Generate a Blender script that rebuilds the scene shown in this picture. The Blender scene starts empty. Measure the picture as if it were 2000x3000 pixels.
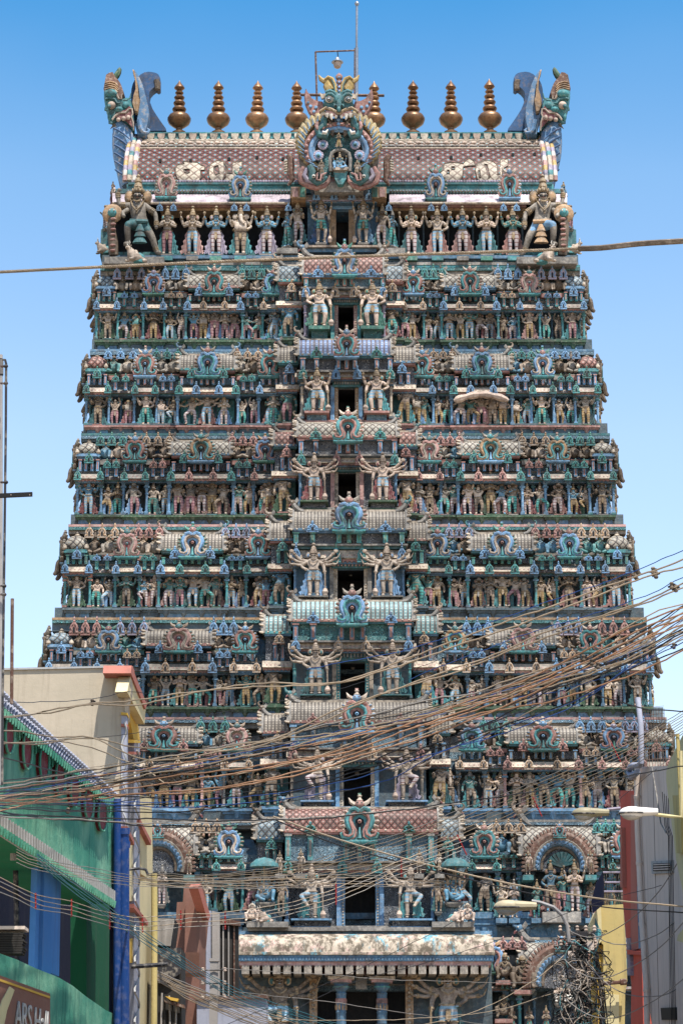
import bpy, math, random
from mathutils import Vector, Matrix
R = math.radians
rnd = random.Random(7)
scene = bpy.context.scene
col = scene.collection

# ---------------------------------------------------------------- camera
F = 7083.0
PITCH = R(15.76)
CAM = Vector((0.0, -100.0, 1.7))
SP, CP = math.sin(PITCH), math.cos(PITCH)
cd = bpy.data.cameras.new('camera')
cam = bpy.data.objects.new('camera', cd)
col.objects.link(cam)
cam.location = CAM
cam.rotation_euler = (math.pi / 2 + PITCH, 0, 0)
cd.sensor_fit = 'VERTICAL'
cd.sensor_height = 36.0
cd.sensor_width = 24.0
cd.lens = 85.0
cd.clip_start = 0.5
cd.clip_end = 6000
scene.camera = cam


def ray(px, py):
    u = (px - 1000.0) / F
    v = (1500.0 - py) / F
    return Vector((u, CP - SP * v, SP + CP * v))


def W(px, py, Y):
    """world point seen at photo pixel (px,py) on the vertical plane y = Y"""
    d = ray(px, py)
    return CAM + d * ((Y - CAM.y) / d.y)


def mpp(px, py, Y):
    d = ray(px, py)
    return (Y - CAM.y) / d.y / F


class Plane:
    """a vertical wall plane through photo pixel (px,py) at depth Y, running along direction (dx,dy)"""
    def __init__(s, px, py, Y, dx=1.0, dy=0.0):
        s.o = W(px, py, Y)
        s.d = Vector((dx, dy, 0)).normalized()
        n = Vector((s.d.y, -s.d.x, 0))
        if n.dot(CAM - s.o) < 0:
            n = -n
        s.n = n

    def pt(s, px, py, off=0.0):
        d = ray(px, py)
        o = s.o + s.n * off
        t = (o - CAM).dot(s.n) / d.dot(s.n)
        return CAM + d * t


# ---------------------------------------------------------------- materials
MATS = {}


def new_mat(name):
    m = bpy.data.materials.new(name)
    m.use_nodes = True
    nt = m.node_tree
    for n in list(nt.nodes):
        nt.nodes.remove(n)
    out = nt.nodes.new('ShaderNodeOutputMaterial')
    b = nt.nodes.new('ShaderNodeBsdfPrincipled')
    nt.links.new(b.outputs[0], out.inputs[0])
    b.inputs['Specular IOR Level'].default_value = .15
    MATS[name] = m
    return m, nt, b


def N(nt, t, **kw):
    n = nt.nodes.new(t)
    for k, v in kw.items():
        setattr(n, k, v)
    return n


def mth(nt, op, a, b=None, c=None, clamp=False):
    n = N(nt, 'ShaderNodeMath', operation=op, use_clamp=clamp)
    for i, x in enumerate((a, b, c)):
        if x is None:
            continue
        if isinstance(x, (int, float)):
            n.inputs[i].default_value = x
        else:
            nt.links.new(x, n.inputs[i])
    return n.outputs[0]


def mixc(nt, fac, a, b):
    n = N(nt, 'ShaderNodeMix', data_type='RGBA')
    for sock, x in ((n.inputs[0], fac), (n.inputs[6], a), (n.inputs[7], b)):
        if isinstance(x, (int, float)):
            sock.default_value = x
        elif isinstance(x, tuple):
            sock.default_value = (x[0], x[1], x[2], 1)
        else:
            nt.links.new(x, sock)
    return n.outputs[2]


def noise(nt, vec, scale, detail=4, rough=.6, stretch=None):
    if stretch:
        mp = N(nt, 'ShaderNodeMapping')
        mp.inputs['Scale'].default_value = stretch
        nt.links.new(vec, mp.inputs[0])
        vec = mp.outputs[0]
    n = N(nt, 'ShaderNodeTexNoise')
    nt.links.new(vec, n.inputs['Vector'])
    n.inputs['Scale'].default_value = scale
    n.inputs['Detail'].default_value = detail
    n.inputs['Roughness'].default_value = rough
    return n.outputs['Fac']


def ramp01(nt, x, a, b):
    n = N(nt, 'ShaderNodeMapRange')
    nt.links.new(x, n.inputs[0])
    n.inputs[1].default_value = a
    n.inputs[2].default_value = b
    return n.outputs[0]


def weather(nt, b, colr, dirt, wear, scale, vary, bump, dcol=(.055, .046, .04), wcol=(.46, .40, .32), fine=1.0):
    g = N(nt, 'ShaderNodeNewGeometry')
    pos = g.outputs['Position']
    n1 = noise(nt, pos, scale, 6, .7)
    st = noise(nt, pos, 1.0, 4, .6, (6, 6, .7))
    n2 = noise(nt, pos, scale * 5, 3, .6)
    n0 = noise(nt, pos, .22, 3, .6)
    c = colr
    if wear:
        c = mixc(nt, mth(nt, 'MULTIPLY', ramp01(nt, n2, .50, .64), wear), c, wcol)
    if dirt:
        d = mth(nt, 'MAXIMUM', ramp01(nt, n1, .48, .66), mth(nt, 'MULTIPLY', ramp01(nt, st, .52, .74), .85))
        d = mth(nt, 'MAXIMUM', d, mth(nt, 'MULTIPLY', ramp01(nt, n2, .45, .36), .55))
        c = mixc(nt, mth(nt, 'MULTIPLY', d, dirt), c, dcol)
    if vary:
        oi = N(nt, 'ShaderNodeObjectInfo')
        hs = N(nt, 'ShaderNodeHueSaturation')
        if isinstance(c, tuple):
            hs.inputs['Color'].default_value = (c[0], c[1], c[2], 1)
        else:
            nt.links.new(c, hs.inputs['Color'])
        val = mth(nt, 'MULTIPLY_ADD', oi.outputs['Random'], vary, 1 - vary / 2)
        nt.links.new(mth(nt, 'MULTIPLY', val, mth(nt, 'MULTIPLY_ADD', ramp01(nt, n0, .36, .62), .45, .68)), hs.inputs['Value'])
        hs.inputs['Saturation'].default_value = .86
        c = hs.outputs[0]
    if isinstance(c, tuple):
        b.inputs['Base Color'].default_value = (c[0], c[1], c[2], 1)
    else:
        nt.links.new(c, b.inputs['Base Color'])
    if bump:
        bp = N(nt, 'ShaderNodeBump')
        bp.inputs['Strength'].default_value = bump
        bp.inputs['Distance'].default_value = .03
        nt.links.new(n2, bp.inputs['Height'])
        nt.links.new(bp.outputs[0], b.inputs['Normal'])


def paint(name, c, dirt=.75, wear=.35, scale=1.6, rough=.62, vary=.25, bump=.5, metal=0, **kw):
    m, nt, b = new_mat(name)
    b.inputs['Roughness'].default_value = rough
    b.inputs['Metallic'].default_value = metal
    weather(nt, b, (c[0] * .92, c[1] * .90, c[2] * .87), dirt, wear, scale, vary, bump, **kw)
    return m


def striped(name, c, c2, freq, duty=.25):
    """cloth in horizontal folds: bands along the object's own height"""
    m, nt, b = new_mat(name)
    b.inputs['Roughness'].default_value = .65
    tc = N(nt, 'ShaderNodeTexCoord')
    sp = N(nt, 'ShaderNodeSeparateXYZ')
    nt.links.new(tc.outputs['Object'], sp.inputs[0])
    f = mth(nt, 'FRACT', mth(nt, 'MULTIPLY', sp.outputs[2], freq))
    s = mth(nt, 'LESS_THAN', f, duty)
    weather(nt, b, mixc(nt, s, tuple(x * .8 for x in c), tuple(x * .7 for x in c2)), .7, .3, 1.6, .2, .4)
    return m


def lattice(name, base, line, dot, p=.3, dot2=None, fade=None, bead=False, relief=.3, grime=.7):
    """roof of small tiles laid in a diamond lattice; UV is in metres"""
    m, nt, b = new_mat(name)
    b.inputs['Roughness'].default_value = .5
    tc = N(nt, 'ShaderNodeTexCoord')
    sp = N(nt, 'ShaderNodeSeparateXYZ')
    nt.links.new(tc.outputs['UV'], sp.inputs[0])
    u, v = sp.outputs[0], sp.outputs[1]
    if bead:
        a = mth(nt, 'FRACT', mth(nt, 'DIVIDE', u, p))
        c = mth(nt, 'FRACT', mth(nt, 'DIVIDE', v, p * .62))
    else:
        a = mth(nt, 'FRACT', mth(nt, 'DIVIDE', mth(nt, 'ADD', u, v), p))
        c = mth(nt, 'FRACT', mth(nt, 'DIVIDE', mth(nt, 'SUBTRACT', u, v), p))
    da = mth(nt, 'ABSOLUTE', mth(nt, 'SUBTRACT', a, .5))
    dc = mth(nt, 'ABSOLUTE', mth(nt, 'SUBTRACT', c, .5))
    if bead:
        ln = mth(nt, 'MAXIMUM', mth(nt, 'GREATER_THAN', da, .34), mth(nt, 'GREATER_THAN', dc, .44))
    else:
        ln = mth(nt, 'GREATER_THAN', mth(nt, 'MAXIMUM', da, dc), .385)
    r = mth(nt, 'SQRT', mth(nt, 'ADD', mth(nt, 'MULTIPLY', da, da), mth(nt, 'MULTIPLY', dc, dc)))
    cc = base
    if fade:
        g = N(nt, 'ShaderNodeNewGeometry')
        nn = noise(nt, g.outputs['Position'], 1.2)
        cc = mixc(nt, ramp01(nt, mth(nt, 'MULTIPLY_ADD', nn, .8, v), fade[0], fade[1]), base, fade[2])
    if dot2:
        cc = mixc(nt, mth(nt, 'COMPARE', r, .30, .05), cc, dot2)
    cc = mixc(nt, mth(nt, 'LESS_THAN', r, .16), cc, dot)
    cc = mixc(nt, ln, cc, line)
    weather(nt, b, cc, grime, .10, 1.4, .15, 0)
    bp = N(nt, 'ShaderNodeBump')
    bp.inputs['Strength'].default_value = relief
    bp.inputs['Distance'].default_value = .04
    h = mth(nt, 'SUBTRACT', 1.0, mth(nt, 'MULTIPLY', r, 1.2))
    nt.links.new(mth(nt, 'MULTIPLY', h, mth(nt, 'SUBTRACT', 1.0, ln)), bp.inputs['Height'])
    nt.links.new(bp.outputs[0], b.inputs['Normal'])
    return m


def frieze(name, base, curl, scale=7):
    """carved panel: curling foliage relief picked out in paint"""
    m, nt, b = new_mat(name)
    b.inputs['Roughness'].default_value = .7
    g = N(nt, 'ShaderNodeNewGeometry')
    w = N(nt, 'ShaderNodeTexVoronoi', feature='F1')
    w.inputs['Scale'].default_value = scale
    nt.links.new(g.outputs['Position'], w.inputs['Vector'])
    s = mth(nt, 'SINE', mth(nt, 'MULTIPLY', w.outputs['Distance'], 26.0))
    k = ramp01(nt, s, .15, .6)
    weather(nt, b, mixc(nt, k, base, curl), .6, .2, 2.0, .1, 0)
    bp = N(nt, 'ShaderNodeBump')
    bp.inputs['Strength'].default_value = .7
    bp.inputs['Distance'].default_value = .04
    nt.links.new(s, bp.inputs['Height'])
    nt.links.new(bp.outputs[0], b.inputs['Normal'])
    return m


P = {}
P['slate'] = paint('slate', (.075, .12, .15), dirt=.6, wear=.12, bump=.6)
P['deep'] = paint('deep', (.012, .014, .018), dirt=.3, wear=0)  # near-black; also stands in for the shade inside doorways and recesses
P['teal'] = paint('teal', (.035, .25, .28), wear=.22)
P['teald'] = paint('teald', (.03, .15, .17), wear=.15)
P['blue'] = paint('blue', (.09, .26, .46), wear=.25)
P['blued'] = paint('blued', (.055, .16, .27), wear=.2)
P['green'] = paint('green', (.04, .10, .055), wear=.2)
P['greenl'] = paint('greenl', (.04, .19, .15), wear=.25)
P['rose'] = paint('rose', (.30, .13, .11), wear=.3)
P['pink'] = paint('pink', (.40, .21, .19))
P['grey'] = paint('grey', (.21, .20, .185), dirt=.8)
P['cream'] = paint('cream', (.44, .36, .27), dirt=.9, wear=.4, scale=2.6)
P['white'] = paint('white', (.60, .56, .50), dirt=.5)
P['ochre'] = paint('ochre', (.36, .21, .09), dirt=.8)
P['lilac'] = paint('lilac', (.30, .26, .36))
P['lilacp'] = paint('lilacp', (.46, .38, .44), dirt=.7)
P['tan'] = paint('tan', (.28, .21, .155), dirt=.85, wear=.35, dcol=(.04, .03, .024))
P['tan2'] = paint('tan2', (.42, .34, .27), dirt=.85, wear=.35, dcol=(.05, .038, .03))
P['umber'] = paint('umber', (.13, .095, .065), dirt=.7, wear=.35, dcol=(.03, .025, .02), wcol=(.32, .26, .2))
P['ash'] = paint('ash', (.24, .21, .175), dirt=.8, wear=.35, dcol=(.04, .035, .03), wcol=(.4, .34, .27))
P['skinb'] = paint('skinb', (.05, .21, .34), wear=.25)
P['sking'] = paint('sking', (.035, .17, .17), wear=.25)
P['skinp'] = paint('skinp', (.50, .37, .29), dirt=.7)
P['gold'] = paint('gold', (.24, .165, .08), dirt=.85)
P['yellow'] = paint('yellow', (.42, .28, .06), dirt=.65)
P['wine'] = paint('wine', (.20, .05, .055), dirt=.6)
P['brown'] = paint('brown', (.15, .07, .045))
P['black'] = paint('black', (.012, .012, .012), dirt=0, wear=0, vary=0, bump=0)
P['deepblue'] = paint('deepblue', (.012, .085, .23), dirt=.55, wear=.3, scale=.9, bump=.2, wcol=(.26, .18, .12))
P['skyblue'] = paint('skyblue', (.10, .26, .48), dirt=.7, wear=.3)
P['bodyblue'] = paint('bodyblue', (.08, .22, .42), dirt=.4, wear=.6, scale=.8, bump=.2, wcol=(.5, .42, .34))
P['brass'] = paint('brass', (.27, .135, .055), dirt=.6, wear=.2, rough=.38, metal=.55, bump=.15, dcol=(.07, .035, .02), wcol=(.42, .24, .10))
P['leg_y'] = striped('leg_y', (.40, .26, .08), (.22, .10, .05), 16)
P['leg_w'] = striped('leg_w', (.50, .42, .42), (.24, .10, .10), 13)
P['leg_b'] = striped('leg_b', (.20, .42, .58), (.55, .52, .50), 15, .4)
P['leg_t'] = striped('leg_t', (.03, .36, .32), (.01, .10, .10), 15)
P['leg_p'] = striped('leg_p', (.40, .18, .20), (.22, .06, .09), 14)
P['leg_s'] = striped('leg_s', (.28, .20, .13), (.12, .08, .06), 12)
P['fr_blue'] = frieze('fr_blue', (.05, .12, .18), (.22, .38, .48))
P['fr_dark'] = frieze('fr_dark', (.04, .055, .08), (.30, .31, .33))
P['fr_teal'] = frieze('fr_teal', (.03, .11, .13), (.10, .36, .36))
P['lat_red'] = lattice('lat_red', (.115, .017, .010), (.010, .005, .004), (.05, .24, .27), .50, grime=.2, fade=(3.0, 4.3, (.42, .33, .24)), relief=.6)
P['lat_pale'] = lattice('lat_pale', (.30, .26, .20), (.05, .042, .04), (.25, .27, .25), .30)
P['lat_rust'] = lattice('lat_rust', (.22, .08, .06), (.04, .02, .016), (.34, .26, .22), .28)
P['lat_blue'] = lattice('lat_blue', (.17, .25, .30), (.05, .05, .05), (.34, .32, .27), .30)
P['bead_tan'] = lattice('bead_tan', (.25, .215, .17), (.07, .06, .055), (.36, .32, .26), .15, bead=True)
P['bead_blue'] = lattice('bead_blue', (.10, .22, .46), (.12, .08, .08), (.40, .40, .45), .20, bead=True)
P['bead_teal'] = lattice('bead_teal', (.14, .32, .34), (.10, .07, .06), (.45, .40, .32), .20, bead=True)
P['stone'] = paint('stone', (.55, .48, .38), dirt=.9, wear=.5, scale=2.2, dcol=(.07, .055, .04))


# ---------------------------------------------------------------- mesh builder
class MB:
    def __init__(s):
        s.v, s.f, s.m = [], [], []

    def add(s, vs, fs, mat=0, xf=None):
        o = len(s.v)
        if xf is not None:
            vs = [xf @ Vector(v) for v in vs]
        s.v.extend([tuple(v) for v in vs])
        if isinstance(mat, int):
            s.m.extend([mat] * len(fs))
        else:
            s.m.extend(mat)
        s.f.extend([tuple(i + o for i in f) for f in fs])
        return s

    def merge(s, other, xf=None, dm=0):
        return s.add(other.v, other.f, [i + dm for i in other.m], xf)

    def box(s, c, d, mat=0, top=1.0, topy=None, xf=None):
        x, y, z = c
        a, b, h = d[0] / 2, d[1] / 2, d[2] / 2
        ty = top if topy is None else topy
        v = [(x - a, y - b, z - h), (x + a, y - b, z - h), (x + a, y + b, z - h), (x - a, y + b, z - h),
             (x - a * top, y - b * ty, z + h), (x + a * top, y - b * ty, z + h), (x + a * top, y + b * ty, z + h), (x - a * top, y + b * ty, z + h)]
        return s.add(v, [(0, 3, 2, 1), (4, 5, 6, 7), (0, 1, 5, 4), (1, 2, 6, 5), (2, 3, 7, 6), (3, 0, 4, 7)], mat, xf)

    def bx(s, x0, x1, y0, y1, z0, z1, mat=0):
        return s.box(((x0 + x1) / 2, (y0 + y1) / 2, (z0 + z1) / 2), (abs(x1 - x0), abs(y1 - y0), abs(z1 - z0)), mat)

    def ell(s, c, r, mat=0, nu=10, nv=6, xf=None):
        v, f = [], []
        for j in range(1, nv):
            t = math.pi * j / nv
            for i in range(nu):
                a = 2 * math.pi * i / nu
                v.append((c[0] + r[0] * math.sin(t) * math.cos(a), c[1] + r[1] * math.sin(t) * math.sin(a), c[2] + r[2] * math.cos(t)))
        v.append((c[0], c[1], c[2] + r[2]))
        v.append((c[0], c[1], c[2] - r[2]))
        T, B = len(v) - 2, len(v) - 1
        for j in range(nv - 2):
            for i in range(nu):
                f.append((j * nu + i, (j + 1) * nu + i, (j + 1) * nu + (i + 1) % nu, j * nu + (i + 1) % nu))
        for i in range(nu):
            f.append((T, i, (i + 1) % nu))
            f.append((B, (nv - 2) * nu + (i + 1) % nu, (nv - 2) * nu + i))
        return s.add(v, f, mat, xf)

    def lathe(s, prof, c=(0, 0, 0), mat=0, n=12, sq=(1, 1), xf=None, rot=0):
        v, f = [], []
        for (r, z) in prof:
            for i in range(n):
                a = 2 * math.pi * i / n + rot
                v.append((c[0] + r * sq[0] * math.cos(a), c[1] + r * sq[1] * math.sin(a), c[2] + z))
        k = len(prof)
        for j in range(k - 1):
            for i in range(n):
                f.append((j * n + i, j * n + (i + 1) % n, (j + 1) * n + (i + 1) % n, (j + 1) * n + i))
        f.append(tuple(reversed(range(n))))
        f.append(tuple(range((k - 1) * n, k * n)))
        return s.add(v, f, mat, xf)

    def tube(s, path, rad, mat=0, n=6, flat=1.0, xf=None, caps=True):
        """flat squashes the section along y"""
        pts = [Vector(p) for p in path]
        k = len(pts)
        if not hasattr(rad, '__len__'):
            rad = [rad] * k
        v, f = [], []
        ref = None
        for i, p in enumerate(pts):
            t = (pts[min(i + 1, k - 1)] - pts[max(i - 1, 0)])
            t.normalize()
            if ref is None:
                ref = Vector((0, 1, 0)) if abs(t.y) < .9 else Vector((1, 0, 0))
            a = t.cross(ref)
            if a.length < 1e-4:
                a = t.cross(Vector((0, 0, 1)))
            a.normalize()
            b = a.cross(t).normalized()
            ref = b
            for q in range(n):
                w = 2 * math.pi * q / n
                o = a * math.cos(w) * rad[i] + b * math.sin(w) * rad[i]
                o.y *= flat
                v.append(p + o)
        for i in range(k - 1):
            for q in range(n):
                f.append((i * n + q, i * n + (q + 1) % n, (i + 1) * n + (q + 1) % n, (i + 1) * n + q))
        if caps:
            f.append(tuple(reversed(range(n))))
            f.append(tuple(range((k - 1) * n, k * n)))
        return s.add(v, f, mat, xf)

    def prism(s, poly, y0, y1, mat=0, xf=None, bulge=0):
        """outline in x,z extruded from y0 (front) to y1; bulge rounds the rim"""
        n = len(poly)
        ar = sum(poly[i][0] * poly[(i + 1) % n][1] - poly[(i + 1) % n][0] * poly[i][1] for i in range(n))
        if ar < 0:
            poly = poly[::-1]
        if bulge:
            cx = sum(p[0] for p in poly) / n
            cz = sum(p[1] for p in poly) / n
            inn = [(cx + (p[0] - cx) * (1 - bulge), cz + (p[1] - cz) * (1 - bulge)) for p in poly]
            d = (y1 - y0) * .3
            v = [(p[0], y0, p[1]) for p in inn] + [(p[0], y0 + d, p[1]) for p in poly] + [(p[0], y1, p[1]) for p in poly]
            f = [tuple(range(n)), tuple(reversed(range(2 * n, 3 * n)))]
            for j in (0, 1):
                for i in range(n):
                    f.append((j * n + i, (j + 1) * n + i, (j + 1) * n + (i + 1) % n, j * n + (i + 1) % n))
            return s.add(v, f, mat, xf)
        v = [(p[0], y0, p[1]) for p in poly] + [(p[0], y1, p[1]) for p in poly]
        f = [tuple(range(n)), tuple(reversed(range(n, 2 * n)))]
        for i in range(n):
            f.append((i, i + n, (i + 1) % n + n, (i + 1) % n))
        return s.add(v, f, mat, xf)

    def wall(s, pl, pts, off, th, mat=0):
        """photo-traced outline on a wall plane, given real thickness"""
        fr = [pl.pt(x, y, off) for x, y in pts]
        bk = [p - pl.n * th for p in fr]
        n = len(pts)
        nrm = Vector((0, 0, 0))
        for i in range(n):
            nrm += fr[i].cross(fr[(i + 1) % n])
        if nrm.dot(pl.n) < 0:
            fr.reverse()
            bk.reverse()
        f = [tuple(range(n)), tuple(reversed(range(n, 2 * n)))]
        for i in range(n):
            f.append((i, i + n, (i + 1) % n + n, (i + 1) % n))
        return s.add(fr + bk, f, mat)

    def mesh(s, name, uv=None, sharp=38):
        me = bpy.data.meshes.new(name)
        me.from_pydata(s.v, [], s.f)
        me.polygons.foreach_set('material_index', s.m)
        me.polygons.foreach_set('use_smooth', [True] * len(s.f))
        if uv:
            l = me.uv_layers.new(name='UVMap')
            for p in me.polygons:
                for li in p.loop_indices:
                    l.data[li].uv = uv(me.vertices[me.loops[li].vertex_index].co)
        me.update()
        try:
            me.set_sharp_from_angle(angle=R(sharp))
        except Exception:
            pass
        return me


def mats_of(names):
    return [P[n] if isinstance(n, str) else n for n in names]


def obj(name, me, parent=None, mats=None, loc=None, rot=None, scale=None):
    if isinstance(me, MB):
        me = me.mesh(name)
    if mats is not None and len(me.materials) == 0:
        for m in mats_of(mats):
            me.materials.append(m)
    o = bpy.data.objects.new(name, me)
    col.objects.link(o)
    if loc is not None:
        o.location = loc
    if rot is not None:
        o.rotation_euler = rot
    if scale is not None:
        o.scale = scale if hasattr(scale, '__len__') else (scale,) * 3
    if parent is not None:
        o.parent = parent
    return o


def recolor(o, names):
    for i, m in enumerate(mats_of(names)):
        if i < len(o.material_slots) and m is not None:
            o.material_slots[i].link = 'OBJECT'
            o.material_slots[i].material = m


def tag(o, label=None, cat=None, group=None, kind=None):
    if label:
        o['label'] = label
    if cat:
        o['category'] = cat
    if group:
        o['group'] = group
    if kind:
        o['kind'] = kind
    return o


def empty(name, loc=(0, 0, 0), rz=0):
    o = bpy.data.objects.new(name, None)
    o.location = loc
    o.rotation_euler = (0, 0, rz)
    o.empty_display_size = .2
    col.objects.link(o)
    return o


def copy_tree(o, parent=None):
    c = o.copy()
    col.objects.link(c)
    c.parent = parent
    for ch in o.children:
        d = copy_tree(ch, c)
    return c


# ---------------------------------------------------------------- figures grown from a skeleton
def skin_body(J, E, sub=1, root='pelvis'):
    names = list(J)
    me = bpy.data.meshes.new('skel')
    me.from_pydata([J[n][0] for n in names], [(names.index(a), names.index(b)) for a, b in E], [])
    o = bpy.data.objects.new('skel', me)
    col.objects.link(o)
    m = o.modifiers.new('skin', 'SKIN')
    m.use_smooth_shade = True
    me.skin_vertices.new() if not me.skin_vertices else None
    sv = me.skin_vertices[0].data
    for i, n in enumerate(names):
        r = J[n][1]
        sv[i].radius = r if hasattr(r, '__len__') else (r, r)
        sv[i].use_root = (n == root)
    s = o.modifiers.new('sub', 'SUBSURF')
    s.levels = sub
    s.render_levels = sub
    dg = bpy.context.evaluated_depsgraph_get()
    ev = o.evaluated_get(dg)
    r = bpy.data.meshes.new_from_object(ev)
    vs = [tuple(v.co) for v in r.vertices]
    fs = [tuple(p.vertices) for p in r.polygons]
    bpy.data.objects.remove(o)
    bpy.data.meshes.remove(r)
    bpy.data.meshes.remove(me)
    return vs, fs


ARMS = {
    'down': [(.135, .0, .53), (.135, -.04, .41)],
    'pray': [(.140, -.03, .545), (.014, -.095, .59)],
    'up': [(.155, .03, .60), (.185, -.005, .735)],
    'bless': [(.135, -.02, .54), (.130, -.10, .61)],
    'hip': [(.170, .0, .54), (.085, -.04, .47)],
    'club': [(.140, -.01, .55), (.155, -.05, .42)],
    'fan1': [(.185, .03, .67), (.285, .0, .79)],
    'fan2': [(.200, .02, .62), (.310, -.01, .69)],
    'fan3': [(.185, .01, .57), (.290, -.03, .58)],
    'over': [(.130, .01, .74), (.090, -.02, .88)],
    'bow': [(.160, -.04, .62), (.240, -.10, .66)],
    'knee': [(.170, -.04, .50), (.120, -.13, .40)],
}
LEGS = {
    'stand': [((.046, 0, .425), .052), ((.050, -.012, .235), .036), ((.050, .004, .05), .024), ((.060, -.055, .018), .022)],
    'sway': [((.055, 0, .430), .056), ((.085, -.03, .245), .036), ((.062, .0, .05), .024), ((.075, -.05, .018), .022)],
    'bent': [((.060, 0, .425), .054), ((.165, -.06, .30), .038), ((.120, .0, .06), .026), ((.150, -.05, .02), .023)],
    'lift': [((.060, -.01, .43), .054), ((.150, -.12, .40), .038), ((.060, -.14, .24), .026), ((.04, -.17, .20), .022)],
    'sit': [((.075, 0, .12), .065), ((.200, -.12, .13), .048), ((.060, -.20, .05), .032), ((.0, -.22, .04), .026)],
    'squat': [((.080, 0, .13), .065), ((.180, -.16, .26), .050), ((.150, -.18, .06), .034), ((.170, -.24, .02), .030)],
}


def figure(larms, rarms, lleg='stand', rleg='stand', fat=1.0, seated=False, sway=0.0, crown='tall', shawl=True, club=None,
           sub=1, ped=True, elephant=False, halo=True, face=False, height=1.0, shorts=False):
    """a temple figure facing -y, feet at z=0, crown at about z=1. Returns dict of part -> MB.
    material slots: 0 skin 1 leg cloth 2 shawl 3 jewellery 4 pedestal 5 dark 6 pale"""
    dz = -.30 if seated else 0.0

    def q(p, s=1):
        return (p[0] * s, p[1], p[2])
    J, E = {}, []
    pz = .45 + dz
    J['pelvis'] = ((0, 0, pz), (.078 * fat, .058 * fat))
    J['belly'] = ((sway * .5, -.012 * fat - (.03 if fat > 1.2 else 0), .525 + dz), (.058 * fat * (1.25 if fat > 1.2 else 1), .050 * fat * (1.3 if fat > 1.2 else 1)))
    J['chest'] = ((sway, -.008, .615 + dz), (.082 * min(fat, 1.25), .058 * min(fat, 1.2)))
    J['neck'] = ((sway * .7, -.002, .690 + dz), .030)
    J['head'] = ((sway * .5, -.014, .742 + dz), (.047, .050))
    J['pate'] = ((sway * .5, -.006, .795 + dz), (.034, .036))
    E += [('pelvis', 'belly'), ('belly', 'chest'), ('chest', 'neck'), ('neck', 'head'), ('head', 'pate')]
    for tag_, s, arms in (('L', 1, larms), ('R', -1, rarms)):
        for i, a in enumerate(arms):
            e, h = ARMS[a]
            k = '%s%d' % (tag_, i)
            sz = .648 - .012 * i + dz
            J['sh' + k] = ((s * (.088 + .006 * i) + sway, .01 * i, sz), .036 - .003 * i)
            J['el' + k] = ((s * e[0] + sway, e[1], e[2] + dz), .027)
            J['ha' + k] = ((s * h[0] + sway, h[1], h[2] + dz), .019)
            hv = Vector(h) - Vector(e)
            hv.normalize()
            J['fi' + k] = ((s * (h[0] + hv.x * .035) + sway, h[1] + hv.y * .035, h[2] + hv.z * .035 + dz), (.022, .014))
            E += [('chest', 'sh' + k), ('sh' + k, 'el' + k), ('el' + k, 'ha' + k), ('ha' + k, 'fi' + k)]
        lg = LEGS[lleg if s > 0 else rleg]
        for nm, (p, r) in zip(('hip', 'knee', 'ank', 'toe'), lg):
            J[nm + tag_] = ((s * p[0], p[1], p[2]), r * (1 + (fat - 1) * .5))
        E += [('pelvis', 'hip' + tag_), ('hip' + tag_, 'knee' + tag_), ('knee' + tag_, 'ank' + tag_), ('ank' + tag_, 'toe' + tag_)]
    vs, fs = skin_body(J, E, sub)
    body = MB()
    mi = []
    top = pz + .015
    for f in fs:
        c = Vector((0, 0, 0))
        for i in f:
            c += Vector(vs[i])
        c /= len(f)
        if seated:
            leg = c.z < .20 and (abs(c.x) > .05 or c.z < .1)
        else:
            leg = (.075 < c.z < top and abs(c.x) < (.112 if lleg not in ('bent', 'lift') and rleg not in ('bent', 'lift') else .2) and c.y > -.2)
            if abs(c.x) > .105 and c.z > .36 and 'lift' not in (lleg, rleg) and 'bent' not in (lleg, rleg):
                leg = False
        if shorts and c.z < .29:
            leg = False
        mi.append(1 if leg else 0)
    body.add(vs, fs, mi)
    hx = sway * .5
    hz = .75 + dz
    out = {'body': body}
    orn = MB()
    # belt, necklaces, armlets
    orn.lathe([(.082 * fat, -.014), (.092 * fat, 0), (.082 * fat, .014)], (0, 0, pz + .03), 3, 12, (1, .78))
    orn.tube([(sway - .065, -.045, .655 + dz), (sway - .04, -.07, .62 + dz), (sway, -.08, .595 + dz), (sway + .04, -.07, .62 + dz), (sway + .065, -.045, .655 + dz)], .009, 3, 5)
    orn.tube([(sway - .035, -.04, .675 + dz), (sway, -.055, .66 + dz), (sway + .035, -.04, .675 + dz)], .009, 3, 5)
    for s, arms, t in ((1, larms, 'L'), (-1, rarms, 'R')):
        for i in range(len(arms)):
            a, b = Vector(J['sh%s%d' % (t, i)][0]), Vector(J['el%s%d' % (t, i)][0])
            c = a.lerp(b, .6)
            d = (b - a).normalized() * .012
            orn.tube([c - d, c + d], .036, 3, 7)
            a, b = Vector(J['el%s%d' % (t, i)][0]), Vector(J['ha%s%d' % (t, i)][0])
            c = a.lerp(b, .86)
            d = (b - a).normalized() * .012
            orn.tube([c - d, c + d], .028, 3, 7)
            if arms[i] == 'up':
                h = Vector(J['fi%s%d' % (t, i)][0])
                orn.tube([h - Vector((0, 0, .01)), h + Vector((0, 0, .05))], .007, 3, 5)
                orn.ell((h.x, h.y, h.z + .06), (.022, .01, .03), 3, 8, 5)
            if arms[i].startswith('fan'):
                h = Vector(J['fi%s%d' % (t, i)][0])
                if i == 0:
                    orn.tube([h + Vector((0, 0, -.10)), h + Vector((0, 0, .09))], .008, 3, 5)
                elif i == 1:
                    orn.ell((h.x, h.y - .01, h.z), (.036, .01, .036), 3, 10, 5)
                else:
                    orn.tube([h, h + Vector((s * .03, 0, .08))], (.012, .004), 3, 5)
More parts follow.
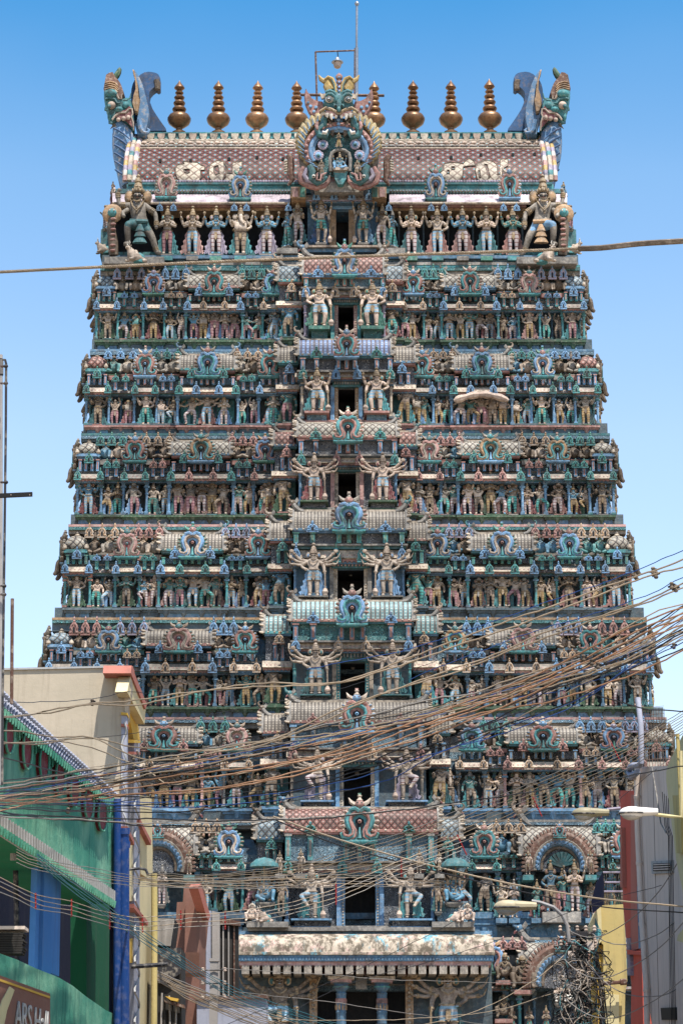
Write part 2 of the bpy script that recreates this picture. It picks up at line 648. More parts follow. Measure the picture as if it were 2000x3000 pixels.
    if shorts:
        for s in (-1, 1):
            orn.lathe([(.046, -.008), (.052, 0), (.046, .008)], (s * .05, -.008, .29), 3, 9)
            orn.lathe([(.030, -.008), (.036, 0), (.030, .008)], (s * .05, -.002, .075), 3, 8)
    # skirt front sash
    if not seated:
        orn.prism([(-.018, pz - .02), (.018, pz - .02), (.026, pz - .12), (0, pz - .17), (-.026, pz - .12)], -.075, -.05, 3)
    # ears / earrings
    for s in (-1, 1):
        orn.ell((hx + s * .052, -.012, hz - .02), (.014, .014, .024), 3, 7, 5)
    out['jewellery'] = orn
    cr = MB()
    ct = hz + .022
    if crown == 'tall':
        cr.lathe([(.050, 0), (.056, .012), (.050, .026), (.053, .034), (.042, .055), (.046, .063), (.034, .09), (.037, .10), (.022, .13), (.014, .145), (.026, .158), (.030, .170), (.022, .185), (.006, .20)], (hx, -.006, ct), 3, 10)
    elif crown == 'dome':
        cr.lathe([(.050, -.01), (.062, .01), (.055, .035), (.040, .06), (.02, .075), (.008, .08)], (hx, -.004, ct), 3, 10)
    elif crown == 'bun':
        cr.lathe([(.048, -.01), (.054, .01), (.040, .045)], (hx, .0, ct), 5, 9)
        cr.ell((hx, 0, ct + .07), (.035, .035, .035), 5, 9, 6)
    # front crest plate
    cr.prism([(hx - .03, ct), (hx + .03, ct), (hx + .02, ct + .035), (hx, ct + .055), (hx - .02, ct + .035)], -.062, -.045, 3)
    out['crown'] = cr
    if halo:
        h = MB()
        for s in (-1, 1):
            h.ell((hx + s * .072, .022, hz + .0), (.034, .012, .056), 3, 10, 6)
            h.ell((hx + s * .074, .010, hz - .004), (.018, .010, .034), 2, 8, 5)
        out['halo'] = h
    if face:
        fc = MB()
        for s in (-1, 1):
            fc.ell((hx + s * .018, -.058, hz - .004), (.010, .006, .006), 6, 6, 4)
            fc.ell((hx + s * .018, -.063, hz - .004), (.004, .004, .004), 5, 5, 4)
            fc.tube([(hx + s * .007, -.058, hz + .010), (hx + s * .030, -.052, hz + .014)], .003, 5, 4)
            fc.tube([(hx + s * .002, -.064, hz - .026), (hx + s * .016, -.060, hz - .024), (hx + s * .026, -.052, hz - .016)], .0045, 5, 4)
        fc.ell((hx, -.066, hz - .014), (.007, .010, .014), 0, 6, 4)
        fc.ell((hx, -.060, hz - .036), (.012, .006, .004), 1, 6, 4)
        out['face'] = fc
    if elephant:
        el = MB()
        el.tube([(hx, -.05, hz), (hx + .004, -.10, hz - .06), (hx + .015, -.12, hz - .14), (hx + .05, -.12, hz - .19), (hx + .075, -.11, hz - .16)], (.034, .030, .024, .018, .013), 0, 8)
        for s in (-1, 1):
            el.ell((hx + s * .085, 0, hz - .01), (.05, .014, .06), 0, 10, 6)
            el.tube([(hx + s * .025, -.06, hz - .035), (hx + s * .04, -.10, hz - .055)], (.008, .003), 6, 5)
        out['trunk'] = el
    if shawl and not seated:
        sh = MB()
        for s in (-1, 1):
            pts = [(.03, .46), (.09, .47), (.125, .40), (.115, .33), (.150, .29), (.135, .22), (.180, .19), (.165, .12), (.205, .09), (.175, .035), (.13, .06), (.115, .02), (.07, .035), (.03, .02)]
            sh.prism([(s * x, z) for x, z in pts], .012, .045, 2)
            for j in range(3):
                sh.tube([(s * (.075 + .012 * j), .005, .42 - .03 * j), (s * (.09 + .02 * j), .002, .25), (s * (.09 + .035 * j), .0, .06)], .007, 2, 4)
        out['shawl'] = sh
    if club:
        c = MB()
        s = 1 if club > 0 else -1
        x = s * .158
        c.tube([(x, -.07, .44), (x + s * .004, -.07, .13)], (.009, .012), 3, 6)
        c.lathe([(.016, .0), (.032, .01), (.036, .045), (.044, .055), (.044, .08), (.034, .09), (.030, .12), (.012, .135)], (x + s * .005, -.07, .005), 6, 9)
        out['club'] = c
    if ped:
        pd = MB()
        w = .10 if not seated else .20
        pd.box((0, -.01, -.012), (w * 2, .17, .024), 4)
        pd.box((0, -.0, -.040), (w * 1.7, .15, .032), 4, 1.1)
        pd.box((0, .0, -.072), (w * 1.2, .13, .034), 4, 1.35)
        out['pedestal'] = pd
    return out


def flat(parts):
    m = MB()
    for p in parts.values():
        m.merge(p)
    return m


SLOTS = ['tan', 'leg_y', 'teal', 'gold', 'grey', 'black', 'skinp']
# ---------------------------------------------------------------- ornaments
def omega(sx=1.0, k=1.0):
    r = [(0, .95), (.16, .92), (.29, .80), (.335, .62), (.28, .43), (.20, .28), (.22, .13), (.33, .06), (.46, .10), (.50, .20), (.44, .24)]
    return r


def gable_ornament_mb(simple=False):
    """horseshoe arch gable: two scrolls, flame leaves, lion face finial. unit wide, 1.5 high, back at y=0"""
    m = MB()
    base = omega()
    half = [(.0, .86), (.12, .82), (.215, .74), (.245, .61), (.20, .46), (.12, .30), (.13, .12), (.25, .0)]
    m.prism([(-.50, .0), (.50, .0), (.44, .06), (.26, .10), (.24, .3), (.36, .5), (.38, .7), (.25, .92), (0, 1.0), (-.25, .92), (-.38, .7), (-.36, .5), (-.24, .3), (-.26, .10), (-.44, .06)], -.06, .10, 0)
    for s in (-1, 1):
        for (o, r, y, mt) in ((1.0, .105, -.08, 0), (.80, .040, -.165, 1), (1.15, .026, -.12, 5)):
            pts = [(s * (x * (o if z > .3 else 1 - (1 - o) * .4)), y, .52 + (z - .52) * (1 + (o - 1) * .55)) for x, z in base]
            m.tube(pts, r if o != 1.0 else [.105] * 7 + [.095, .08, .065, .05], mt, 6, .9, caps=True)
        m.tube([(s * x, -.10, z) for x, z in half], .045, 1, 5)
        if not simple:
            for i in range(6):
                a = R(-18 + i * 19)
                c = Vector((s * .47 * math.cos(a), -.05, .58 + .45 * math.sin(a)))
                xf = Matrix.Translation(c) @ Matrix.Rotation(-s * (a - math.pi / 2 if s > 0 else a - math.pi / 2), 4, 'Y')
                m.ell((0, 0, 0), (.072, .055, .105), 2, 6, 4, xf)
                m.ell((0, -.035, .03), (.028, .035, .06), 3, 5, 4, xf)
    # arch hollow and boss
    m.prism([(-.08, .02), (.08, .02), (.06, .28), (.13, .48), (.11, .64), (0, .72), (-.11, .64), (-.13, .48), (-.06, .28)], -.075, -.05, 4)
    m.ell((0, -.11, .58), (.06, .05, .07), 3, 8, 5)
    m.ell((0, -.15, .58), (.025, .03, .03), 4, 6, 4)
    m.tube([(0, -.09, .05), (0, -.10, .20), (0, -.08, .40)], (.07, .04, .02), 6, 5)
    # leafy collar and face
    for s in (-1, 1):
        m.tube([(s * .02, -.13, .90), (s * .14, -.16, .98), (s * .25, -.14, .95), (s * .30, -.13, .84)], (.08, .075, .06, .03), 0, 6)
        m.tube([(s * .12, -.07, 1.12), (s * .24, -.06, 1.20), (s * .31, -.05, 1.34)], (.08, .065, .01), 2, 5)
        m.ell((s * .055, -.17, 1.17), (.032, .025, .032), 5, 6, 4)
        m.ell((s * .055, -.195, 1.17), (.014, .014, .014), 4, 5, 4)
        m.tube([(s * .03, -.16, 1.05), (s * .05, -.17, .98)], (.018, .004), 5, 4)
    m.ell((0, -.08, 1.12), (.15, .13, .14), 3, 9, 6)
    m.ell((0, -.16, 1.12), (.035, .04, .035), 3, 6, 4)
    m.ell((0, -.13, 1.02), (.08, .05, .04), 1, 7, 4)
    m.lathe([(.08, 0), (.10, .04), (.06, .08), (.045, .13), (.07, .18), (.02, .24)], (0, -.04, 1.22), 2, 7)
    m.box((0, -.04, 1.44), (.09, .07, .09), 5)
    # sill
    m.box((0, -.02, -.03), (1.02, .26, .06), 6)
    m.box((0, -.01, -.085), (.8, .22, .05), 6, 1.12)
    return m


def bud_ornament_mb():
    """small leaf-shaped antefix"""
    m = MB()
    m.prism([(-.42, 0), (.42, 0), (.5, .12), (.36, .24), (.42, .42), (.30, .62), (.13, .78), (0, .9), (-.13, .78), (-.30, .62), (-.42, .42), (-.36, .24), (-.5, .12)], -.10, .06, 0, bulge=.15)
    for s in (-1, 1):
        m.tube([(s * .06, -.14, .66), (s * .22, -.14, .58), (s * .28, -.14, .42), (s * .16, -.14, .26), (s * .20, -.14, .12), (s * .38, -.14, .10)], .055, 1, 5)
    m.prism([(-.07, .04), (.07, .04), (.10, .38), (0, .50), (-.10, .38)], -.125, -.10, 2)
    m.lathe([(.09, 0), (.13, .06), (.06, .13), (.11, .22), (.05, .31), (.02, .38)], (0, -.03, .80), 1, 7)
    m.box((0, -.02, -.04), (.9, .22, .08), 0)
    return m


def pilaster_mb():
    """unit high engaged column with cushion capital"""
    m = MB()
    m.box((0, 0, .03), (.22, .2, .06), 1)
    m.box((0, 0, .08), (.17, .16, .05), 0)
    m.lathe([(.065, .10), (.062, .60), (.085, .61), (.085, .64), (.058, .65), (.062, .72), (.095, .76), (.075, .80)], (0, 0, 0), 0, 8, rot=R(22.5))
    m.box((0, 0, .825), (.26, .22, .05), 1)
    m.box((0, 0, .87), (.16, .16, .05), 0)
    m.box((0, -.02, .94), (.17, .26, .09), 1, 1.5)
    return m


def post_mb():
    m = MB()
    m.box((0, 0, .45), (.7, .5, .9), 0)
    m.box((0, -.26, .45), (.36, .04, .62), 1)
    m.box((0, -.02, .95), (1.0, .66, .10), 1)
    return m


def dome_mb():
    """square-plan ribbed dome of a corner pavilion, unit wide"""
    m = MB()
    prof = [(.42, 0), (.50, .06), (.54, .14), (.52, .26), (.42, .38), (.26, .46), (.10, .50)]
    n = 16
    v, f = [], []
    for r, z in prof:
        for i in range(n):
            a = 2 * math.pi * i / n
            c, s_ = math.cos(a), math.sin(a)
            k = 1 / (abs(c) ** 4 + abs(s_) ** 4) ** .25
            v.append((r * c * k * .93, r * s_ * k * .93, z))
    for j in range(len(prof) - 1):
        for i in range(n):
            f.append((j * n + i, j * n + (i + 1) % n, (j + 1) * n + (i + 1) % n, (j + 1) * n + i))
    f.append(tuple(range((len(prof) - 1) * n, len(prof) * n)))
    m.add(v, f, 0)
    m.box((0, 0, -.04), (.98, .98, .10), 1)
    m.box((0, 0, -.13), (.80, .80, .10), 2)
    for s in (-1, 1):
        for t in (-1, 1):
            m.lathe([(.05, 0), (.10, .05), (.08, .12), (.02, .18)], (s * .46, t * .46, .0), 3, 7)
    m.lathe([(.12, .0), (.16, .03), (.07, .08), (.09, .12), (.02, .2)], (0, 0, .48), 3, 8)
    return m


def beast_mb():
    """rearing lion-faced beast head with curling trunk, on a barrel roof end; faces +x"""
    m = MB()
    m.tube([(-.55, 0, .0), (-.30, 0, .05), (-.10, 0, .22), (0, 0, .42)], (.10, .13, .15, .15), 0, 7)
    m.ell((.03, 0, .50), (.17, .13, .16), 1, 9, 6)
    m.tube([(.10, 0, .55), (.24, 0, .62), (.30, 0, .78), (.22, 0, .90), (.12, 0, .88)], (.09, .08, .06, .04, .02), 1, 6)
    m.tube([(.08, 0, .42), (.20, 0, .36), (.24, 0, .28)], (.07, .05, .03), 2, 6)
    m.prism([(-.05, .58), (-.20, .78), (-.30, .62), (-.16, .44)], -.09, -.05, 0)
    m.prism([(-.05, .58), (-.20, .78), (-.30, .62), (-.16, .44)], .05, .09, 0)
    for s in (-1, 1):
        m.ell((.10, s * .11, .54), (.04, .03, .04), 3, 6, 4)
        m.ell((.12, s * .13, .54), (.018, .016, .018), 4, 5, 4)
        m.tube([(.12, s * .06, .46), (.18, s * .07, .38)], (.02, .004), 3, 4)
    return m


GABLE = gable_ornament_mb().mesh('gable_ornament')
BUD = bud_ornament_mb().mesh('small_ornament')
PIL = pilaster_mb().mesh('pilaster')
POST = post_mb().mesh('pedestal')
DOME = dome_mb().mesh('corner_dome', uv=lambda c: (c.x + c.y, c.z * 1.3))
BEAST = beast_mb().mesh('beast_head')
for me, n in ((GABLE, 7), (BUD, 3), (PIL, 2), (POST, 2), (DOME, 4), (BEAST, 5)):
    for i in range(n):
        me.materials.append(P['grey'])

GPAL = [
    ('skyblue', 'teal', 'ash', 'rose', 'deep', 'tan2', 'teal'),
    ('rose', 'teal', 'tan2', 'blue', 'deep', 'pink', 'blue'),
    ('skyblue', 'tan2', 'greenl', 'rose', 'deep', 'blue', 'teal'),
    ('teal', 'rose', 'tan2', 'rose', 'deep', 'greenl', 'teal'),
    ('rose', 'teal', 'tan', 'blue', 'deep', 'tan2', 'teal'),
    ('ochre', 'teal', 'ash', 'teal', 'deep', 'rose', 'blue'),
    ('skyblue', 'rose', 'ochre', 'lilac', 'deep', 'blue', 'greenl'),
    ('pink', 'ash', 'tan', 'teald', 'wine', 'rose', 'teal'),
]
BPAL = [('skyblue', 'blue', 'deep'), ('teal', 'greenl', 'deep'), ('rose', 'pink', 'deep'), ('tan2', 'ochre', 'deep'), ('lilac', 'skyblue', 'deep'), ('green', 'teal', 'deep')]


def place(name, me, px, py, Y, w=None, h=None, names=(), parent=None, dy=0, unit_h=1.0, depth=None):
    """stand a unit ornament with its foot at pixel (px,py) on plane Y; w,h in photo pixels"""
    p = W(px, py, Y)
    sx = w * mpp(px, py, Y) if w else None
    sz = (W(px, py - h, Y).z - p.z) / unit_h if h else None
    sx = sx or sz
    sz = sz or sx
    o = obj(name, me, parent, loc=(p.x, Y + dy, p.z), scale=(sx, depth or sx, sz))
    recolor(o, names)
    return o


# ---------------------------------------------------------------- figure kinds
def mk(name, *a, **k):
    return name, figure(*a, **k)


KINDS = {}
for nm, desc, kw in (
    ('pray', 'with palms joined', dict(larms=['pray'], rarms=['pray'])),
    ('pray4', 'four-armed with palms joined', dict(larms=['pray', 'up'], rarms=['pray', 'up'])),
    ('four', 'four-armed blessing', dict(larms=['hip', 'up'], rarms=['bless', 'up'])),
    ('hip', 'hand on hip', dict(larms=['down'], rarms=['hip'], lleg='stand', rleg='sway', sway=.02)),
    ('swayr', 'swaying with one arm lowered', dict(larms=['bless'], rarms=['down'], lleg='sway', rleg='stand', sway=-.025, crown='dome')),
    ('swayl', 'swaying with one palm raised', dict(larms=['down'], rarms=['bless'], lleg='stand', rleg='sway', sway=.025)),
    ('dance', 'dancing with bent knee', dict(larms=['over'], rarms=['bow'], lleg='bent', rleg='stand', crown='bun')),
    ('lift', 'dancing on one leg', dict(larms=['fan1', 'bless'], rarms=['over', 'hip'], lleg='stand', rleg='lift')),
    ('bowl', 'stout and round-bellied', dict(larms=['hip'], rarms=['bless'], fat=1.35, crown='dome')),
    ('six', 'six-armed', dict(larms=['hip', 'fan1', 'fan3'], rarms=['bless', 'fan1', 'fan3'], rleg='sway')),
    ('archer', 'holding out a bow', dict(larms=['bow'], rarms=['fan3'], lleg='sway', rleg='bent', sway=.03)),
    ('stretch', 'both arms raised', dict(larms=['over'], rarms=['over'], lleg='sway', rleg='stand', crown='bun', shawl=False)),
    ('ganapati', 'elephant-headed', dict(larms=['hip', 'up'], rarms=['bless', 'up'], fat=1.45, elephant=True)),
    ('child', 'small plain', dict(larms=['down'], rarms=['down'], fat=1.15, crown='dome', shawl=False, halo=False)),
):
    parts = figure(**kw)
    KINDS[nm] = (flat(parts).mesh('statue'), desc)
for nm, desc, kw in (
    ('sit', 'hands on knees', dict(larms=['knee'], rarms=['knee'], lleg='squat', rleg='squat', fat=1.45, seated=True, crown='dome')),
    ('situp', 'one arm raised', dict(larms=['up'], rarms=['knee'], lleg='sit', rleg='squat', fat=1.4, seated=True, crown='dome')),
    ('sitx', 'cross-legged', dict(larms=['knee'], rarms=['bless'], lleg='sit', rleg='sit', fat=1.4, seated=True, crown='tall')),
):
    KINDS[nm] = (flat(figure(**kw)).mesh('statue'), desc)
for k in KINDS.values():
    for n in SLOTS:
        k[0].materials.append(P[n])

SKIN = [('tan', 'tan'), ('tan', 'tan'), ('tan2', 'buff'), ('umber', 'brown'), ('tan2', 'buff'), ('skinb', 'blue-skinned'), ('sking', 'green-skinned'), ('skinp', 'cream'), ('umber', 'brown'), ('ash', 'ashen')]
SEATSKIN = [('ash', 'ashen'), ('umber', 'brown'), ('ash', 'ashen'), ('tan', 'tan'), ('umber', 'brown'), ('skinb', 'blue'), ('sking', 'green'), ('tan2', 'buff')]
LEGC = [('leg_y', 'yellow'), ('leg_w', 'white'), ('leg_b', 'light-blue'), ('leg_t', 'teal'), ('leg_p', 'pink'), ('leg_s', 'buff'), ('leg_y', 'yellow')]
SHAWL = ['teal', 'wine', 'skyblue', 'rose', 'green', 'teald', 'pink']
ORD = ['', 'top', 'second', 'third', 'fourth', 'fifth', 'sixth', 'seventh', 'eighth', 'lowest']
NTH = ['', 'first', 'second', 'third', 'fourth', 'fifth', 'sixth', 'seventh']


def statue(kind, px, py, h, Y, where, tier, wx=1.0, skin=None, leg=None, rz=0, group='statues standing in rows on the tower tiers'):
    me, desc = KINDS[kind]
    seated = kind.startswith('sit')
    p = W(px, py, Y)
    s = (W(px, py - h, Y).z - p.z) / (.70 if seated else 1.0)
    o = obj('seated_statue' if seated else 'statue', me, None, loc=p, rot=(0, 0, rz + rnd.uniform(-.12, .12)), scale=(s * wx * (1.0 if seated else 1.22), s * 1.1, s))
    if rnd.random() < .5:
        o.scale.x *= -1
    sk = skin or rnd.choice(SEATSKIN if seated else SKIN)
    lg = leg or rnd.choice(LEGC)
    if seated:
        lg = (sk[0], '')
    recolor(o, [sk[0], lg[0], rnd.choice(SHAWL), rnd.choice(['gold', 'tan', 'umber', 'gold', 'grey']), rnd.choice(['grey', 'green', 'teald', 'rose']), 'black', 'skinp'])
    if seated:
        lab = '%s seated figure, %s, %s, %s tier' % (sk[1], desc, where, ORD[tier])
        tag(o, lab, 'seated statue', 'seated stout figures between the roofs')
    else:
        lab = '%s figure in %s leggings, %s, %s tier' % (sk[1], lg[1], where, ORD[tier])
        tag(o, lab, 'statue', group)
    return o


# ---------------------------------------------------------------- the tower
tower = empty('temple_tower', W(1010, 2990, 8))
tower.location.z = 0
tower['label'] = 'huge tapering temple gateway tower covered with painted stucco storeys'
tower['category'] = 'temple tower'
TI = tower.matrix_world.inverted()
TLOC = Vector(tower.location)


def tpart(name, mb, mats, parent=None, uv=None, local=None):
    """part of the tower modelled in world coordinates; parent None = the tower itself"""
    me = mb if not isinstance(mb, MB) else mb.mesh(name, uv=uv)
    o = obj(name, me, None, mats)
    return adopt(o, parent or tower)


def adopt(o, parent):
    o.parent = parent
    if parent == tower:
        o.matrix_parent_inverse = Matrix.Translation(-TLOC)
    return o


def barrel(tier_o, px0, px1, py0, py1, Yf, matn, ends=(True, True), depth=None, bottom=None, beast=True, tail=True):
    """wagon-vault roof, axis along x; front face at Yf between pixels"""
    a, b = W(px0, py1, Yf), W(px1, py1, Yf)
    z0 = a.z
    z1 = W(px0, py0, Yf + .3).z
    h = z1 - z0
    r = depth or max(.42, h * .75)
    yc = Yf + r
    m = MB()
    K = 14
    prof = []
    for i in range(K + 1):
        t = math.pi * i / K
        c, s_ = math.cos(t), math.sin(t)
        bul = 1 + .10 * math.sin(2 * t) ** 2
        prof.append((yc - r * c * bul, z0 + h * (s_ ** .8 if s_ > 0 else 0)))
    x0, x1 = a.x, b.x
    v = [(x0, y, z) for y, z in prof] + [(x1, y, z) for y, z in prof]
    n = len(prof)
    f = [(i, i + n, i + 1 + n, i + 1) for i in range(n - 1)] + [tuple(range(n)), tuple(reversed(range(n, 2 * n)))]
    m.add(v, f, [0] * (n - 1) + [1, 1])
    xm = (x0 + x1) / 2

    def uv(c):
        ang = math.atan2((c.z - z0) / h, (yc - c.y) / r)
        return (c.x - xm + 50, ang * (h + r) / 2 + 50)
    o = tpart('barrel_roof', m, [matn, 'grey'], tier_o, uv)
    rid = MB()
    # ridge mouldings and eave lip
    rid.bx(x0 - .06, x1 + .06, Yf - .07, Yf + .25, z0 - .13, z0 - .02, 1)
    rid.bx(x0 - .02, x1 + .02, Yf - .02, Yf + .24, z0 - .22, z0 - .125, 2)
    k = max(4, int((x1 - x0) / .28))
    for i in range(k):
        rid.ell((x0 + (i + .5) * (x1 - x0) / k, Yf - .05, z0 - .06), (.07, .05, .05), 0, 6, 4)
    rg = MB()
    rg.bx(x0 + .02, x1 - .02, yc - r * .22, yc + r * .22, z1 - .02, z1 + .05 * h + .02, 0)
    tpart('roof_ridge', rg, ['cream'], tier_o)
    tpart('roof_edging', rid, ['cream', rnd.choice(['teal', 'blued', 'rose']), rnd.choice(['teald', 'rose', 'blued'])], tier_o)
    # gabled ends with a row of teeth
    for e, (x, s) in enumerate(((x0, -1), (x1, 1))):
        if not ends[e]:
            continue
        g = MB()
        w = .16
        ar = [(yc - (r + .10) * math.cos(math.pi * i / 12), z0 - .1 + (h + .2) * max(0, math.sin(math.pi * i / 12)) ** .8) for i in range(13)]
        vv = [(x - s * .03, y, z) for y, z in ar] + [(x + s * w, y + (yc - y) * .0, z) for y, z in ar]
        kk = len(ar)
        ff = [(i, i + kk, i + 1 + kk, i + 1) for i in range(kk - 1)] + [tuple(range(kk)), tuple(reversed(range(kk, 2 * kk)))]
        g.add(vv, ff, 0)
        for i in range(0, 9):
            y, z = ar[i]
            g.tube([(x + s * w * .4, y, z), (x + s * (w + .05), y - .05, z + .02), (x + s * (w + .09), y - .05, z + .05)], (.055, .045, .02), 1, 5)
        for i in range(7):
            z = z0 + h * (i + .2) / 7
            g.ell((x + s * .14, Yf + .02 + .10 * i / 7, z), (.075, .05, .030), 1, 6, 4)
        adopt(obj('gable_end', g, None, ['grey', 'cream']), tier_o)
        if beast:
            sc = max(.5, h * .85)
            bo = obj('beast_head', BEAST, None, loc=(x + s * .02, yc - r * .4, z1 - .05), scale=(sc * s, sc, sc))
            recolor(bo, ['grey', rnd.choice(['umber', 'teald', 'blued', 'tan', 'umber']), 'wine', 'white', 'black'])
            adopt(bo, tier_o)
            if tail:
                tl = MB()
                L = min((x1 - x0) * .28, 1.5)
                tl.prism([(x - s * .1, z1 + .02), (x - s * .12, z1 + .42 * sc), (x - s * .35 * L, z1 + .16 * sc), (x - s * L, z1 + .04)], yc + .05, yc + .16, 0)
                adopt(obj('roof_fin', tl, None, ['grey']), tier_o)
    return z0, z1, yc


def cornice(tier_o, px0, px1, py0, py1, Y, mat='cream', under='rose', proj=.35, back=.6):
    """rolled cornice: curved eave over a dentil band"""
    a, b = W(px0, py1, Y), W(px1, py1, Y)
    z0, z1 = a.z, W(px0, py0, Y).z
    h = z1 - z0
    m = MB()
    pr = [(Y + back, z1 - .02), (Y + proj * .55, z1 - .02), (Y + proj * .25, z1 - .12 * h), (Y + .05, z1 - .35 * h), (Y - .02, z0 + .38 * h), (Y - .05, z0 + .30 * h), (Y + .02, z0 + .26 * h), (Y + back, z0 + .26 * h)]
    n = len(pr)
    x0, x1 = a.x, b.x
    v = [(x0, y, z) for y, z in pr] + [(x1, y, z) for y, z in pr]
    f = [(i, (i + 1) % n, (i + 1) % n + n, i + n) for i in range(n)] + [tuple(reversed(range(n))), tuple(range(n, 2 * n))]
    m.add(v, f, 0)
    m.bx(x0 + .06, x1 - .06, Y + .06, Y + back - .05, z0 + .12 * h, z0 + .255 * h, 1)
    m.bx(x0 + .10, x1 - .10, Y + .12, Y + back - .08, z0 - .05 * h, z0 + .115 * h, 2)
    k = max(3, int((x1 - x0) / .2))
    for i in range(k):
        xx = x0 + .1 + (i + .5) * (x1 - x0 - .2) / k
        m.bx(xx - .035, xx + .035, Y + .04, Y + .2, z0 + .02, z0 + .20 * h, 1)
        m.ell((xx, Y + .03, z0 + .5 * h), (.045, .04, .05), 3, 6, 4)
    return adopt(obj('cornice', m, None, [mat, under, 'blued', 'pink']), tier_o)


def ledge(tier_o, px0, px1, py0, py1, Y, mat, back=.9):
    a, b = W(px0, py1, Y), W(px1, py1, Y)
    z0, z1 = a.z, W(px0, py0, Y).z
    h = z1 - z0
    x0, x1 = a.x, b.x
    m = MB()
    m.bx(x0, x1, Y, Y + back, z1 - .28 * h, z1, 0)
    m.bx(x0 + .06, x1 - .06, Y + .08, Y + back, z1 - .55 * h, z1 - .285 * h, 0)
    m.bx(x0 + .14, x1 - .14, Y + .16, Y + back, z0 - .1 * h, z1 - .555 * h, 1)
    k = max(1, int((x1 - x0) / .75))
    for i in range(k):
        xx = x0 + (i + .5) * (x1 - x0) / k
        m.lathe([(.02, -.05), (.10, .08), (.17, .22), (.19, .30)], (xx, Y + .16, z0), 0, 6, (1, .8))
    return adopt(obj('ledge', m, None, [mat, 'blued']), tier_o)


def strip(tier_o, name, px0, px1, py0, py1, Y, mat, depth=.4):
    a, b = W(px0, py1, Y), W(px1, py0, Y)
    m = MB()
    m.bx(min(a.x, b.x), max(a.x, b.x), Y, Y + depth, a.z, b.z, 0)
    return adopt(obj(name, m, None, [mat]), tier_o)


def pil(tier_o, px, py0, py1, Y, c, w=.62):
    p = W(px, py1, Y)
    h = W(px, py0, Y).z - p.z
    o = obj('pilaster', PIL, None, loc=p, scale=(h * w, h * w, h))
    recolor(o, c)
    return adopt(o, tier_o)


def post(tier_o, px, py0, py1, Y, w, c):
    p = W(px, py1, Y)
    h = W(px, py0, Y).z - p.z
    s = w * mpp(px, py1, Y)
    o = obj('post', POST, None, loc=p, scale=(s, .3, h))
    recolor(o, c)
    return adopt(o, tier_o)


def gable(tier_o, px, py_top, py_bot, Y, w, pal):
    o = place('gable_ornament', GABLE, px, py_bot, Y, w, py_bot - py_top, GPAL[pal % len(GPAL)], unit_h=1.48)
    return adopt(o, tier_o)


def bud(tier_o, px, py_top, py_bot, Y, w, pal):
    o = place('small_ornament', BUD, px, py_bot, Y, w, py_bot - py_top, BPAL[pal % len(BPAL)], unit_h=1.18)
    return adopt(o, tier_o)


#        yA    yB0   yB1   yP    yC    yS    yL    dome kudu shala kudu2 sec | sec kudu2 shala kudu dome
T = {
    2: ((775, 803, 833, 885, 912, 995, 1020), (313, 450, 627, 800, 838), (1154, 1210, 1376, 1550, 1679)),
    3: ((1022, 1036, 1074, 1130, 1158, 1246, 1266), (285, 425, 608, 790, 838), (1188, 1236, 1411, 1589, 1718)),
    4: ((1268, 1290, 1323, 1383, 1412, 1509, 1530), (261, 395, 589, 776, 825), (1194, 1257, 1436, 1632, 1762)),
    5: ((1535, 1560, 1603, 1655, 1685, 1780, 1805), (226, 372, 564, 756, 814), (1223, 1281, 1470, 1667, 1807)),
    6: ((1808, 1845, 1880, 1940, 1975, 2070, 2097), (180, 318, 524, 718, 798), (1255, 1332, 1531, 1728, 1866)),
    7: ((2100, 2130, 2167, 2227, 2258, 2368, 2397), (130, 270, 480, 694, 792), (1290, 1381, 1590, 1797, 1922)),
    8: ((2400, 2425, 2470, 2528, 2555, 2672, 2738), (90, 240, 460, 670, 775), (1319, 1418, 1638, 1830, 1950)),
    9: ((2745, 2766, 2810, 2885, 2905, 3040, 3080), (60, 220, 440, 660, 770), (1340, 1440, 1644, 1850, 2010)),
}
#      barrel x0,x1,y0,y1   gable cx,top,bot,w   pedB  cor0 cor1  door x0,x1,y0,y1   gx1 gx2 gtop gfeet podB
C = {
    2: (880, 1130, 745, 800, 1009, 702, 806, 72, 840, 846, 872, 990, 1036, 886, 1000, 935, 1091, 832, 958, 1002),
    3: (868, 1152, 990, 1036, 1015, 954, 1046, 72, 1084, 1088, 1112, 990, 1040, 1128, 1236, 928, 1103, 1086, 1207, 1234),
    4: (864, 1168, 1234, 1275, 1019, 1192, 1292, 84, 1330, 1336, 1364, 990, 1043, 1376, 1490, 920, 1121, 1336, 1468, 1490),
    5: (852, 1196, 1492, 1547, 1022, 1442, 1554, 96, 1593, 1606, 1648, 988, 1066, 1660, 1758, 918, 1133, 1602, 1748, 1760),
    6: (848, 1215, 1757, 1813, 1031, 1713, 1828, 90, 1876, 1880, 1910, 996, 1070, 1934, 2050, 924, 1150, 1885, 2036, 2052),
    7: (843, 1258, 2052, 2110, 1045, 2018, 2142, 100, 2190, 2195, 2228, 1006, 1086, 2244, 2362, 929, 1191, 2198, 2346, 2366),
    8: (825, 1290, 2365, 2428, 1053, 2325, 2462, 104, 2522, 2526, 2558, 1010, 1100, 2565, 2716, 912, 1203, 2542, 2692, 2716),
}
FY = {1: 8.2, 2: 7.2, 3: 6.2, 4: 5.2, 5: 4.2, 6: 3.2, 7: 2.2, 8: 1.1, 9: 0.0}
LEDM = {2: 'green', 3: 'rose', 4: 'green', 5: 'slate', 6: 'green', 7: 'blue', 8: 'blued', 9: 'blued'}
BAR = {2: 'lat_pale', 3: 'bead_tan', 4: 'lat_pale', 5: 'bead_tan', 6: 'bead_tan', 7: 'bead_tan', 8: 'lat_pale', 9: 'lat_pale'}
CBAR = {2: 'lat_rust', 3: 'bead_blue', 4: 'lat_pale', 5: 'bead_tan', 6: 'bead_teal', 7: 'bead_tan', 8: 'lat_rust'}
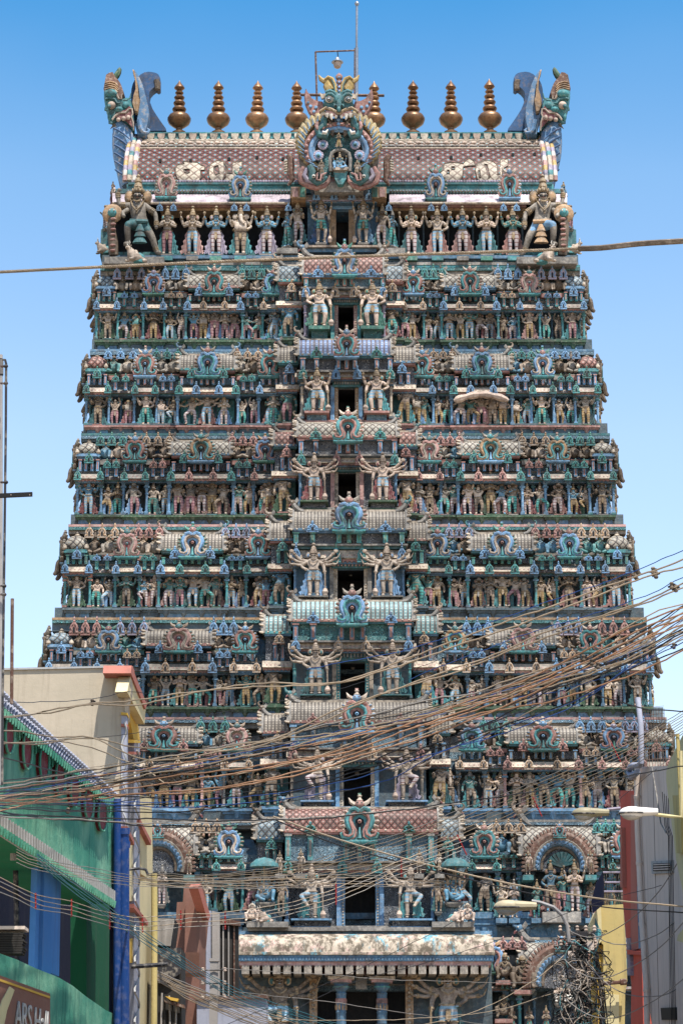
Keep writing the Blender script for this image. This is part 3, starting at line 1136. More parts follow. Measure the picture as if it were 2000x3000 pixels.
SBAR = {2: 'lat_blue', 3: 'bead_tan', 4: 'lat_rust', 5: 'bead_tan', 6: 'bead_teal', 7: 'bead_tan', 8: 'lat_blue', 9: 'lat_blue'}
POSTC = {2: ('teal', 'rose'), 3: ('blue', 'pink'), 4: ('blue', 'rose'), 5: ('teal', 'greenl'), 6: ('blued', 'rose'), 7: ('grey', 'blue'), 8: ('teal', 'grey'), 9: ('teal', 'grey')}
BUDC = {2: (0, 3), 3: (1, 0), 4: (1, 2), 5: (0, 1), 6: (0, 3), 7: (2, 3), 8: (5, 1), 9: (3, 5)}
BACK = 12.6   # tower's middle plane in depth


def CM():
    return rnd.choice(['cream', 'ash', 'ash', 'tan2', 'grey'])


def lerp(a, b, t):
    return a + (b - a) * t


POSES = ['hip', 'swayr', 'swayl', 'four', 'pray', 'archer', 'dance', 'bowl', 'stretch', 'child', 'six', 'lift']
for k in range(2, 10):
    (yA, yB0, yB1, yP, yC, yS, yL), LX, RX = T[k]
    Fy = FY[k]
    dl, dr = LX[0], RX[4]
    hw = 34 + 2 * (k - 2)
    eL, eR = dl - hw, dr + hw
    # core storey: four-sided block, front wall recessed behind the figures
    a = W(eL + 14, yS, Fy + 1.2)
    b = W(eR - 14, yS, Fy + 1.2)
    zt = W(1000, yA - 28, Fy + 1.2).z
    zb = W(1000, yL + 6, Fy + 1.2).z if k < 9 else 0.0
    m = MB()
    m.bx(a.x, b.x, Fy + 1.2, 2 * BACK - Fy - 1.2, zb, zt, 0)
    # plinth of the roof zone (behind pedestals)
    zp0, zp1 = W(1000, yC, Fy + .5).z, W(1000, yB1 + 4, Fy + .5).z
    m.bx(a.x - .05, b.x + .05, Fy + .45, 2 * BACK - Fy - .45, zp0 + .02, zp0 + (zp1 - zp0) * .62, 1)
    m.bx(a.x + .10, b.x - .10, Fy + .80, 2 * BACK - Fy - .80, zp0 + (zp1 - zp0) * .62, zp1 + .25, 2)
    # wrap-around ledge at the figures' feet
    zl0, zl1 = W(1000, yL, Fy + .1).z, W(1000, yS, Fy + .1).z
    m.bx(a.x - .04, b.x + .04, Fy + .30, 2 * BACK - Fy - .30, zl1 - .26, zl1 - .01, 3)
    m.bx(a.x + .04, b.x - .04, Fy + .50, 2 * BACK - Fy - .50, zl0 - .15, zl1 - .262, 1)
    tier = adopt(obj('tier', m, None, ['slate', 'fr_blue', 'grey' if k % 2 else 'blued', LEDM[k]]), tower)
    # string courses
    strip(tier, 'string_course', eL + 15, eR - 15, yA + 1, yA + 8, Fy + .48, {2: 'teal', 3: 'blued', 4: 'teald', 5: 'pink', 6: 'ochre', 7: 'pink', 8: 'grey', 9: 'cream'}[k], .8)
    strip(tier, 'string_course', eL + 15, eR - 15, yA + 18, yB0 + 4, Fy + .55, rnd.choice(['ash', 'grey', 'slate']), .5)
    strip(tier, 'string_course', eL + 15, eR - 15, yA + 9, yA + 17, Fy + .42, rnd.choice(['fr_teal', 'fr_blue']), .7)
    strip(tier, 'string_course', eL + 8, eR - 8, yP - 3, yP + 2, Fy + .42, 'grey', .5)
    strip(tier, 'string_course', eL + 8, eR - 8, yP + 4, yP + 10, Fy + .50, rnd.choice(['blued', 'teald', 'rose']), .5)
    for side, X, sgn in (('left', LX, 1), ('right', [RX[4], RX[3], RX[2], RX[1], RX[0]], -1)):
        xd, xk, xs, xk2, xc = X
        if k == 9 and side == 'left':
            continue
        w = 28 + 1.5 * (k - 2)
        pd = yB1 + (24 if k < 8 else 34)      # foot of gables / top of posts
        # --- corner pavilion
        dw = hw * 1.75
        o = place('corner_dome', DOME, xd, pd - 8, Fy + .55, dw, (pd - 8 - yB0) * 1.0, [{2: 'lat_blue', 3: 'lat_rust', 6: 'lat_blue'}.get(k, 'lat_pale'), 'teal' if k % 2 else 'blue', 'blued', 'cream'], unit_h=.62)
        adopt(o, tier)
        bud(tier, xd, yB1 - 2, pd + 8, Fy - .05, 26 + k, BUDC[k][0])
        for q in (-.8, -.28, .28, .8):
            post(tier, xd + q * dw * .48, pd, yP - 2, Fy + .15, 9 + k * .5, POSTC[k])
        cornice(tier, xd - dw * .62, xd + dw * .62, yP + 1, yC - 2, Fy - .12, CM())
        for q in (-.5, .5):
            bud(tier, xd + q * dw, yP - 14, yC - 8, Fy - .20, 20 + k, BUDC[k][0])
        for q in (-.52, .52):
            pil(tier, xd + q * dw, yC - 1, yS, Fy + .28, (POSTC[k][0], 'rose' if k in (5, 7) else 'teald'))
        ledge(tier, xd - dw * .62, xd + dw * .62, yS, yL, Fy - .12, LEDM[k])
        # --- horseshoe gable bays
        for j, xx in ((0, xk), (1, xk2)):
            gw = 62 + 3 * (k - 2)
            gable(tier, xx, yB0 - 22, pd + 4, Fy - .05, gw, (k * 3 + j * 2 + (side == 'right')) % 8)
            for q in (-.3, 0, .3):
                post(tier, xx + q * gw, pd + 6, yP - 2, Fy + .12, 9 + k * .4, POSTC[k] if q else (POSTC[k][1], POSTC[k][0]))
            cornice(tier, xx - gw * .62, xx + gw * .62, yP + 1, yC - 2, Fy - .08, CM(), rnd.choice(['rose', 'blued', 'teald']))
            for q in (-.5, .5):
                bud(tier, xx + q * gw * .9, yP - 12, yC - 7, Fy - .18, 20 + k, BUDC[k][1] if j else BUDC[k][0])
                pil(tier, xx + q * gw, yC - 1, yS, Fy + .32, (POSTC[k][0], 'blued'))
            ledge(tier, xx - gw * .6, xx + gw * .6, yS, yL, Fy - .08, LEDM[k])
        # --- barrel roofed bay
        bw = 74 + 5 * (k - 2)
        if k < 8:
            barrel(tier, xs - bw, xs + bw, yB0, yB1 + 4, Fy - .10, BAR[k])
            gable(tier, xs, yB0 - 30, pd + 4, Fy - .38, 66 + 5 * (k - 2), (k * 5 + 1 + (side == 'right') * 0) % 8)
            for q in (-.58, .58):
                bud(tier, xs + q * bw, yB1 - 4, pd + 7, Fy - .30, 28 + k, BUDC[k][0])
        else:
            barrel(tier, xs - bw * 1.05, xs + bw * 1.05, yB0 - 14, yB1 + 30, Fy - .05, BAR[k])
        for q in (-.95, -.58, -.22, 0, .22, .58, .95):
            if k < 8:
                post(tier, xs + q * bw, pd + 7, yP - 2, Fy - .02, 10 + k * .5, POSTC[k] if q else (POSTC[k][1], POSTC[k][0]))
        strip(tier, 'carved_panel', xs - bw * .9, xs + bw * .9, pd + 10, yP - 4, Fy + .2, rnd.choice(['fr_dark', 'fr_blue']), .4)
        if k < 8:
            cornice(tier, xs - bw * 1.15, xs + bw * 1.15, yP + 1, yC - 2, Fy - .35, 'cream' if k % 2 else 'ash', 'pink')
            for q in (-1.05, -.42, .42, 1.05):
                bud(tier, xs + q * bw, yP - 14, yC - 6, Fy - .44, 24 + k, BUDC[k][0] if abs(q) > 1 else BUDC[k][1])
        for q in (-1.12, 1.12):
            pil(tier, xs + q * bw, yC - 1, yS, Fy - .05, (POSTC[k][0] if k != 7 else 'pink', 'blued'))
        for q in (-.72, -.30, .30, .72):
            pil(tier, xs + q * bw, yC - 1, yS, Fy + .62, ('blued' if k % 2 else 'teald', 'slate'), .5)
        strip(tier, 'carved_panel', xs - bw * 1.0, xs + bw * 1.0, yC - 2, yS, Fy + .85, {2: 'blued', 3: 'teal', 4: 'fr_blue', 5: 'blued', 6: 'blued', 7: 'slate', 8: 'slate', 9: 'slate'}[k], .5)
        ledge(tier, xs - bw * 1.18, xs + bw * 1.18, yS, yL, Fy - .3, LEDM[k])
        # --- secondary barrel beside the centre bay
        ctr = C.get(k)
        if ctr:
            inner = ctr[0] if side == 'left' else ctr[1]
            x0, x1 = (xc - 22, inner + 4) if side == 'left' else (inner - 4, xc + 34)
            if side == 'right':
                x1 = xc + 26
            cy0, cy1 = (ctr[2] + yB0) / 2 + 0, (ctr[3] + yB1) / 2 + 2
            barrel(tier, x0, x1, cy0, cy1, Fy - .55, SBAR[k], ends=(side == 'left', side == 'right'), tail=False)
            bud(tier, (x0 + x1) / 2 + sgn * 4, cy1 + 0, cy1 + 34, Fy - .75, 28 + k, BUDC[k][1])
            post(tier, (x0 + x1) / 2 - 8, cy1 + 36, yP - 4, Fy - .45, 14, POSTC[k])
            post(tier, (x0 + x1) / 2 + 14, cy1 + 36, yP - 4, Fy - .45, 14, POSTC[k])
            strip(tier, 'carved_panel', x0 + 2, x1 - 2, cy1 + 8, yP, Fy - .28, 'fr_dark', .8)
            cornice(tier, x0 - 8, x1 + 4, yP - 8, yC - 10, Fy - .62)
            ledge(tier, x0 - 6, x1 + 6, yS - 6, yL - 4, Fy - .6, LEDM[k])
            strip(tier, 'carved_panel', x0 + 4, x1 - 2, yC - 10, yS - 6, Fy + .3, 'teald', .8)
        # --- small paired ornaments on posts in the gaps
        gaps = [(xd + dw * .5, xk - 34), (xk + 34, xs - bw - 8), (xs + bw + 8, xk2 - 34)] if side == 'left' else [(xk + 34, xd - dw * .5), (xs + bw + 8, xk - 34), (xk2 + 34, xs - bw - 8)]
        for gi, (g0, g1) in enumerate(gaps):
            g0, g1 = min(g0, g1), max(g0, g1)
            for q in (.3, .7):
                xx = lerp(g0, g1, q)
                bud(tier, xx, pd - 4, yP - 14, Fy + .02, 22 + k, BUDC[k][0] if gi % 2 == 0 else BUDC[k][1])
                post(tier, xx, yP - 14, yP + 14, Fy + .16, 12 + k * .4, POSTC[k])
            cornice(tier, g0 - 4, g1 + 4, yP + 8, yC - 1, Fy + .22, 'grey', 'teald')
            ledge(tier, g0 - 6, g1 + 6, yS, yL - 4, Fy + .08, LEDM[k])
            pil(tier, lerp(g0, g1, .5), yC - 1, yS, Fy + .7, ('blued', 'teald'), .5)
            # seated figures
            ns = 2 if (g1 - g0) > 42 else 1
            for q in ((.08, .5, .92) if ns == 2 else (.2, .8)):
                bud(tier, lerp(g0 - 6, g1 + 6, q), yA - 3, yB0 + 13, Fy + .05, 25 + k, [3, 2, 4, 0, 1][(k + gi) % 5])
            gn = ['by corner dome', 'by outer gable', 'by inner gable'][gi]
            if k < 9:
                for q in range(ns):
                    t = (q + .5) / ns
                    kd = rnd.choice(['sit', 'situp', 'sitx', 'sit'])
                    xx = lerp(g0 - 4, g1 + 4, t)
                    wh = '%s %s, %s wing' % (('left of two' if q == 0 else 'right of two') if ns == 2 else 'single one', gn, side)
                    statue(kd, xx, pd + 2, (pd - yB0) * 1.18, Fy + .40, wh, k, wx=.98)
                    # a stool to sit on
                    strip(tier, 'stool', xx - 16, xx + 16, pd + 2, pd + 14, Fy + .22, rnd.choice(['rose', 'grey', 'teald']), .5)
        # --- standing figures
        if k == 9:
            continue
        H = yS - yC
        rows = []
        rows.append((xd, H + 8, -.02, 'four', 'under corner dome'))
        g = gaps
        names = ['by corner dome', 'by outer gable', 'by inner gable']
        for gi, (g0, g1) in enumerate(g):
            g0, g1 = min(g0, g1), max(g0, g1)
            for q, t in enumerate((.24, .78)):
                rows.append((lerp(g0, g1, t), H - 4 - rnd.random() * 6, .30, rnd.choice(POSES), ('left' if q == 0 else 'right') + ' of two ' + names[gi]))
        rows.append((xk, H + 6, .02, rnd.choice(['four', 'hip', 'pray4']), 'under outer gable'))
        rows.append((xk2, H + 2, .02, rnd.choice(['four', 'hip', 'swayl']), 'under inner gable'))
        if k < 8:
            ncol = [-.78, -.40, 0, .40, .78] if k != 3 or side == 'right' else [-.62, 0, .62]
            for i, q in enumerate(ncol):
                mid = q == 0
                rows.append((xs + q * bw, H + (16 if mid else 2), -.22, ('six' if k % 2 else 'pray4') if mid else rnd.choice(['hip', 'swayr', 'swayl', 'pray', 'stretch', 'archer', 'bowl']), (('middle one' if mid else NTH[i + 1] + ' from left') + ' under barrel roof')))
        if ctr:
            rows.append((xc + (6 if side == 'left' else -4), H + 22, -.70, 'swayl' if side == 'left' else 'swayr', 'beside centre bay'))
            rows.append((xc - 34 if side == 'left' else xc + 30, H + 4, -.10, rnd.choice(POSES), 'next outward from centre bay'))
        if k == 2 and side == 'left':
            rows = [(r[0], r[1], r[2], 'ganapati', r[4]) if r[4].startswith('middle') else r for r in rows]
        if k == 3 and side == 'right':
            cv = MB()
            c0_ = [W(xs + q, 1176 - 20 * math.cos(q / 82 * 1.5), Fy - .55) for q in range(-82, 83, 8)]
            cv.tube(c0_, [.06] + [.16 + .03 * math.sin(i * 1.3) for i in range(len(c0_) - 2)] + [.06], 0, 8)
            adopt(obj('canopy', cv, None, ['skinp']), tier)
        for (xx, hh, dy, kd, wh) in rows:
            base = yS if dy > -.5 else yS - 6
            statue(kd, xx + rnd.uniform(-3, 3), base, hh * rnd.uniform(1.06, 1.17), Fy + .20 + dy * .6 if dy > -.5 else Fy - .38, wh + ', ' + side + ' wing', k, wx=1.0)
    # --- figures and gables along the flanks (seen in profile)
    for s, xe in ((-1, a.x + .12), (1, b.x - .12)):
        sd = 'left' if s < 0 else 'right'
        dep = 2 * BACK - 2 * Fy
        zf = zl1
        hh = (zt - zf)
        for i in range(3):
            y = Fy + 1.2 + i * 2.0
            kd = ['hip', 'four', 'swayr'][i]
            me = KINDS[kd][0]
            sc = (W(1000, yC, Fy).z - zl1) * .98
            o = obj('statue', me, None, loc=(xe + s * .34, y, zf + .02), rot=(0, 0, s * math.pi / 2), scale=sc)
            sk, lg = rnd.choice(SKIN), rnd.choice(LEGC)
            recolor(o, [sk[0], lg[0], rnd.choice(SHAWL), 'gold', 'grey', 'black', 'skinp'])
            tag(o, '%s figure in profile, %s back along %s flank, %s tier' % (sk[1], NTH[i + 1], sd, ORD[k]), 'statue', 'statues along the flanks of the tower')
        for i in range(3):
            y = Fy + 1.0 + i * 2.3
            sc = (zt - zp0) * .36
            o = obj('gable_ornament', GABLE, None, loc=(xe + s * (.26 + .05 * i), y, zp0 + .6), rot=(0, 0, s * math.pi / 2), scale=(sc * .9, sc * 1.3, sc))
            recolor(o, ['umber', 'teald', 'ash', 'umber', 'deep', 'tan', 'blued'])
            adopt(o, tier)
        # flank pilasters and roof
        fl = MB()
        for i in range(6):
            y = Fy + .9 + i * (dep - 1.8) / 5
            po = obj('pilaster', PIL, None, loc=(xe + s * .05, y, zf), scale=(zp0 - zf) * .6)
            po.scale.z = (zp0 - zf)
            recolor(po, ['teald', 'blued'])
            adopt(po, tier)
            me = KINDS[['sit', 'situp', 'sitx'][i % 3]][0]
            fo = obj('flank_figure', me, None, loc=(xe + s * .12, y + .5, zp0 + .05), rot=(0, 0, s * math.pi / 2), scale=(zt - zp0) * .95)
            recolor(fo, ['umber', 'umber', 'teald', 'gold', 'grey', 'black', 'tan'])
            adopt(fo, tier)
        zz0, zz1 = zp0 + .35, zp1 + .25
        yc0, yc1 = BACK - 2.2, BACK + 2.2
        fl.bx(xe - s * .4, xe + s * .3, yc0, yc1, zz0, zz1, 1)
        adopt(obj('flank_wall', fl, None, ['teald', 'grey']), tier)

    # --- centre bay
    if k in C:
        (bx0, bx1, by0, by1, gx, gt, gb, gw, pB, c0, c1, d0, d1, dy0, dy1, g1x, g2x, gtop, gfeet, podB) = C[k]
        Fc = Fy - 1.35
        pal = {2: 2, 3: 1, 4: 3, 5: 0, 6: 0, 7: 1, 8: 3}[k]
        barrel(tier, bx0 + 8, bx1 - 8, by0, by1, Fc - .05, CBAR[k], depth=.75)
        gable(tier, gx, gt, gb, Fc - .42, gw, pal)
        for q in (-.62, .62):
            xx = gx + q * (bx1 - bx0) / 2
            bud(tier, xx, by1 - 22, by1 + 10, Fc - .35, 34 + k, BUDC[k][0])
        # wall body of the bay, with a doorway recess lined near-black for its inner shade
        m = MB()
        A = lambda x, y, Y=Fc: W(x, y, Y)
        xl, xr = A(bx0 + 10, c1).x, A(bx1 - 10, c1).x
        xd0, xd1 = A(d0, dy0).x, A(d1, dy0).x
        zt_, zb_ = A(gx, by1 + 6).z, A(gx, podB + 6).z
        zd0, zd1 = A(gx, dy1).z, A(gx, dy0).z
        yw = Fc + .62
        yb = Fy + 1.3
        m.bx(xl, xd0, yw, yb, zb_, zt_, 0)
        m.bx(xd1, xr, yw, yb, zb_, zt_, 0)
        m.bx(xd0, xd1, yw, yb, zd1, zt_, 0)
        m.bx(xd0, xd1, yw, yb, zb_, zd0, 0)
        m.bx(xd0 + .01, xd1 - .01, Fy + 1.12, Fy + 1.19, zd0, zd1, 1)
        m.bx(xd0 - .04, xd0 + .03, yw + .05, Fy + 1.12, zd0, zd1, 1)
        m.bx(xd1 - .03, xd1 + .04, yw + .05, Fy + 1.12, zd0, zd1, 1)
        m.bx(xd0, xd1, yw + .05, Fy + 1.12, zd1 - .02, zd1 + .02, 1)
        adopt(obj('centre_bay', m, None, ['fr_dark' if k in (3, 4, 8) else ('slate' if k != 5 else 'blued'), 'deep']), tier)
        # plinth with posts
        strip(tier, 'carved_panel', bx0 + 10, bx1 - 10, by1 + 12, pB, Fc + .12, {2: 'fr_blue', 3: 'fr_dark', 4: 'fr_dark', 5: 'fr_dark', 6: 'fr_teal', 7: 'fr_blue', 8: 'fr_blue'}[k], .7)
        strip(tier, 'string_course', bx0 + 4, bx1 - 4, by1 + 7, by1 + 14, Fc - .04, {2: 'ochre', 5: 'teal', 6: 'blue'}.get(k, 'blued'), .7)
        W2 = (bx1 - bx0) / 2
        for q in (-.9, -.62, -.17, 0, .17, .62, .9):
            post(tier, gx + q * W2, by1 + 14, pB - 1, Fc + .02, 14 + k, POSTC[k] if q else (POSTC[k][1], POSTC[k][0]))
        strip(tier, 'string_course', bx0 + 2, bx1 - 2, pB, pB + 5, Fc - .06, 'grey', .8)
        strip(tier, 'string_course', bx0 + 8, bx1 - 8, pB + 5, c0 + 2, Fc + .06, rnd.choice(['blued', 'teald', 'lilac']), .7)
        cornice(tier, bx0 - 4, bx1 + 4, c0, c1, Fc + .08, 'cream', 'rose', back=.6)
        for q in (-.9, -.22, .22, .9):
            bud(tier, gx + q * W2, c0 - 18, c1 - 4, Fc - .06, 26 + k, BUDC[k][0] if abs(q) > .5 else BUDC[k][1])
        # dentil band over the door
        m = MB()
        za, zb2 = A(gx, dy0 - 2).z, A(gx, c1).z
        m.bx(xd0 - .25, xd1 + .25, yw - .25, yw, za, zb2 + .02, 0)
        nd = 10
        for i in range(nd):
            xx = xd0 - .2 + (i + .5) * (xd1 - xd0 + .4) / nd
            m.bx(xx - .035, xx + .035, yw - .33, yw - .25, (za + zb2) / 2, zb2, 1)
        adopt(obj('door_lintel', m, None, ['teald', 'pink' if k == 5 else 'grey']), tier)
        # jambs
        for sx, xx in ((-1, xd0), (1, xd1)):
            m = MB()
            m.bx(xx, xx + sx * .16, yw - .12, yw + .02, zd0, zd1 + .1, 0)
            m.bx(xx + sx * .165, xx + sx * .34, yw - .20, yw + .02, zd0, zd1 + .1, 1)
            n = int((zd1 - zd0) / .12)
            for i in range(n):
                m.ell((xx + sx * .08, yw - .13, zd0 + (i + .5) * (zd1 - zd0) / n), (.045, .03, .04), 2, 5, 4)
            adopt(obj('door_jamb', m, None, [{2: 'pink', 3: 'ochre', 4: 'cream', 5: 'cream', 6: 'teal', 7: 'cream', 8: 'blue'}[k], {2: 'teal', 3: 'blue', 4: 'pink', 5: 'grey', 6: 'cream', 7: 'blue', 8: 'skyblue'}[k], 'cream']), tier)
        for q in (-.90, .90):
            pil(tier, gx + q * W2 * 1.02, c1 - 2, podB - 6, Fc + .25, ({2: 'lilac', 3: 'cream', 4: 'blue', 5: 'blue', 6: 'teal', 7: 'cream', 8: 'skyblue'}[k], 'slate'), .55)
        # podium under the guards
        for gx_ in (g1x, g2x):
            gwid = abs(gx_ - gx) * .42
            m = MB()
            p0, p1 = A(gx_ - gwid, podB, Fc - .3), A(gx_ + gwid, gfeet, Fc - .3)
            z0_, z1_ = p0.z, p1.z
            hh = z1_ - z0_
            m.bx(p0.x, p1.x, Fc - .50, yw + .1, z1_ - hh * .22, z1_, 0)
            m.bx(p0.x + .12, p1.x - .12, Fc - .18, yw + .1, z0_ - .05, z1_ - hh * .22, 1)
            m.bx(p0.x + .05, p1.x - .05, Fc - .24, yw + .1, z0_ - .06, z0_ + hh * .12, 0)
            adopt(obj('podium', m, None, [{2: 'greenl', 3: 'rose', 4: 'green', 5: 'grey', 6: 'teald', 7: 'skyblue', 8: 'blue'}[k], {2: 'fr_teal', 3: 'fr_blue'}.get(k, 'fr_dark')]), tier)
        strip(tier, 'string_course', bx0, bx1, podB - 4, podB + 3, Fc - .12, {2: 'green', 3: 'rose', 7: 'blue', 8: 'grey'}.get(k, 'grey'), 1.2)
        # hanging lamp in the doorway
        lp = W((d0 + d1) / 2, dy0 + 12, Fy + .1)
        L = MB()
        L.tube([lp + Vector((0, 0, .35)), lp + Vector((0, 0, .05))], .012, 0, 5)
        L.lathe([(.05, .08), (.14, .0), (.15, -.03), (.09, -.04), (.10, -.16), (.06, -.24), (.01, -.25)], lp, 0, 10)
        o = obj('hanging_lamp', L, None, [P['grey']])
        tag(o, 'small glass lamp hanging in the doorway of the %s tier' % ORD[k], 'lamp', 'lamps hanging in the tower doorways')
        C[k] = C[k] + (Fc,)
# ---------------------------------------------------------------- large statues with parts
PARTMATS = SLOTS


def proto(kw):
    parts = figure(sub=2, face=True, **kw)
    return {n: mb.mesh(n) for n, mb in parts.items()}


BIG = {
    'guard4': proto(dict(shorts=True, larms=['hip', 'up'], rarms=['club', 'up'], club=-1, lleg='stand', rleg='sway')),
    'guard8': proto(dict(shorts=True, larms=['hip', 'fan1', 'fan2', 'fan3'], rarms=['club', 'fan1', 'fan2', 'fan3'], club=-1, lleg='stand', rleg='stand')),
    'cross8': proto(dict(shorts=True, larms=['bless', 'fan1', 'fan2', 'fan3'], rarms=['club', 'fan1', 'fan2', 'fan3'], club=-1, lleg='lift', rleg='stand')),
    'pray4': proto(dict(larms=['pray', 'up'], rarms=['pray', 'up'])),
    'pray2': proto(dict(larms=['pray'], rarms=['pray'])),
    'bless4': proto(dict(larms=['hip', 'up'], rarms=['bless', 'up'])),
    'elephant': proto(dict(larms=['hip', 'up'], rarms=['bless', 'up'], fat=1.5, elephant=True)),
    'lady': proto(dict(larms=['down'], rarms=['bless'], lleg='stand', rleg='sway', sway=.025)),
    'deity': proto(dict(larms=['knee', 'up'], rarms=['bless', 'up'], lleg='sit', rleg='squat', seated=True)),
    'give': proto(dict(larms=['bow'], rarms=['hip'], lleg='stand', rleg='sway')),
    'monk': proto(dict(larms=['knee'], rarms=['knee'], lleg='squat', rleg='squat', seated=True, crown='dome')),
}
for d in BIG.values():
    for me in d.values():
        for n in PARTMATS:
            me.materials.append(P[n])


def big(kind, px, py, h, Y, label, cat, mats=(), mirror=False, group=None, name='statue', rz=0, skip=(), wx=1.0):
    p = W(px, py, Y)
    s = (W(px, py - h, Y).z - p.z) / (.70 if kind in ('deity', 'monk') else 1.0)
    r = empty(name, p, rz)
    r.scale = (-s * wx if mirror else s * wx, s, s)
    tag(r, label, cat, group)
    ms = list(SLOTS)
    for i, m in enumerate(mats):
        if m:
            ms[i] = m
    for n, me in BIG[kind].items():
        if n in skip:
            continue
        o = obj(n, me, r)
        recolor(o, ms)
    return r


ga = {2: ('guard4', ('skinp', 'leg_b', 'greenl', 'gold')), 3: ('guard4', ('skinp', 'leg_b', 'teal', 'gold')), 4: ('guard8', ('skinp', 'leg_b', 'wine', 'tan')),
      5: ('guard8', ('tan2', 'leg_b', 'skyblue', 'tan')), 6: ('guard8', ('tan2', 'leg_b', 'teald', 'tan')), 7: ('cross8', ('tan2', 'leg_w', 'lilac', 'tan')), 8: ('cross8', ('tan2', 'leg_b', 'teal', 'tan'))}
for k in range(2, 9):
    c = C[k]
    g1x, g2x, gt_, gf_, Fc = c[15], c[16], c[17], c[18], c[-1]
    kd, ms = ga[k]
    for sx, gx_ in ((-1, g1x), (1, g2x)):
        if kd == 'cross8' or True:
            big(kd, gx_, gf_ + 1, (gf_ - gt_) * 1.12, Fc - .26,
                '%s-armed door guardian leaning on a club, %s of the doorway, %s tier' % ('four' if kd == 'guard4' else 'many', 'left' if sx < 0 else 'right', ORD[k]),
                'guardian statue', ms, mirror=(sx < 0), group='door guardians beside the central doorways', name='guardian_statue', skip=('pedestal',), wx=1.42 if kd == 'guard4' else 1.25)

# ---------------------------------------------------------------- top storey
F1 = FY[1]
m = MB()
aL, aR = W(320, 745, F1 + 1.6), W(1662, 745, F1 + 1.6)
zt, zb = W(1000, 556, F1 + 1.6).z, W(1000, 778, F1 + 1.6).z
m.bx(aL.x, aR.x, F1 + 1.6, 2 * BACK - F1 - 1.6, zb, zt, 0)
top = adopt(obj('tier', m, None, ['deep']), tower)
strip(top, 'string_course', 300, 1690, 768, 776, F1 - .55, 'grey', 2)
strip(top, 'string_course', 306, 1684, 757, 768, F1 - .40, 'fr_blue', 2)
strip(top, 'string_course', 320, 1668, 748, 757, F1 - .60, 'blued', 2.2)
strip(top, 'string_course', 330, 1660, 738, 748, F1 + .5, 'teal', 1)
for x0, x1 in ((470, 845), (1150, 1540)):
    strip(top, 'string_course', x0, x1, 595, 606, F1 - .05, 'pink', .9)
    strip(top, 'string_course', x0, x1, 606, 617, F1 + .12, 'ochre', .9)
    for i in range(6):
        pil(top, lerp(x0 + 18, x1 - 10, i / 5), 617, 745, F1 + 1.1, ('slate', 'slate'), .35)
# sloping painted eave
for x0, x1 in ((330, 850), (1140, 1660)):
    m = MB()
    p0, p1, q0, q1 = W(x0, 594, F1 - .3), W(x1, 594, F1 - .3), W(x0, 566, F1 + .9), W(x1, 566, F1 + .9)
    n = int((x1 - x0) / 13)
    for i in range(n):
        a, b = p0.lerp(p1, i / n), p0.lerp(p1, (i + .985) / n)
        c_, d_ = q0.lerp(q1, i / n), q0.lerp(q1, (i + .985) / n)
        v = [a, b, d_, c_, a - Vector((0, 0, .1)), b - Vector((0, 0, .1)), d_ - Vector((0, -.4, .1)), c_ - Vector((0, -.4, .1))]
        m.add(v, [(0, 1, 2, 3), (7, 6, 5, 4), (0, 4, 5, 1), (2, 6, 7, 3), (1, 5, 6, 2), (3, 7, 4, 0)], 0)
    m.tube([p0 + Vector((0, -.03, -.03)), p1 + Vector((0, -.03, -.03))], .06, 1, 6)
    adopt(obj('eave', m, None, ['lilacp', 'cream']), top)
strip(top, 'string_course', 340, 1650, 553, 566, F1 + .75, 'teald', 2)
for x0, x1 in ((372, 850), (1140, 1620)):
    m = MB()
    n = int((x1 - x0) / 9)
    for i in range(n):
        p = W(lerp(x0, x1, (i + .5) / n), 560, F1 + .70)
        m.ell(p, (.07, .05, .07), 0, 7, 5)
        m.ell(p + Vector((0, -.05, 0)), (.035, .03, .035), 1, 6, 4)
    adopt(obj('bead_course', m, None, ['gold', 'skyblue']), top)
strip(top, 'string_course', 372, 1620, 540, 553, F1 + .95, 'teal', 2)
strip(top, 'string_course', 376, 1616, 534, 540, F1 + .85, 'teald', 2)
m = MB()
n = 150
for i in range(n):
    p = W(lerp(385, 1607, (i + .5) / n), 531, F1 + .88)
    m.ell(p, (.075, .06, .075), 0, 6, 4)
adopt(obj('bead_course', m, None, ['lilac']), top)
for xx, t0, t1, w, pal in ((487, 486, 578, 62, 7), (704, 490, 582, 62, 2), (1276, 481, 582, 62, 2), (1492, 484, 580, 62, 1)):
    gable(top, xx, t0, t1, F1 - .2, w, pal)
    for q in (-14, 0, 14):
        post(top, xx + q, t1 + 5, 596, F1 - .1, 11, ('teal', 'blued'))
for xx in (468, 508, 686, 722, 1262, 1300, 1474, 1512, 845, 1138):
    bud(top, xx, 592, 616, F1 - .35, 22, 0)

# --- the great wagon-vault roof
YF, YC = F1 + 1.3, BACK
RR = YC - YF
x0r, x1r = W(398, 525, YF).x, W(1594, 525, YF).x
z0r = W(1000, 531, YF).z
z1r = W(1000, 402, YC).z
HR = z1r - z0r
ACT = []
for i in range(25):
    t = math.pi * i / 24
    u_ = 1 - abs(math.cos(t))
    ACT.append((YC - RR * math.cos(t), z0r + HR * (.50 * u_ + .50 * math.sqrt(max(0, 1 - (1 - u_) ** 2)))))
m = MB()
v = [(x0r, y, z) for y, z in ACT] + [(x1r, y, z) for y, z in ACT]
n = 25
m.add(v, [(i, i + n, i + 1 + n, i + 1) for i in range(n - 1)] + [tuple(range(n)), tuple(reversed(range(n, 2 * n)))], [0] * (n - 1) + [1, 1])


def arc_v(y, z):
    """arc length up the front of the vault"""
    s_ = 0
    for i in range(12):
        (a, b), (c_, d_) = ACT[i], ACT[i + 1]
        L = math.hypot(c_ - a, d_ - b)
        if z <= d_ or i == 11:
            return s_ + L * max(0, min(1, (z - b) / max(1e-6, d_ - b)))
        s_ += L
    return s_


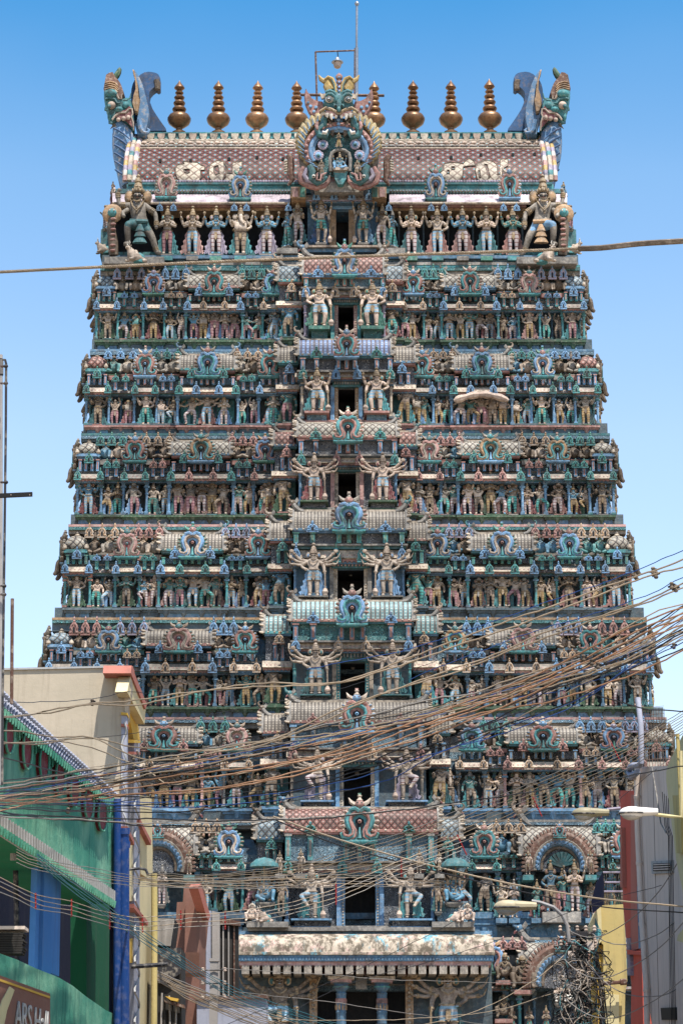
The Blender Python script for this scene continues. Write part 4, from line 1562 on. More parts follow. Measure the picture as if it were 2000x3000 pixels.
roof_uv = lambda c: (c.x + 50, (arc_v(c.y, c.z) if c.y <= YC + .01 else arc_v(2 * YC - c.y, c.z)) + .0)
roof = tpart('vaulted_roof', m, ['lat_red', 'grey'], top, roof_uv)


def on_roof(px, py, off=.03):
    Y = YF + .1
    for _ in range(25):
        p = W(px, py, Y)
        y = YF
        for i in range(12):
            (a, b), (c_, d_) = ACT[i], ACT[i + 1]
            if b <= p.z <= d_:
                y = a + (c_ - a) * (p.z - b) / max(1e-6, d_ - b)
                break
        else:
            y = YC if p.z > z1r else YF
        Y = Y * .5 + (y - off) * .5
    return W(px, py, Y)


def inside(poly, x, y):
    c = False
    j = len(poly) - 1
    for i in range(len(poly)):
        xi, yi = poly[i]
        xj, yj = poly[j]
        if (yi > y) != (yj > y) and x < (xj - xi) * (y - yi) / (yj - yi) + xi:
            c = not c
        j = i
    return c


P['lat_letter'] = lattice('lat_letter', (.38, .32, .23), (.17, .11, .075), (.36, .30, .22), .46)
LET = [
    (400, [(360, 350), (380, 320), (440, 312), (430, 290), (560, 300), (600, 330), (625, 330), (625, 370), (590, 370), (590, 440), (570, 475), (420, 478), (380, 450), (360, 400)], [[(430, 362), (490, 362), (488, 392), (470, 400), (445, 390)]]),
    (400, [(665, 360), (690, 310), (740, 285), (800, 290), (830, 330), (835, 400), (880, 400), (885, 300), (970, 290), (970, 340), (930, 400), (900, 470), (700, 478), (670, 430)], [[(710, 340), (750, 325), (765, 400), (730, 412), (712, 380)], [(800, 300), (830, 340), (820, 430), (790, 470), (806, 400)]]),
    (1120, [(565, 310), (640, 300), (740, 310), (790, 260), (840, 290), (850, 330), (810, 330), (740, 340), (735, 420), (700, 480), (600, 480), (540, 420), (530, 390), (560, 370)], [[(590, 370), (612, 370), (612, 402), (592, 402)], [(632, 338), (662, 338), (662, 364), (634, 364)]]),
    (1120, [(850, 370), (870, 310), (940, 280), (1010, 290), (1050, 320), (1055, 410), (1078, 410), (1080, 270), (1150, 270), (1150, 330), (1100, 360), (1090, 460), (920, 485), (870, 450)], [[(878, 370), (894, 375), (900, 440), (884, 430)], [(930, 315), (960, 318), (990, 430), (975, 445), (955, 370)]]),
]
for ox, poly, holes in LET:
    m, ed = MB(), MB()
    pp = [(ox + x / 3.136, 380 + y / 3.136) for x, y in poly]
    hh = [[(ox + x / 3.136, 380 + y / 3.136) for x, y in h] for h in holes]
    xa, xb = min(p[0] for p in pp), max(p[0] for p in pp)
    ya, yb = min(p[1] for p in pp), max(p[1] for p in pp)
    st = 2.0
    idx = {}

    def vid(i, j):
        if (i, j) not in idx:
            idx[(i, j)] = len(m.v)
            m.v.append(tuple(on_roof(xa + i * st, ya + j * st)))
        return idx[(i, j)]
    for i in range(int((xb - xa) / st) + 1):
        for j in range(int((yb - ya) / st) + 1):
            x, y = xa + (i + .5) * st, ya + (j + .5) * st
            if inside(pp, x, y) and not any(inside(h, x, y) for h in hh):
                m.f.append((vid(i, j), vid(i, j + 1), vid(i + 1, j + 1), vid(i + 1, j)))
                m.m.append(0)
    tpart('roof_letter', m, ['lat_letter'], roof, roof_uv)
    for loop in [pp] + hh:
        ed.tube([on_roof(x, y, .04) for x, y in loop + [loop[0]]], .028, 0, 5)
    tpart('letter_outline', ed, ['umber'], roof)
# round tie holes and square vents in the roof
for xx, yy in ((470, 473), (559, 473), (671, 467), (753, 463), (829, 467), (1225, 465), (1321, 463), (1408, 455), (1501, 455), (1565, 453)):
    m = MB()
    p = on_roof(xx, yy, .02)
    m.box(p, (.13, .16, .17), 0)
    tpart('roof_hole', m, ['black'], roof)
# ridge: bead rows, scalloped tiles
m = MB()
zA, yA_ = on_roof(1000, 421, 0).z, on_roof(1000, 421, 0).y
p0, p1 = on_roof(405, 425, .02), on_roof(1590, 425, .02)
nn = 44
for i in range(nn):
    px_ = lerp(409, 1587, (i + .5) / nn)
    p = on_roof(px_, 419, .03)
    m.ell(p, (.16, .12, .10), 0, 8, 5)
    for q in (-6, 6):
        pq = on_roof(px_ + q, 428, .03)
        m.ell(pq, (.12, .09, .07), 2, 7, 4)
    pb = on_roof(px_, 424, .01)
m.tube([on_roof(404, 434, .02), on_roof(1592, 434, .02)], .05, 1, 6)
m.tube([on_roof(404, 412, .02), on_roof(1592, 412, .02)], .05, 1, 6)
tpart('ridge_beads', m, ['skinp', 'cream', 'grey'], roof)
m = MB()
zr0 = W(1000, 411, YC - .45).z
zr1 = W(1000, 391, YC - .45).z
m.bx(x0r, x1r, YC - .40, YC + .40, zr0 - .1, zr1, 1)
nn = 37
for i in range(nn):
    xx = lerp(x0r + .2, x1r - .2, (i + .5) / nn)
    w_ = (x1r - x0r) / nn * .34
    m.prism([(xx - w_, zr1 - .02), (xx + w_, zr1 - .02), (xx + w_, zr1 - .15), (xx + w_ * .6, zr0 + .04), (xx, zr0 - .02), (xx - w_ * .6, zr0 + .04), (xx - w_, zr1 - .15)], YC - .50, YC - .40, [0, 2, 3][i % 3])
    m.prism([(xx - w_, zr1 - .02), (xx + w_, zr1 - .02), (xx + w_, zr1 - .15), (xx + w_ * .6, zr0 + .04), (xx, zr0 - .02), (xx - w_ * .6, zr0 + .04), (xx - w_, zr1 - .15)], YC + .40, YC + .50, 0)
m.bx(x0r - .05, x1r + .05, YC - .46, YC + .46, zr1, zr1 + .07, 1)
m.bx(x0r, x1r, YC - .46, YC + .46, zr0 - .14, zr0 - .06, 1)
tpart('ridge_tiles', m, ['cream', 'teal', 'skinp', 'stone'], roof)
# garland bands at both ends
for s, xx in ((-1, x0r), (1, x1r)):
    for o_, rw, mt in ((.06, .13, ['white', 'lilac', 'yellow', 'pink']), (.30, .15, ['cream', 'teal', 'lilac', 'tan2']), (.52, .12, ['pink', 'white', 'lilac', 'yellow'])):
        m = MB()
        for i in range(13):
            (ya, za), (yb_, zb_) = ACT[i], ACT[i + 1]
            a, b = Vector((xx + s * o_, ya - .05, za)), Vector((xx + s * o_, yb_ - .05, zb_ + .03))
            m.tube([a, a.lerp(b, .94)], rw, i % 4, 6)
        tpart('garland_band', m, mt, roof)
# finials
FIN = MB()
FIN.lathe([(19, 0), (21, 4), (20, 10), (13, 15), (9, 18), (9, 23), (17, 28), (29, 38), (33, 48), (33, 53), (28, 62), (17, 68), (8, 70), (8, 73), (18, 76), (20, 81), (17, 86), (7, 89), (6, 92), (15, 95), (17, 100), (14, 105), (6, 108), (5, 110), (13, 113), (15, 117), (12, 121), (5, 124), (5, 126), (11, 129), (12, 132), (9, 135), (5, 137), (10, 141), (15, 146), (12, 152), (6, 160), (2, 166), (0.5, 170)], n=20)
FINM = FIN.mesh('brass_finial')
FINM.materials.append(P['brass'])
for xx, tt in ((525, 231), (640, 231), (752, 231), (869, 231), (1095, 234), (1209, 230), (1320, 229), (1435, 227)):
    p = W(xx, 392, YC)
    s = (W(xx, tt, YC).z - p.z) / 168
    o = obj('brass_finial', FINM, None, loc=(p.x, YC, zr1 + .06), scale=(s, s, s), rot=(R(rnd.uniform(-1, 1)), R(rnd.uniform(-1, 1)), rnd.random() * 6))
    adopt(o, top)

# --- lion-headed ends of the roof
def z3(u, v, mir):
    x, y = 290 + u / 7.84, 180 + v / 7.84
    return (1974 - x if mir else x), y


def zpoly(pts, mir, Y):
    out = []
    for u, v in pts:
        x, y = z3(u, v, mir)
        p = W(x, y, Y)
        out.append((p.x, p.z))
    return out


def zp(u, v, mir, Y):
    return W(*z3(u, v, mir), Y)


for mir in (False, True):
    Yh = YC - 1.2
    grp = []
    def E(mb, u, v, r, mt, Y=Yh, ry=None):
        p = zp(u, v, mir, Y)
        k = mpp(300, 300, Y) / 7.84
        mb.ell(p, (r[0] * k, ry or r[0] * k, r[1] * k), mt, 12, 8)
    def TB(mb, pts, rad, mt, Y=Yh):
        k = mpp(300, 300, Y) / 7.84
        rr = [q * k for q in rad] if hasattr(rad, '__len__') else rad * k
        mb.tube([zp(u, v, mir, Y) for u, v in pts], rr, mt, 8)
    fin = MB()
    fin.prism(zpoly([(970, 350), (1060, 305), (1150, 290), (1250, 300), (1330, 320), (1390, 360), (1415, 410), (1412, 640), (1370, 675), (1310, 640), (1240, 690), (1180, 760), (1160, 850), (1185, 1000), (1250, 1170), (1330, 1300), (1430, 1450), (1560, 1630), (1560, 1680), (900, 1690), (760, 1200), (745, 900), (750, 700), (780, 580), (830, 480)], mir, YC), YC - .35, YC + .45, 0, bulge=.03)
    TB(fin, [(1320, 430), (1345, 520), (1345, 650)], [70, 75, 70], 1, YC - .3)
    o1 = adopt(obj('crest_fin', fin, None, ['deepblue', 'umber']), top)
    ear = MB()
    ear.prism(zpoly([(770, 190), (805, 135), (860, 210), (920, 300), (1000, 480), (1070, 750), (1140, 1050), (1152, 1200), (1130, 1400), (1090, 1560), (1060, 1680), (880, 1690), (860, 1400), (890, 1200), (950, 900), (900, 500), (840, 380)], mir, Yh), Yh + .1, Yh + .75, 0, bulge=.05)
    ear.prism(zpoly([(775, 190), (810, 200), (860, 380), (890, 520), (920, 850), (950, 900), (900, 1210), (830, 1190), (770, 1000), (800, 800), (850, 650), (835, 400)], mir, Yh), Yh - .12, Yh + .2, 1, bulge=.08)
    TB(ear, [(930, 1350), (960, 1550), (1040, 1640), (1130, 1640), (1160, 1580), (1110, 1540)], [70, 60, 50, 45, 35, 20], 0, Yh - .1)
    adopt(obj('ear', ear, None, ['bodyblue', 'ochre']), top)
    hd = MB()
    hd.prism(zpoly([(120, 700), (250, 660), (370, 660), (430, 760), (480, 900), (560, 920), (680, 880), (740, 900), (780, 1050), (800, 1300), (800, 1500), (780, 1600), (700, 1500), (560, 1400), (330, 1400), (230, 1250), (150, 1050), (120, 850)], mir, Yh), Yh - .35, Yh + .75, 0, bulge=.10)
    E(hd, 290, 760, (150, 110), 0, Yh - .3)
    E(hd, 620, 1010, (80, 90), 0, Yh - .38)
    E(hd, 470, 1110, (90, 70), 0, Yh - .42)
    E(hd, 260, 1270, (60, 120), 0, Yh - .25)
    TB(hd, [(150, 870), (250, 840), (360, 870), (420, 960), (470, 960), (500, 940)], [30, 36, 34, 28, 24, 12], 5, Yh - .42)
    TB(hd, [(560, 900), (650, 900), (720, 840), (745, 720)], [30, 34, 26, 8], 5, Yh - .3)
    E(hd, 295, 1010, (98, 95), 1, Yh - .42)
    E(hd, 235, 1030, (48, 60), 2, Yh - .66)
    E(hd, 228, 1030, (22, 30), 5, Yh - .78)
    hd.prism(zpoly([(350, 1350), (480, 1220), (610, 1210), (735, 1110), (765, 1200), (770, 1400), (790, 1600), (640, 1440)], mir, Yh), Yh - .45, Yh - .3, 3)
    TB(hd, [(310, 1340), (380, 1250), (480, 1180), (610, 1180), (690, 1100), (760, 1090), (780, 1200), (745, 1270), (790, 1400), (800, 1590)], [26, 26, 26, 24, 24, 24, 20, 20, 18, 14], 4, Yh - .46)
    for u, v_, r_ in ((450, 1340, (52, 50)), (570, 1315, (52, 55)), (680, 1290, (48, 62))):
        E(hd, u, v_, r_, 1, Yh - .55)
    TB(hd, [(380, 1350), (300, 1430), (240, 1420), (235, 1360), (270, 1350)], [34, 30, 22, 14, 8], 5, Yh - .2)
    TB(hd, [(360, 1440), (320, 1500), (265, 1550)], [36, 24, 4], 6, Yh - .2)
    TB(hd, [(160, 1060), (150, 1120), (200, 1140)], [26, 24, 14], 5, Yh - .5)
    adopt(obj('beast_head', hd, None, ['teal', 'skinp', 'teald', 'wine', 'tan2', 'teald', 'umber']), top)
    cw = MB()
    cw.prism(zpoly([(110, 640), (140, 480), (165, 345), (250, 290), (330, 280), (400, 410), (470, 480), (520, 560), (570, 700), (600, 800), (560, 890), (470, 890), (430, 800), (380, 690), (260, 655), (150, 700)], mir, Yh), Yh - .3, Yh + .6, 0, bulge=.08)
    for j, v_ in enumerate((470, 520, 570, 620)):
        TB(cw, [(140, v_ + 20), (250, v_ - 10), (370, v_ + 20), (440, v_ + 90)], 16, 1, Yh - .33)
    TB(cw, [(330, 420), (400, 340), (450, 260), (480, 180), (485, 135)], [70, 80, 70, 50, 8], 2, Yh)
    TB(cw, [(380, 660), (420, 780), (460, 860), (520, 860), (520, 760)], [26, 30, 30, 24, 12], 3, Yh - .36)
    adopt(obj('crest', cw, None, ['brown', 'ochre', 'green', 'tan']), top)
    bd = MB()
    pts = [(520, 1480), (545, 1640), (560, 1900), (575, 2150), (600, 2350), (630, 2600), (680, 2850)]
    k = mpp(300, 300, Yh) / 7.84
    rr = [165, 235, 255, 250, 235, 200, 150]
    bd.tube([zp(u, v_, mir, Yh + .15) for u, v_ in pts], [q * k for q in rr], 0, 14)
    E(bd, 500, 1500, (165, 130), 0, Yh + .1)
    for j in range(6):
        v_ = 1530 + j * 190
        TB(bd, [(335 + j * 8, v_), (430, v_ + 40), (570, v_ + 130), (720 - j * 2, v_ + 260)], [22, 28, 26, 12], 1, Yh - .46 + .01 * j)
    adopt(obj('scaled_body', bd, None, ['bodyblue', 'deepblue']), top)
    # blue shell behind the corner figure
    sh = MB()
    sh.prism(zpoly([(330, 1600), (640, 1650), (760, 1700), (760, 2500), (740, 2950), (560, 2950), (420, 2600), (330, 2200)], mir, YC - .4), YC - .9, YC + 1.5, 0, bulge=.05)
    adopt(obj('roof_end', sh, None, ['deepblue']), top)
    # lower flank gable silhouettes
    for (u, v_, h_, rz_) in ((300, 2350, 60, 0),):
        pass

# --- central kirtimukha gable
KX = lambda u: 840 + u / 4.9
KY = lambda v: 200 + v / 4.9
YK = F1 - 1.1
kk = mpp(990, 400, YK) / 4.9


def kp(u, v, dy=0.0):
    return W(KX(u), KY(v), YK + dy)


class KB(MB):
    def E(s, u, v, r, mt, dy=0.0, ry=None, nu=12, nv=7):
        s.ell(kp(u, v, dy), (r[0] * kk, (ry or min(r)) * kk, r[1] * kk), mt, nu, nv)

    def T(s, pts, rad, mt, dy=0.0, n=8):
        s.tube([kp(u, v, dy) for u, v in pts], [q * kk for q in rad] if hasattr(rad, '__len__') else rad * kk, mt, n)

    def PR(s, pts, y0, y1, mt, bulge=0):
        q = [(kp(u, v, 0).x, kp(u, v, 0).z) for u, v in pts]
        s.prism(q, YK + y0, YK + y1, mt, bulge=bulge)


def mir(pts, c=745):
    return [(2 * c - u, v) for u, v in pts]


CX_ = 745
P['featherg'] = paint('featherg', (.34, .26, .11), dirt=.7)
b = KB()
ring = [(CX_ + 610 * math.cos(R(a)), 1130 - 440 * math.sin(R(a)) * (1.0 if a < 180 else .9)) for a in range(-40, 221, 10)]
b.PR([(400, 1750), (300, 1500), (190, 1300), (160, 1100), (220, 900), (360, 760), (520, 700), (970, 700), (1130, 760), (1270, 900), (1330, 1100), (1300, 1300), (1190, 1500), (1090, 1750)], .15, 1.6, 0)
b.PR([(420, 1640), (1080, 1640), (1100, 1790), (400, 1790)], -.1, 1.4, 1)
b.PR([(520, 1500), (980, 1500), (1000, 1700), (500, 1700)], .05, 1.4, 2)
adopt(obj('gable_body', b, None, ['ash', 'grey', 'rose']), top)
b = KB()
for s in (0, 1):
    fl = (lambda p: p) if s == 0 else mir
    for i in range(14):
        a = R(108 + i * 9.6)
        cu, cv = CX_ + 500 * math.cos(a), 1090 - 420 * math.sin(a)
        ou, ov = CX_ + 590 * math.cos(a - .12), 1100 - 440 * math.sin(a - .12) - 40
        b.T(fl([(cu + 60 * math.cos(a + 1.6), cv + 40), (cu, cv), (ou, ov), (ou - 10, ov - 50)]), [34, 58, 50, 12], 0, -.02)
        b.T(fl([(cu + 30 * math.cos(a + 1.6), cv + 20), (cu, cv), (ou, ov)]), [8, 12, 6], 1, -.30)
adopt(obj('feather_ring', b, None, ['featherg', 'blue']), top)
b = KB()
for R0, rad, mt, dy in ((470, 44, 0, -.18), (405, 34, 1, -.26), (360, 24, 2, -.20)):
    b.T([(CX_ + R0 * math.cos(R(a)), 1180 - R0 * .78 * math.sin(R(a))) for a in range(-30, 211, 12)], rad, mt, dy)
for s in (0, 1):
    fl = (lambda p: p) if s == 0 else mir
    for i in range(8):
        a = R(105 + i * 13)
        b.E(*fl([(CX_ + 470 * math.cos(a), 1180 - 366 * math.sin(a))])[0], (26, 26), 3, -.36)
adopt(obj('arch_ring', b, None, ['rose', 'skyblue', 'blue', 'pink']), top)
b = KB()
b.PR([(450, 1300), (480, 1050), (620, 960), (870, 960), (1010, 1050), (1050, 1300), (1040, 1560), (450, 1560)], -.02, .2, 2)
for u, v_ in ((517, 1098), (452, 1250), (980, 1095), (1043, 1248)):
    for i in range(12):
        a = 2 * math.pi * i / 12
        b.E(u + 52 * math.cos(a), v_ + 52 * math.sin(a), (26, 26), 0, -.34, 14, 7, 5)
    b.E(u, v_, (52, 52), 1, -.36, 20)
    b.E(u, v_, (24, 24), 2, -.45, 20)
adopt(obj('lotus_flower', b, None, ['lilac', 'skyblue', 'fr_teal']), top)
b = KB()
b.T([(625, 1480), (620, 1300), (650, 1210), (700, 1180), (760, 1170), (830, 1180), (890, 1220), (910, 1300), (905, 1480)], 26, 0, -.3)
b.PR([(640, 1500), (640, 1300), (680, 1220), (760, 1195), (840, 1220), (890, 1300), (890, 1500)], -.12, -.05, 1)
b.PR([(670, 1520), (870, 1520), (850, 1640), (800, 1720), (740, 1720), (690, 1640)], -.45, -.1, 2)
b.PR([(655, 1490), (885, 1490), (870, 1530), (670, 1530)], -.6, -.1, 3)
adopt(obj('niche', b, None, ['grey', 'black', 'teal', 'tan2']), top)
# lower sea-beast heads
for s in (0, 1):
    fl = (lambda p: p) if s == 0 else mir
    b = KB()
    b.T(fl([(240, 1420), (190, 1530), (210, 1630), (310, 1690), (430, 1720), (540, 1690), (600, 1620), (615, 1540)]), [30, 44, 46, 46, 42, 36, 28, 12], 0, -.30)
    b.T(fl([(290, 1440), (250, 1540), (300, 1610), (400, 1640)]), [26, 36, 40, 30], 1, -.45)
    b.T(fl([(330, 1400), (370, 1500), (350, 1590), (440, 1650), (520, 1610), (580, 1560)]), [44, 58, 50, 44, 34, 16], 2, -.52)
    b.T(fl([(400, 1560), (440, 1500), (430, 1600), (480, 1610), (500, 1530), (570, 1500)]), [16, 20, 16, 16, 20, 10], 4, -.7)
    b.E(*fl([(385, 1550)])[0], (26, 26), 3, -.78)
    b.E(*fl([(385, 1550)])[0], (12, 12), 5, -.9)
    sl = ['rose', 'lilac', 'teald', 'white', 'pink', 'black', 'umber']
    adopt(obj('sea_beast', b, None, sl), top)
    b = KB()
    b.T(fl([(540, 720), (530, 800), (440, 880), (460, 960), (560, 990), (600, 920), (560, 860)]), [40, 54, 50, 50, 48, 34, 14], 2, -.35)
    b.T(fl([(440, 770), (425, 830), (440, 880)]), [22, 28, 16], 4, -.55)
    b.T(fl([(510, 920), (560, 930), (590, 880)]), [26, 26, 10], 3, -.6)
    for j in range(5):
        b.T(fl([(600 + 10 * j, 740 + 40 * j), (640, 800 + 36 * j), (670, 900 + 20 * j)]), [16, 20, 10], 6, -.28)
    adopt(obj('sea_beast', b, None, sl), top)
# the face
b = KB()
b.E(740, 480, (215, 150), 0, -.25, 110, 16, 10)
b.PR([(520, 560), (600, 470), (740, 440), (880, 470), (960, 560), (900, 640), (740, 660), (590, 640)], -.55, .1, 0, bulge=.1)
b.PR([(690, 900), (690, 680), (800, 680), (800, 900)], -.25, .1, 4)
for j, v_ in enumerate((740, 800, 855)):
    b.E(742, v_, (28, 28), 8, -.34)
b.T([(745, 450), (750, 520), (745, 600)], [30, 40, 34], 0, -.72)
b.E(745, 590, (30, 44), 0, -.82)
for s in (0, 1):
    fl = (lambda p: p) if s == 0 else mir
    b.E(*fl([(613, 445)])[0], (64, 58), 1, -.58, 50)
    b.E(*fl([(606, 445)])[0], (36, 38), 2, -.82, 34)
    b.E(*fl([(602, 445)])[0], (17, 18), 1, -.95, 16)
    b.E(*fl([(602, 445)])[0], (11, 12), 3, -1.0, 12)
    b.T(fl([(555, 400), (590, 370), (640, 370), (690, 410), (710, 470)]), [16, 22, 24, 22, 14], 0, -.75)
    b.T(fl([(555, 350), (620, 330), (690, 360), (705, 430)]), [30, 36, 34, 20], 0, -.5)
    b.T(fl([(470, 620), (560, 570), (640, 590), (700, 620), (745, 660)]), [18, 26, 24, 22, 22], 5, -.72)
    b.T(fl([(560, 640), (640, 640), (720, 690)]), [34, 34, 26], 6, -.62)
    b.E(*fl([(695, 540)])[0], (32, 30), 0, -.75)
    b.T(fl([(690, 555), (700, 520), (715, 560)]), [8, 12, 8], 3, -.9)
    for (u, v_, L) in ((575, 650, 60), (635, 660, 84), (700, 690, 30)):
        b.T(fl([(u, v_), (u + 5, v_ + L * .6), (u + 10, v_ + L)]), [30, 22, 4], 1, -.70)
    b.T(fl([(480, 690), (510, 660), (560, 650)]), [12, 22, 26], 7, -.6)
    b.PR(fl([(470, 390), (510, 420), (560, 400), (555, 470), (500, 480)]), -.35, -.2, 7)
adopt(obj('lion_face', b, None, ['teald', 'white', 'slate', 'black', 'blued', 'gold', 'pink', 'cream', 'skyblue']), top)
b = KB()
for s in (0, 1):
    fl = (lambda p: p) if s == 0 else mir
    b.T(fl([(630, 330), (590, 250), (585, 180), (540, 190), (490, 160), (455, 100)]), [78, 74, 62, 44, 34, 10], 0, -.2)
    b.T(fl([(700, 360), (690, 240), (650, 150), (590, 125), (540, 160)]), [22, 28, 28, 24, 12], 0, -.4)
    b.T(fl([(690, 340), (680, 240), (640, 160)]), [8, 8, 8], 2, -.56)
    b.PR(fl([(550, 320), (700, 330), (710, 400), (560, 380)]), -.35, .1, 1, .06)
adopt(obj('horn', b, None, ['yellow', 'teal', 'teald']), top)
b = KB()
for j, v_ in enumerate((130, 200, 270, 330, 385, 425)):
    b.E(750, v_, ((52, 60), (42, 44), (36, 36), (32, 32), (28, 28), (26, 26))[j], 0, -.35, 26)
    b.E(750, v_, (18, 18), 1, -.55, 10)
b.T([(750, 90), (750, 62)], [14, 3], 0, -.35)
adopt(obj('crest', b, None, ['rose', 'skyblue']), top)
for s in (0, 1):
    fl = (lambda p: p) if s == 0 else mir
    b = KB()
    b.PR(fl([(270, 295), (250, 400), (260, 500), (310, 620), (370, 700), (450, 710), (540, 560), (520, 490), (440, 480), (360, 440), (300, 350)]), -.1, .25, 0, bulge=.08)
    for (u, v_, r_) in ((305, 490, 20), (340, 545, 26), (418, 560, 26), (390, 620, 24)):
        b.E(*fl([(u, v_)])[0], (r_, r_), 1, -.14, 8)
    adopt(obj('ear', b, None, ['rose', 'blue']), top)
# frame work on each side of the big gable
for s in (0, 1):
    fl = (lambda p: p) if s == 0 else mir
    b = KB()
    b.PR(fl([(60, 1690), (270, 1690), (270, 1850), (60, 1850)]), .1, 1.2, 0)
    b.PR(fl([(80, 1705), (160, 1705), (160, 1840), (80, 1840)]), .03, .1, 1)
    b.PR(fl([(190, 1705), (265, 1705), (265, 1840), (190, 1840)]), .03, .1, 2)
    b.T(fl([(20, 1250), (50, 1300), (60, 1400), (50, 1500), (80, 1600), (20, 1680)]), [40, 50, 50, 50, 40, 20], 3, .4)
    for j in range(5):
        b.T(fl([(10, 1330 + j * 36), (-40, 1340 + j * 36)]), [22, 14], 4, .35)
    adopt(obj('side_block', b, None, ['ochre', 'pink', 'greenl', 'brown', 'cream']), top)

# centre bay of the top storey
Fc = F1 - .55
m = MB()
A = lambda x, y, Y=Fc: W(x, y, Y)
xd0, xd1 = A(984, 605).x, A(1021, 605).x
zd0, zd1, zt_, zb_ = A(1000, 716).z, A(1000, 606).z, A(1000, 560).z, A(1000, 740).z
xl, xr = A(900, 700).x, A(1108, 700).x
yw = Fc + .6
m.bx(xl, xd0, yw, F1 + 1.7, zb_, zt_, 0)
m.bx(xd1, xr, yw, F1 + 1.7, zb_, zt_, 0)
m.bx(xd0, xd1, yw, F1 + 1.7, zd1, zt_, 0)
m.bx(xd0, xd1, yw, F1 + 1.7, zb_, zd0, 0)
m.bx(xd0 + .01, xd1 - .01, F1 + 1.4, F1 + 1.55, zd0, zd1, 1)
m.bx(xd0 - .3, xd0, yw - .12, yw, zd0, zd1 + .05, 2)
m.bx(xd1, xd1 + .3, yw - .12, yw, zd0, zd1 + .05, 2)
m.bx(xd0 - .3, xd1 + .3, yw - .2, yw, zd1 + .05, zd1 + .25, 3)
for i in range(9):
    m.ell((lerp(xd0 - .3, xd1 + .3, (i + .5) / 9), yw - .25, zd1 + .36), (.08, .08, .11), 4, 7, 5)
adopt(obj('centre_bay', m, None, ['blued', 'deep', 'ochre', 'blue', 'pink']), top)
cornice(top, 890, 1110, 566, 590, Fc - .1, 'grey', 'lilac', back=.8)
for xx in (926, 978, 1030, 1080):
    bud(top, xx, 558, 584, Fc - .25, 24, 0)
strip(top, 'string_course', 890, 1110, 718, 724, Fc - .35, 'tan', 1.2)
strip(top, 'string_course', 898, 1102, 724, 738, Fc - .2, 'blued', 1.2)
lp = W(1003, 622, F1 + .6)
L = MB()
L.tube([lp + Vector((0, 0, .3)), lp], .012, 0, 5)
L.lathe([(.05, .08), (.13, .0), (.13, -.03), (.08, -.05), (.09, -.15), (.05, -.22), (.01, -.23)], lp, 0, 10)
tag(obj('hanging_lamp', L, None, [P['grey']]), 'small glass lamp hanging in the topmost doorway', 'lamp', 'lamps hanging in the tower doorways')

for i, (xx, kd, ms, lab) in enumerate((
    (489, 'pray2', ('tan2', 'leg_p', 'teal', 'gold'), 'tan statue with joined palms, pink banded leggings, nearest the left giant, top storey'),
    (563, 'pray4', ('tan2', 'leg_b', 'pink', 'gold'), 'tan four-armed statue in pale blue banded leggings, second from left, top storey'),
    (632, 'pray4', ('skinb', 'leg_w', 'lilac', 'gold'), 'blue-faced statue in white leggings left of the elephant-headed one, top storey'),
    (704, 'elephant', ('tan2', 'leg_s', 'teal', 'gold'), 'pot-bellied elephant-headed statue on the top storey'),
    (781, 'pray4', ('skinb', 'leg_w', 'lilac', 'gold'), 'blue-faced praying statue just right of the elephant-headed one, top storey'),
    (1205, 'pray4', ('skinp', 'leg_w', 'teald', 'gold'), 'cream statue in white and red banded leggings, first right of centre, top storey'),
    (1281, 'bless4', ('tan2', 'leg_b', 'rose', 'gold'), 'tan statue in blue banded leggings below a blue gable, right half, top storey'),
    (1355, 'pray4', ('skinb', 'leg_w', 'pink', 'gold'), 'blue-faced praying statue, middle of the right-hand five, top storey'),
    (1425, 'pray4', ('skinp', 'leg_b', 'teald', 'gold'), 'cream praying statue with teal shawl, fourth of the right-hand five, top storey'),
    (1503, 'pray4', ('sking', 'leg_w', 'rose', 'gold'), 'green-faced praying statue beside the right giant, top storey'),
)):
    big(kd, xx, 749 if xx != 704 else 748, 150 if kd != 'elephant' else 152, F1 - .28, lab, 'statue', ms, group='large statues standing along the top storey', wx=1.12)
    strip(top, 'bracket', xx - 17, xx + 17, 750, 762, F1 - .70, ['teal', 'grey', 'greenl'][i % 3], .6)
for sx, xx in ((-1, 940), (1, 1064)):
    big('guard4', xx, 716, 148, Fc + .05, 'moustached guardian with club %s of the topmost doorway' % ('left' if sx < 0 else 'right'), 'guardian statue', ('tan2', 'leg_t', 'deepblue' if sx < 0 else 'blued', 'gold'), mirror=sx < 0, group='door guardians beside the central doorways', name='guardian_statue')
for sx, xx, yy in ((-1, 873, 712), (1, 1118, 722)):
    big('lady', xx, yy, 130, F1 - .45, 'female statue with hand lowered, %s of the topmost guardians' % ('left' if sx < 0 else 'right'), 'statue', ('tan', 'leg_w', 'teald', 'gold'), mirror=sx < 0, group='large statues standing along the top storey')
for sx, xx in ((-1, 842), (1, 1148)):
    big('pray2', xx, 724, 118, F1 - .2, 'blue attendant statue turned %s, beyond the topmost female statue' % ('left' if sx < 0 else 'right'), 'statue', ('skinb', 'leg_t', 'teal', 'grey'), mirror=sx < 0, rz=sx * .7, group='large statues standing along the top storey')
    strip(top, 'podium', xx - 32, xx + 38 if sx > 0 else xx + 30, 726, 742, F1 - .75, 'grey', 1.3)
big('deity', 995, 502, 58, YK - .35, 'small blue seated deity in the niche of the big crowning gable', 'seated statue', ('skinb', 'blue', 'teal', 'gold'), wx=1.1)
for sx, xx in ((-1, 942), (1, 1045)):
    big('lady', xx, 525, 62, YK - .62, 'small tan attendant statue %s of the crowning niche' % ('left' if sx < 0 else 'right'), 'statue', ('tan2', 'leg_s', 'tan', 'gold'), mirror=sx < 0, skip=('pedestal', 'shawl'))
big('pray2', 992, 432, 48, YK - .45, 'small winged praying statue above the crowning niche', 'statue', ('umber', 'yellow', 'tan', 'gold'), skip=('pedestal',))

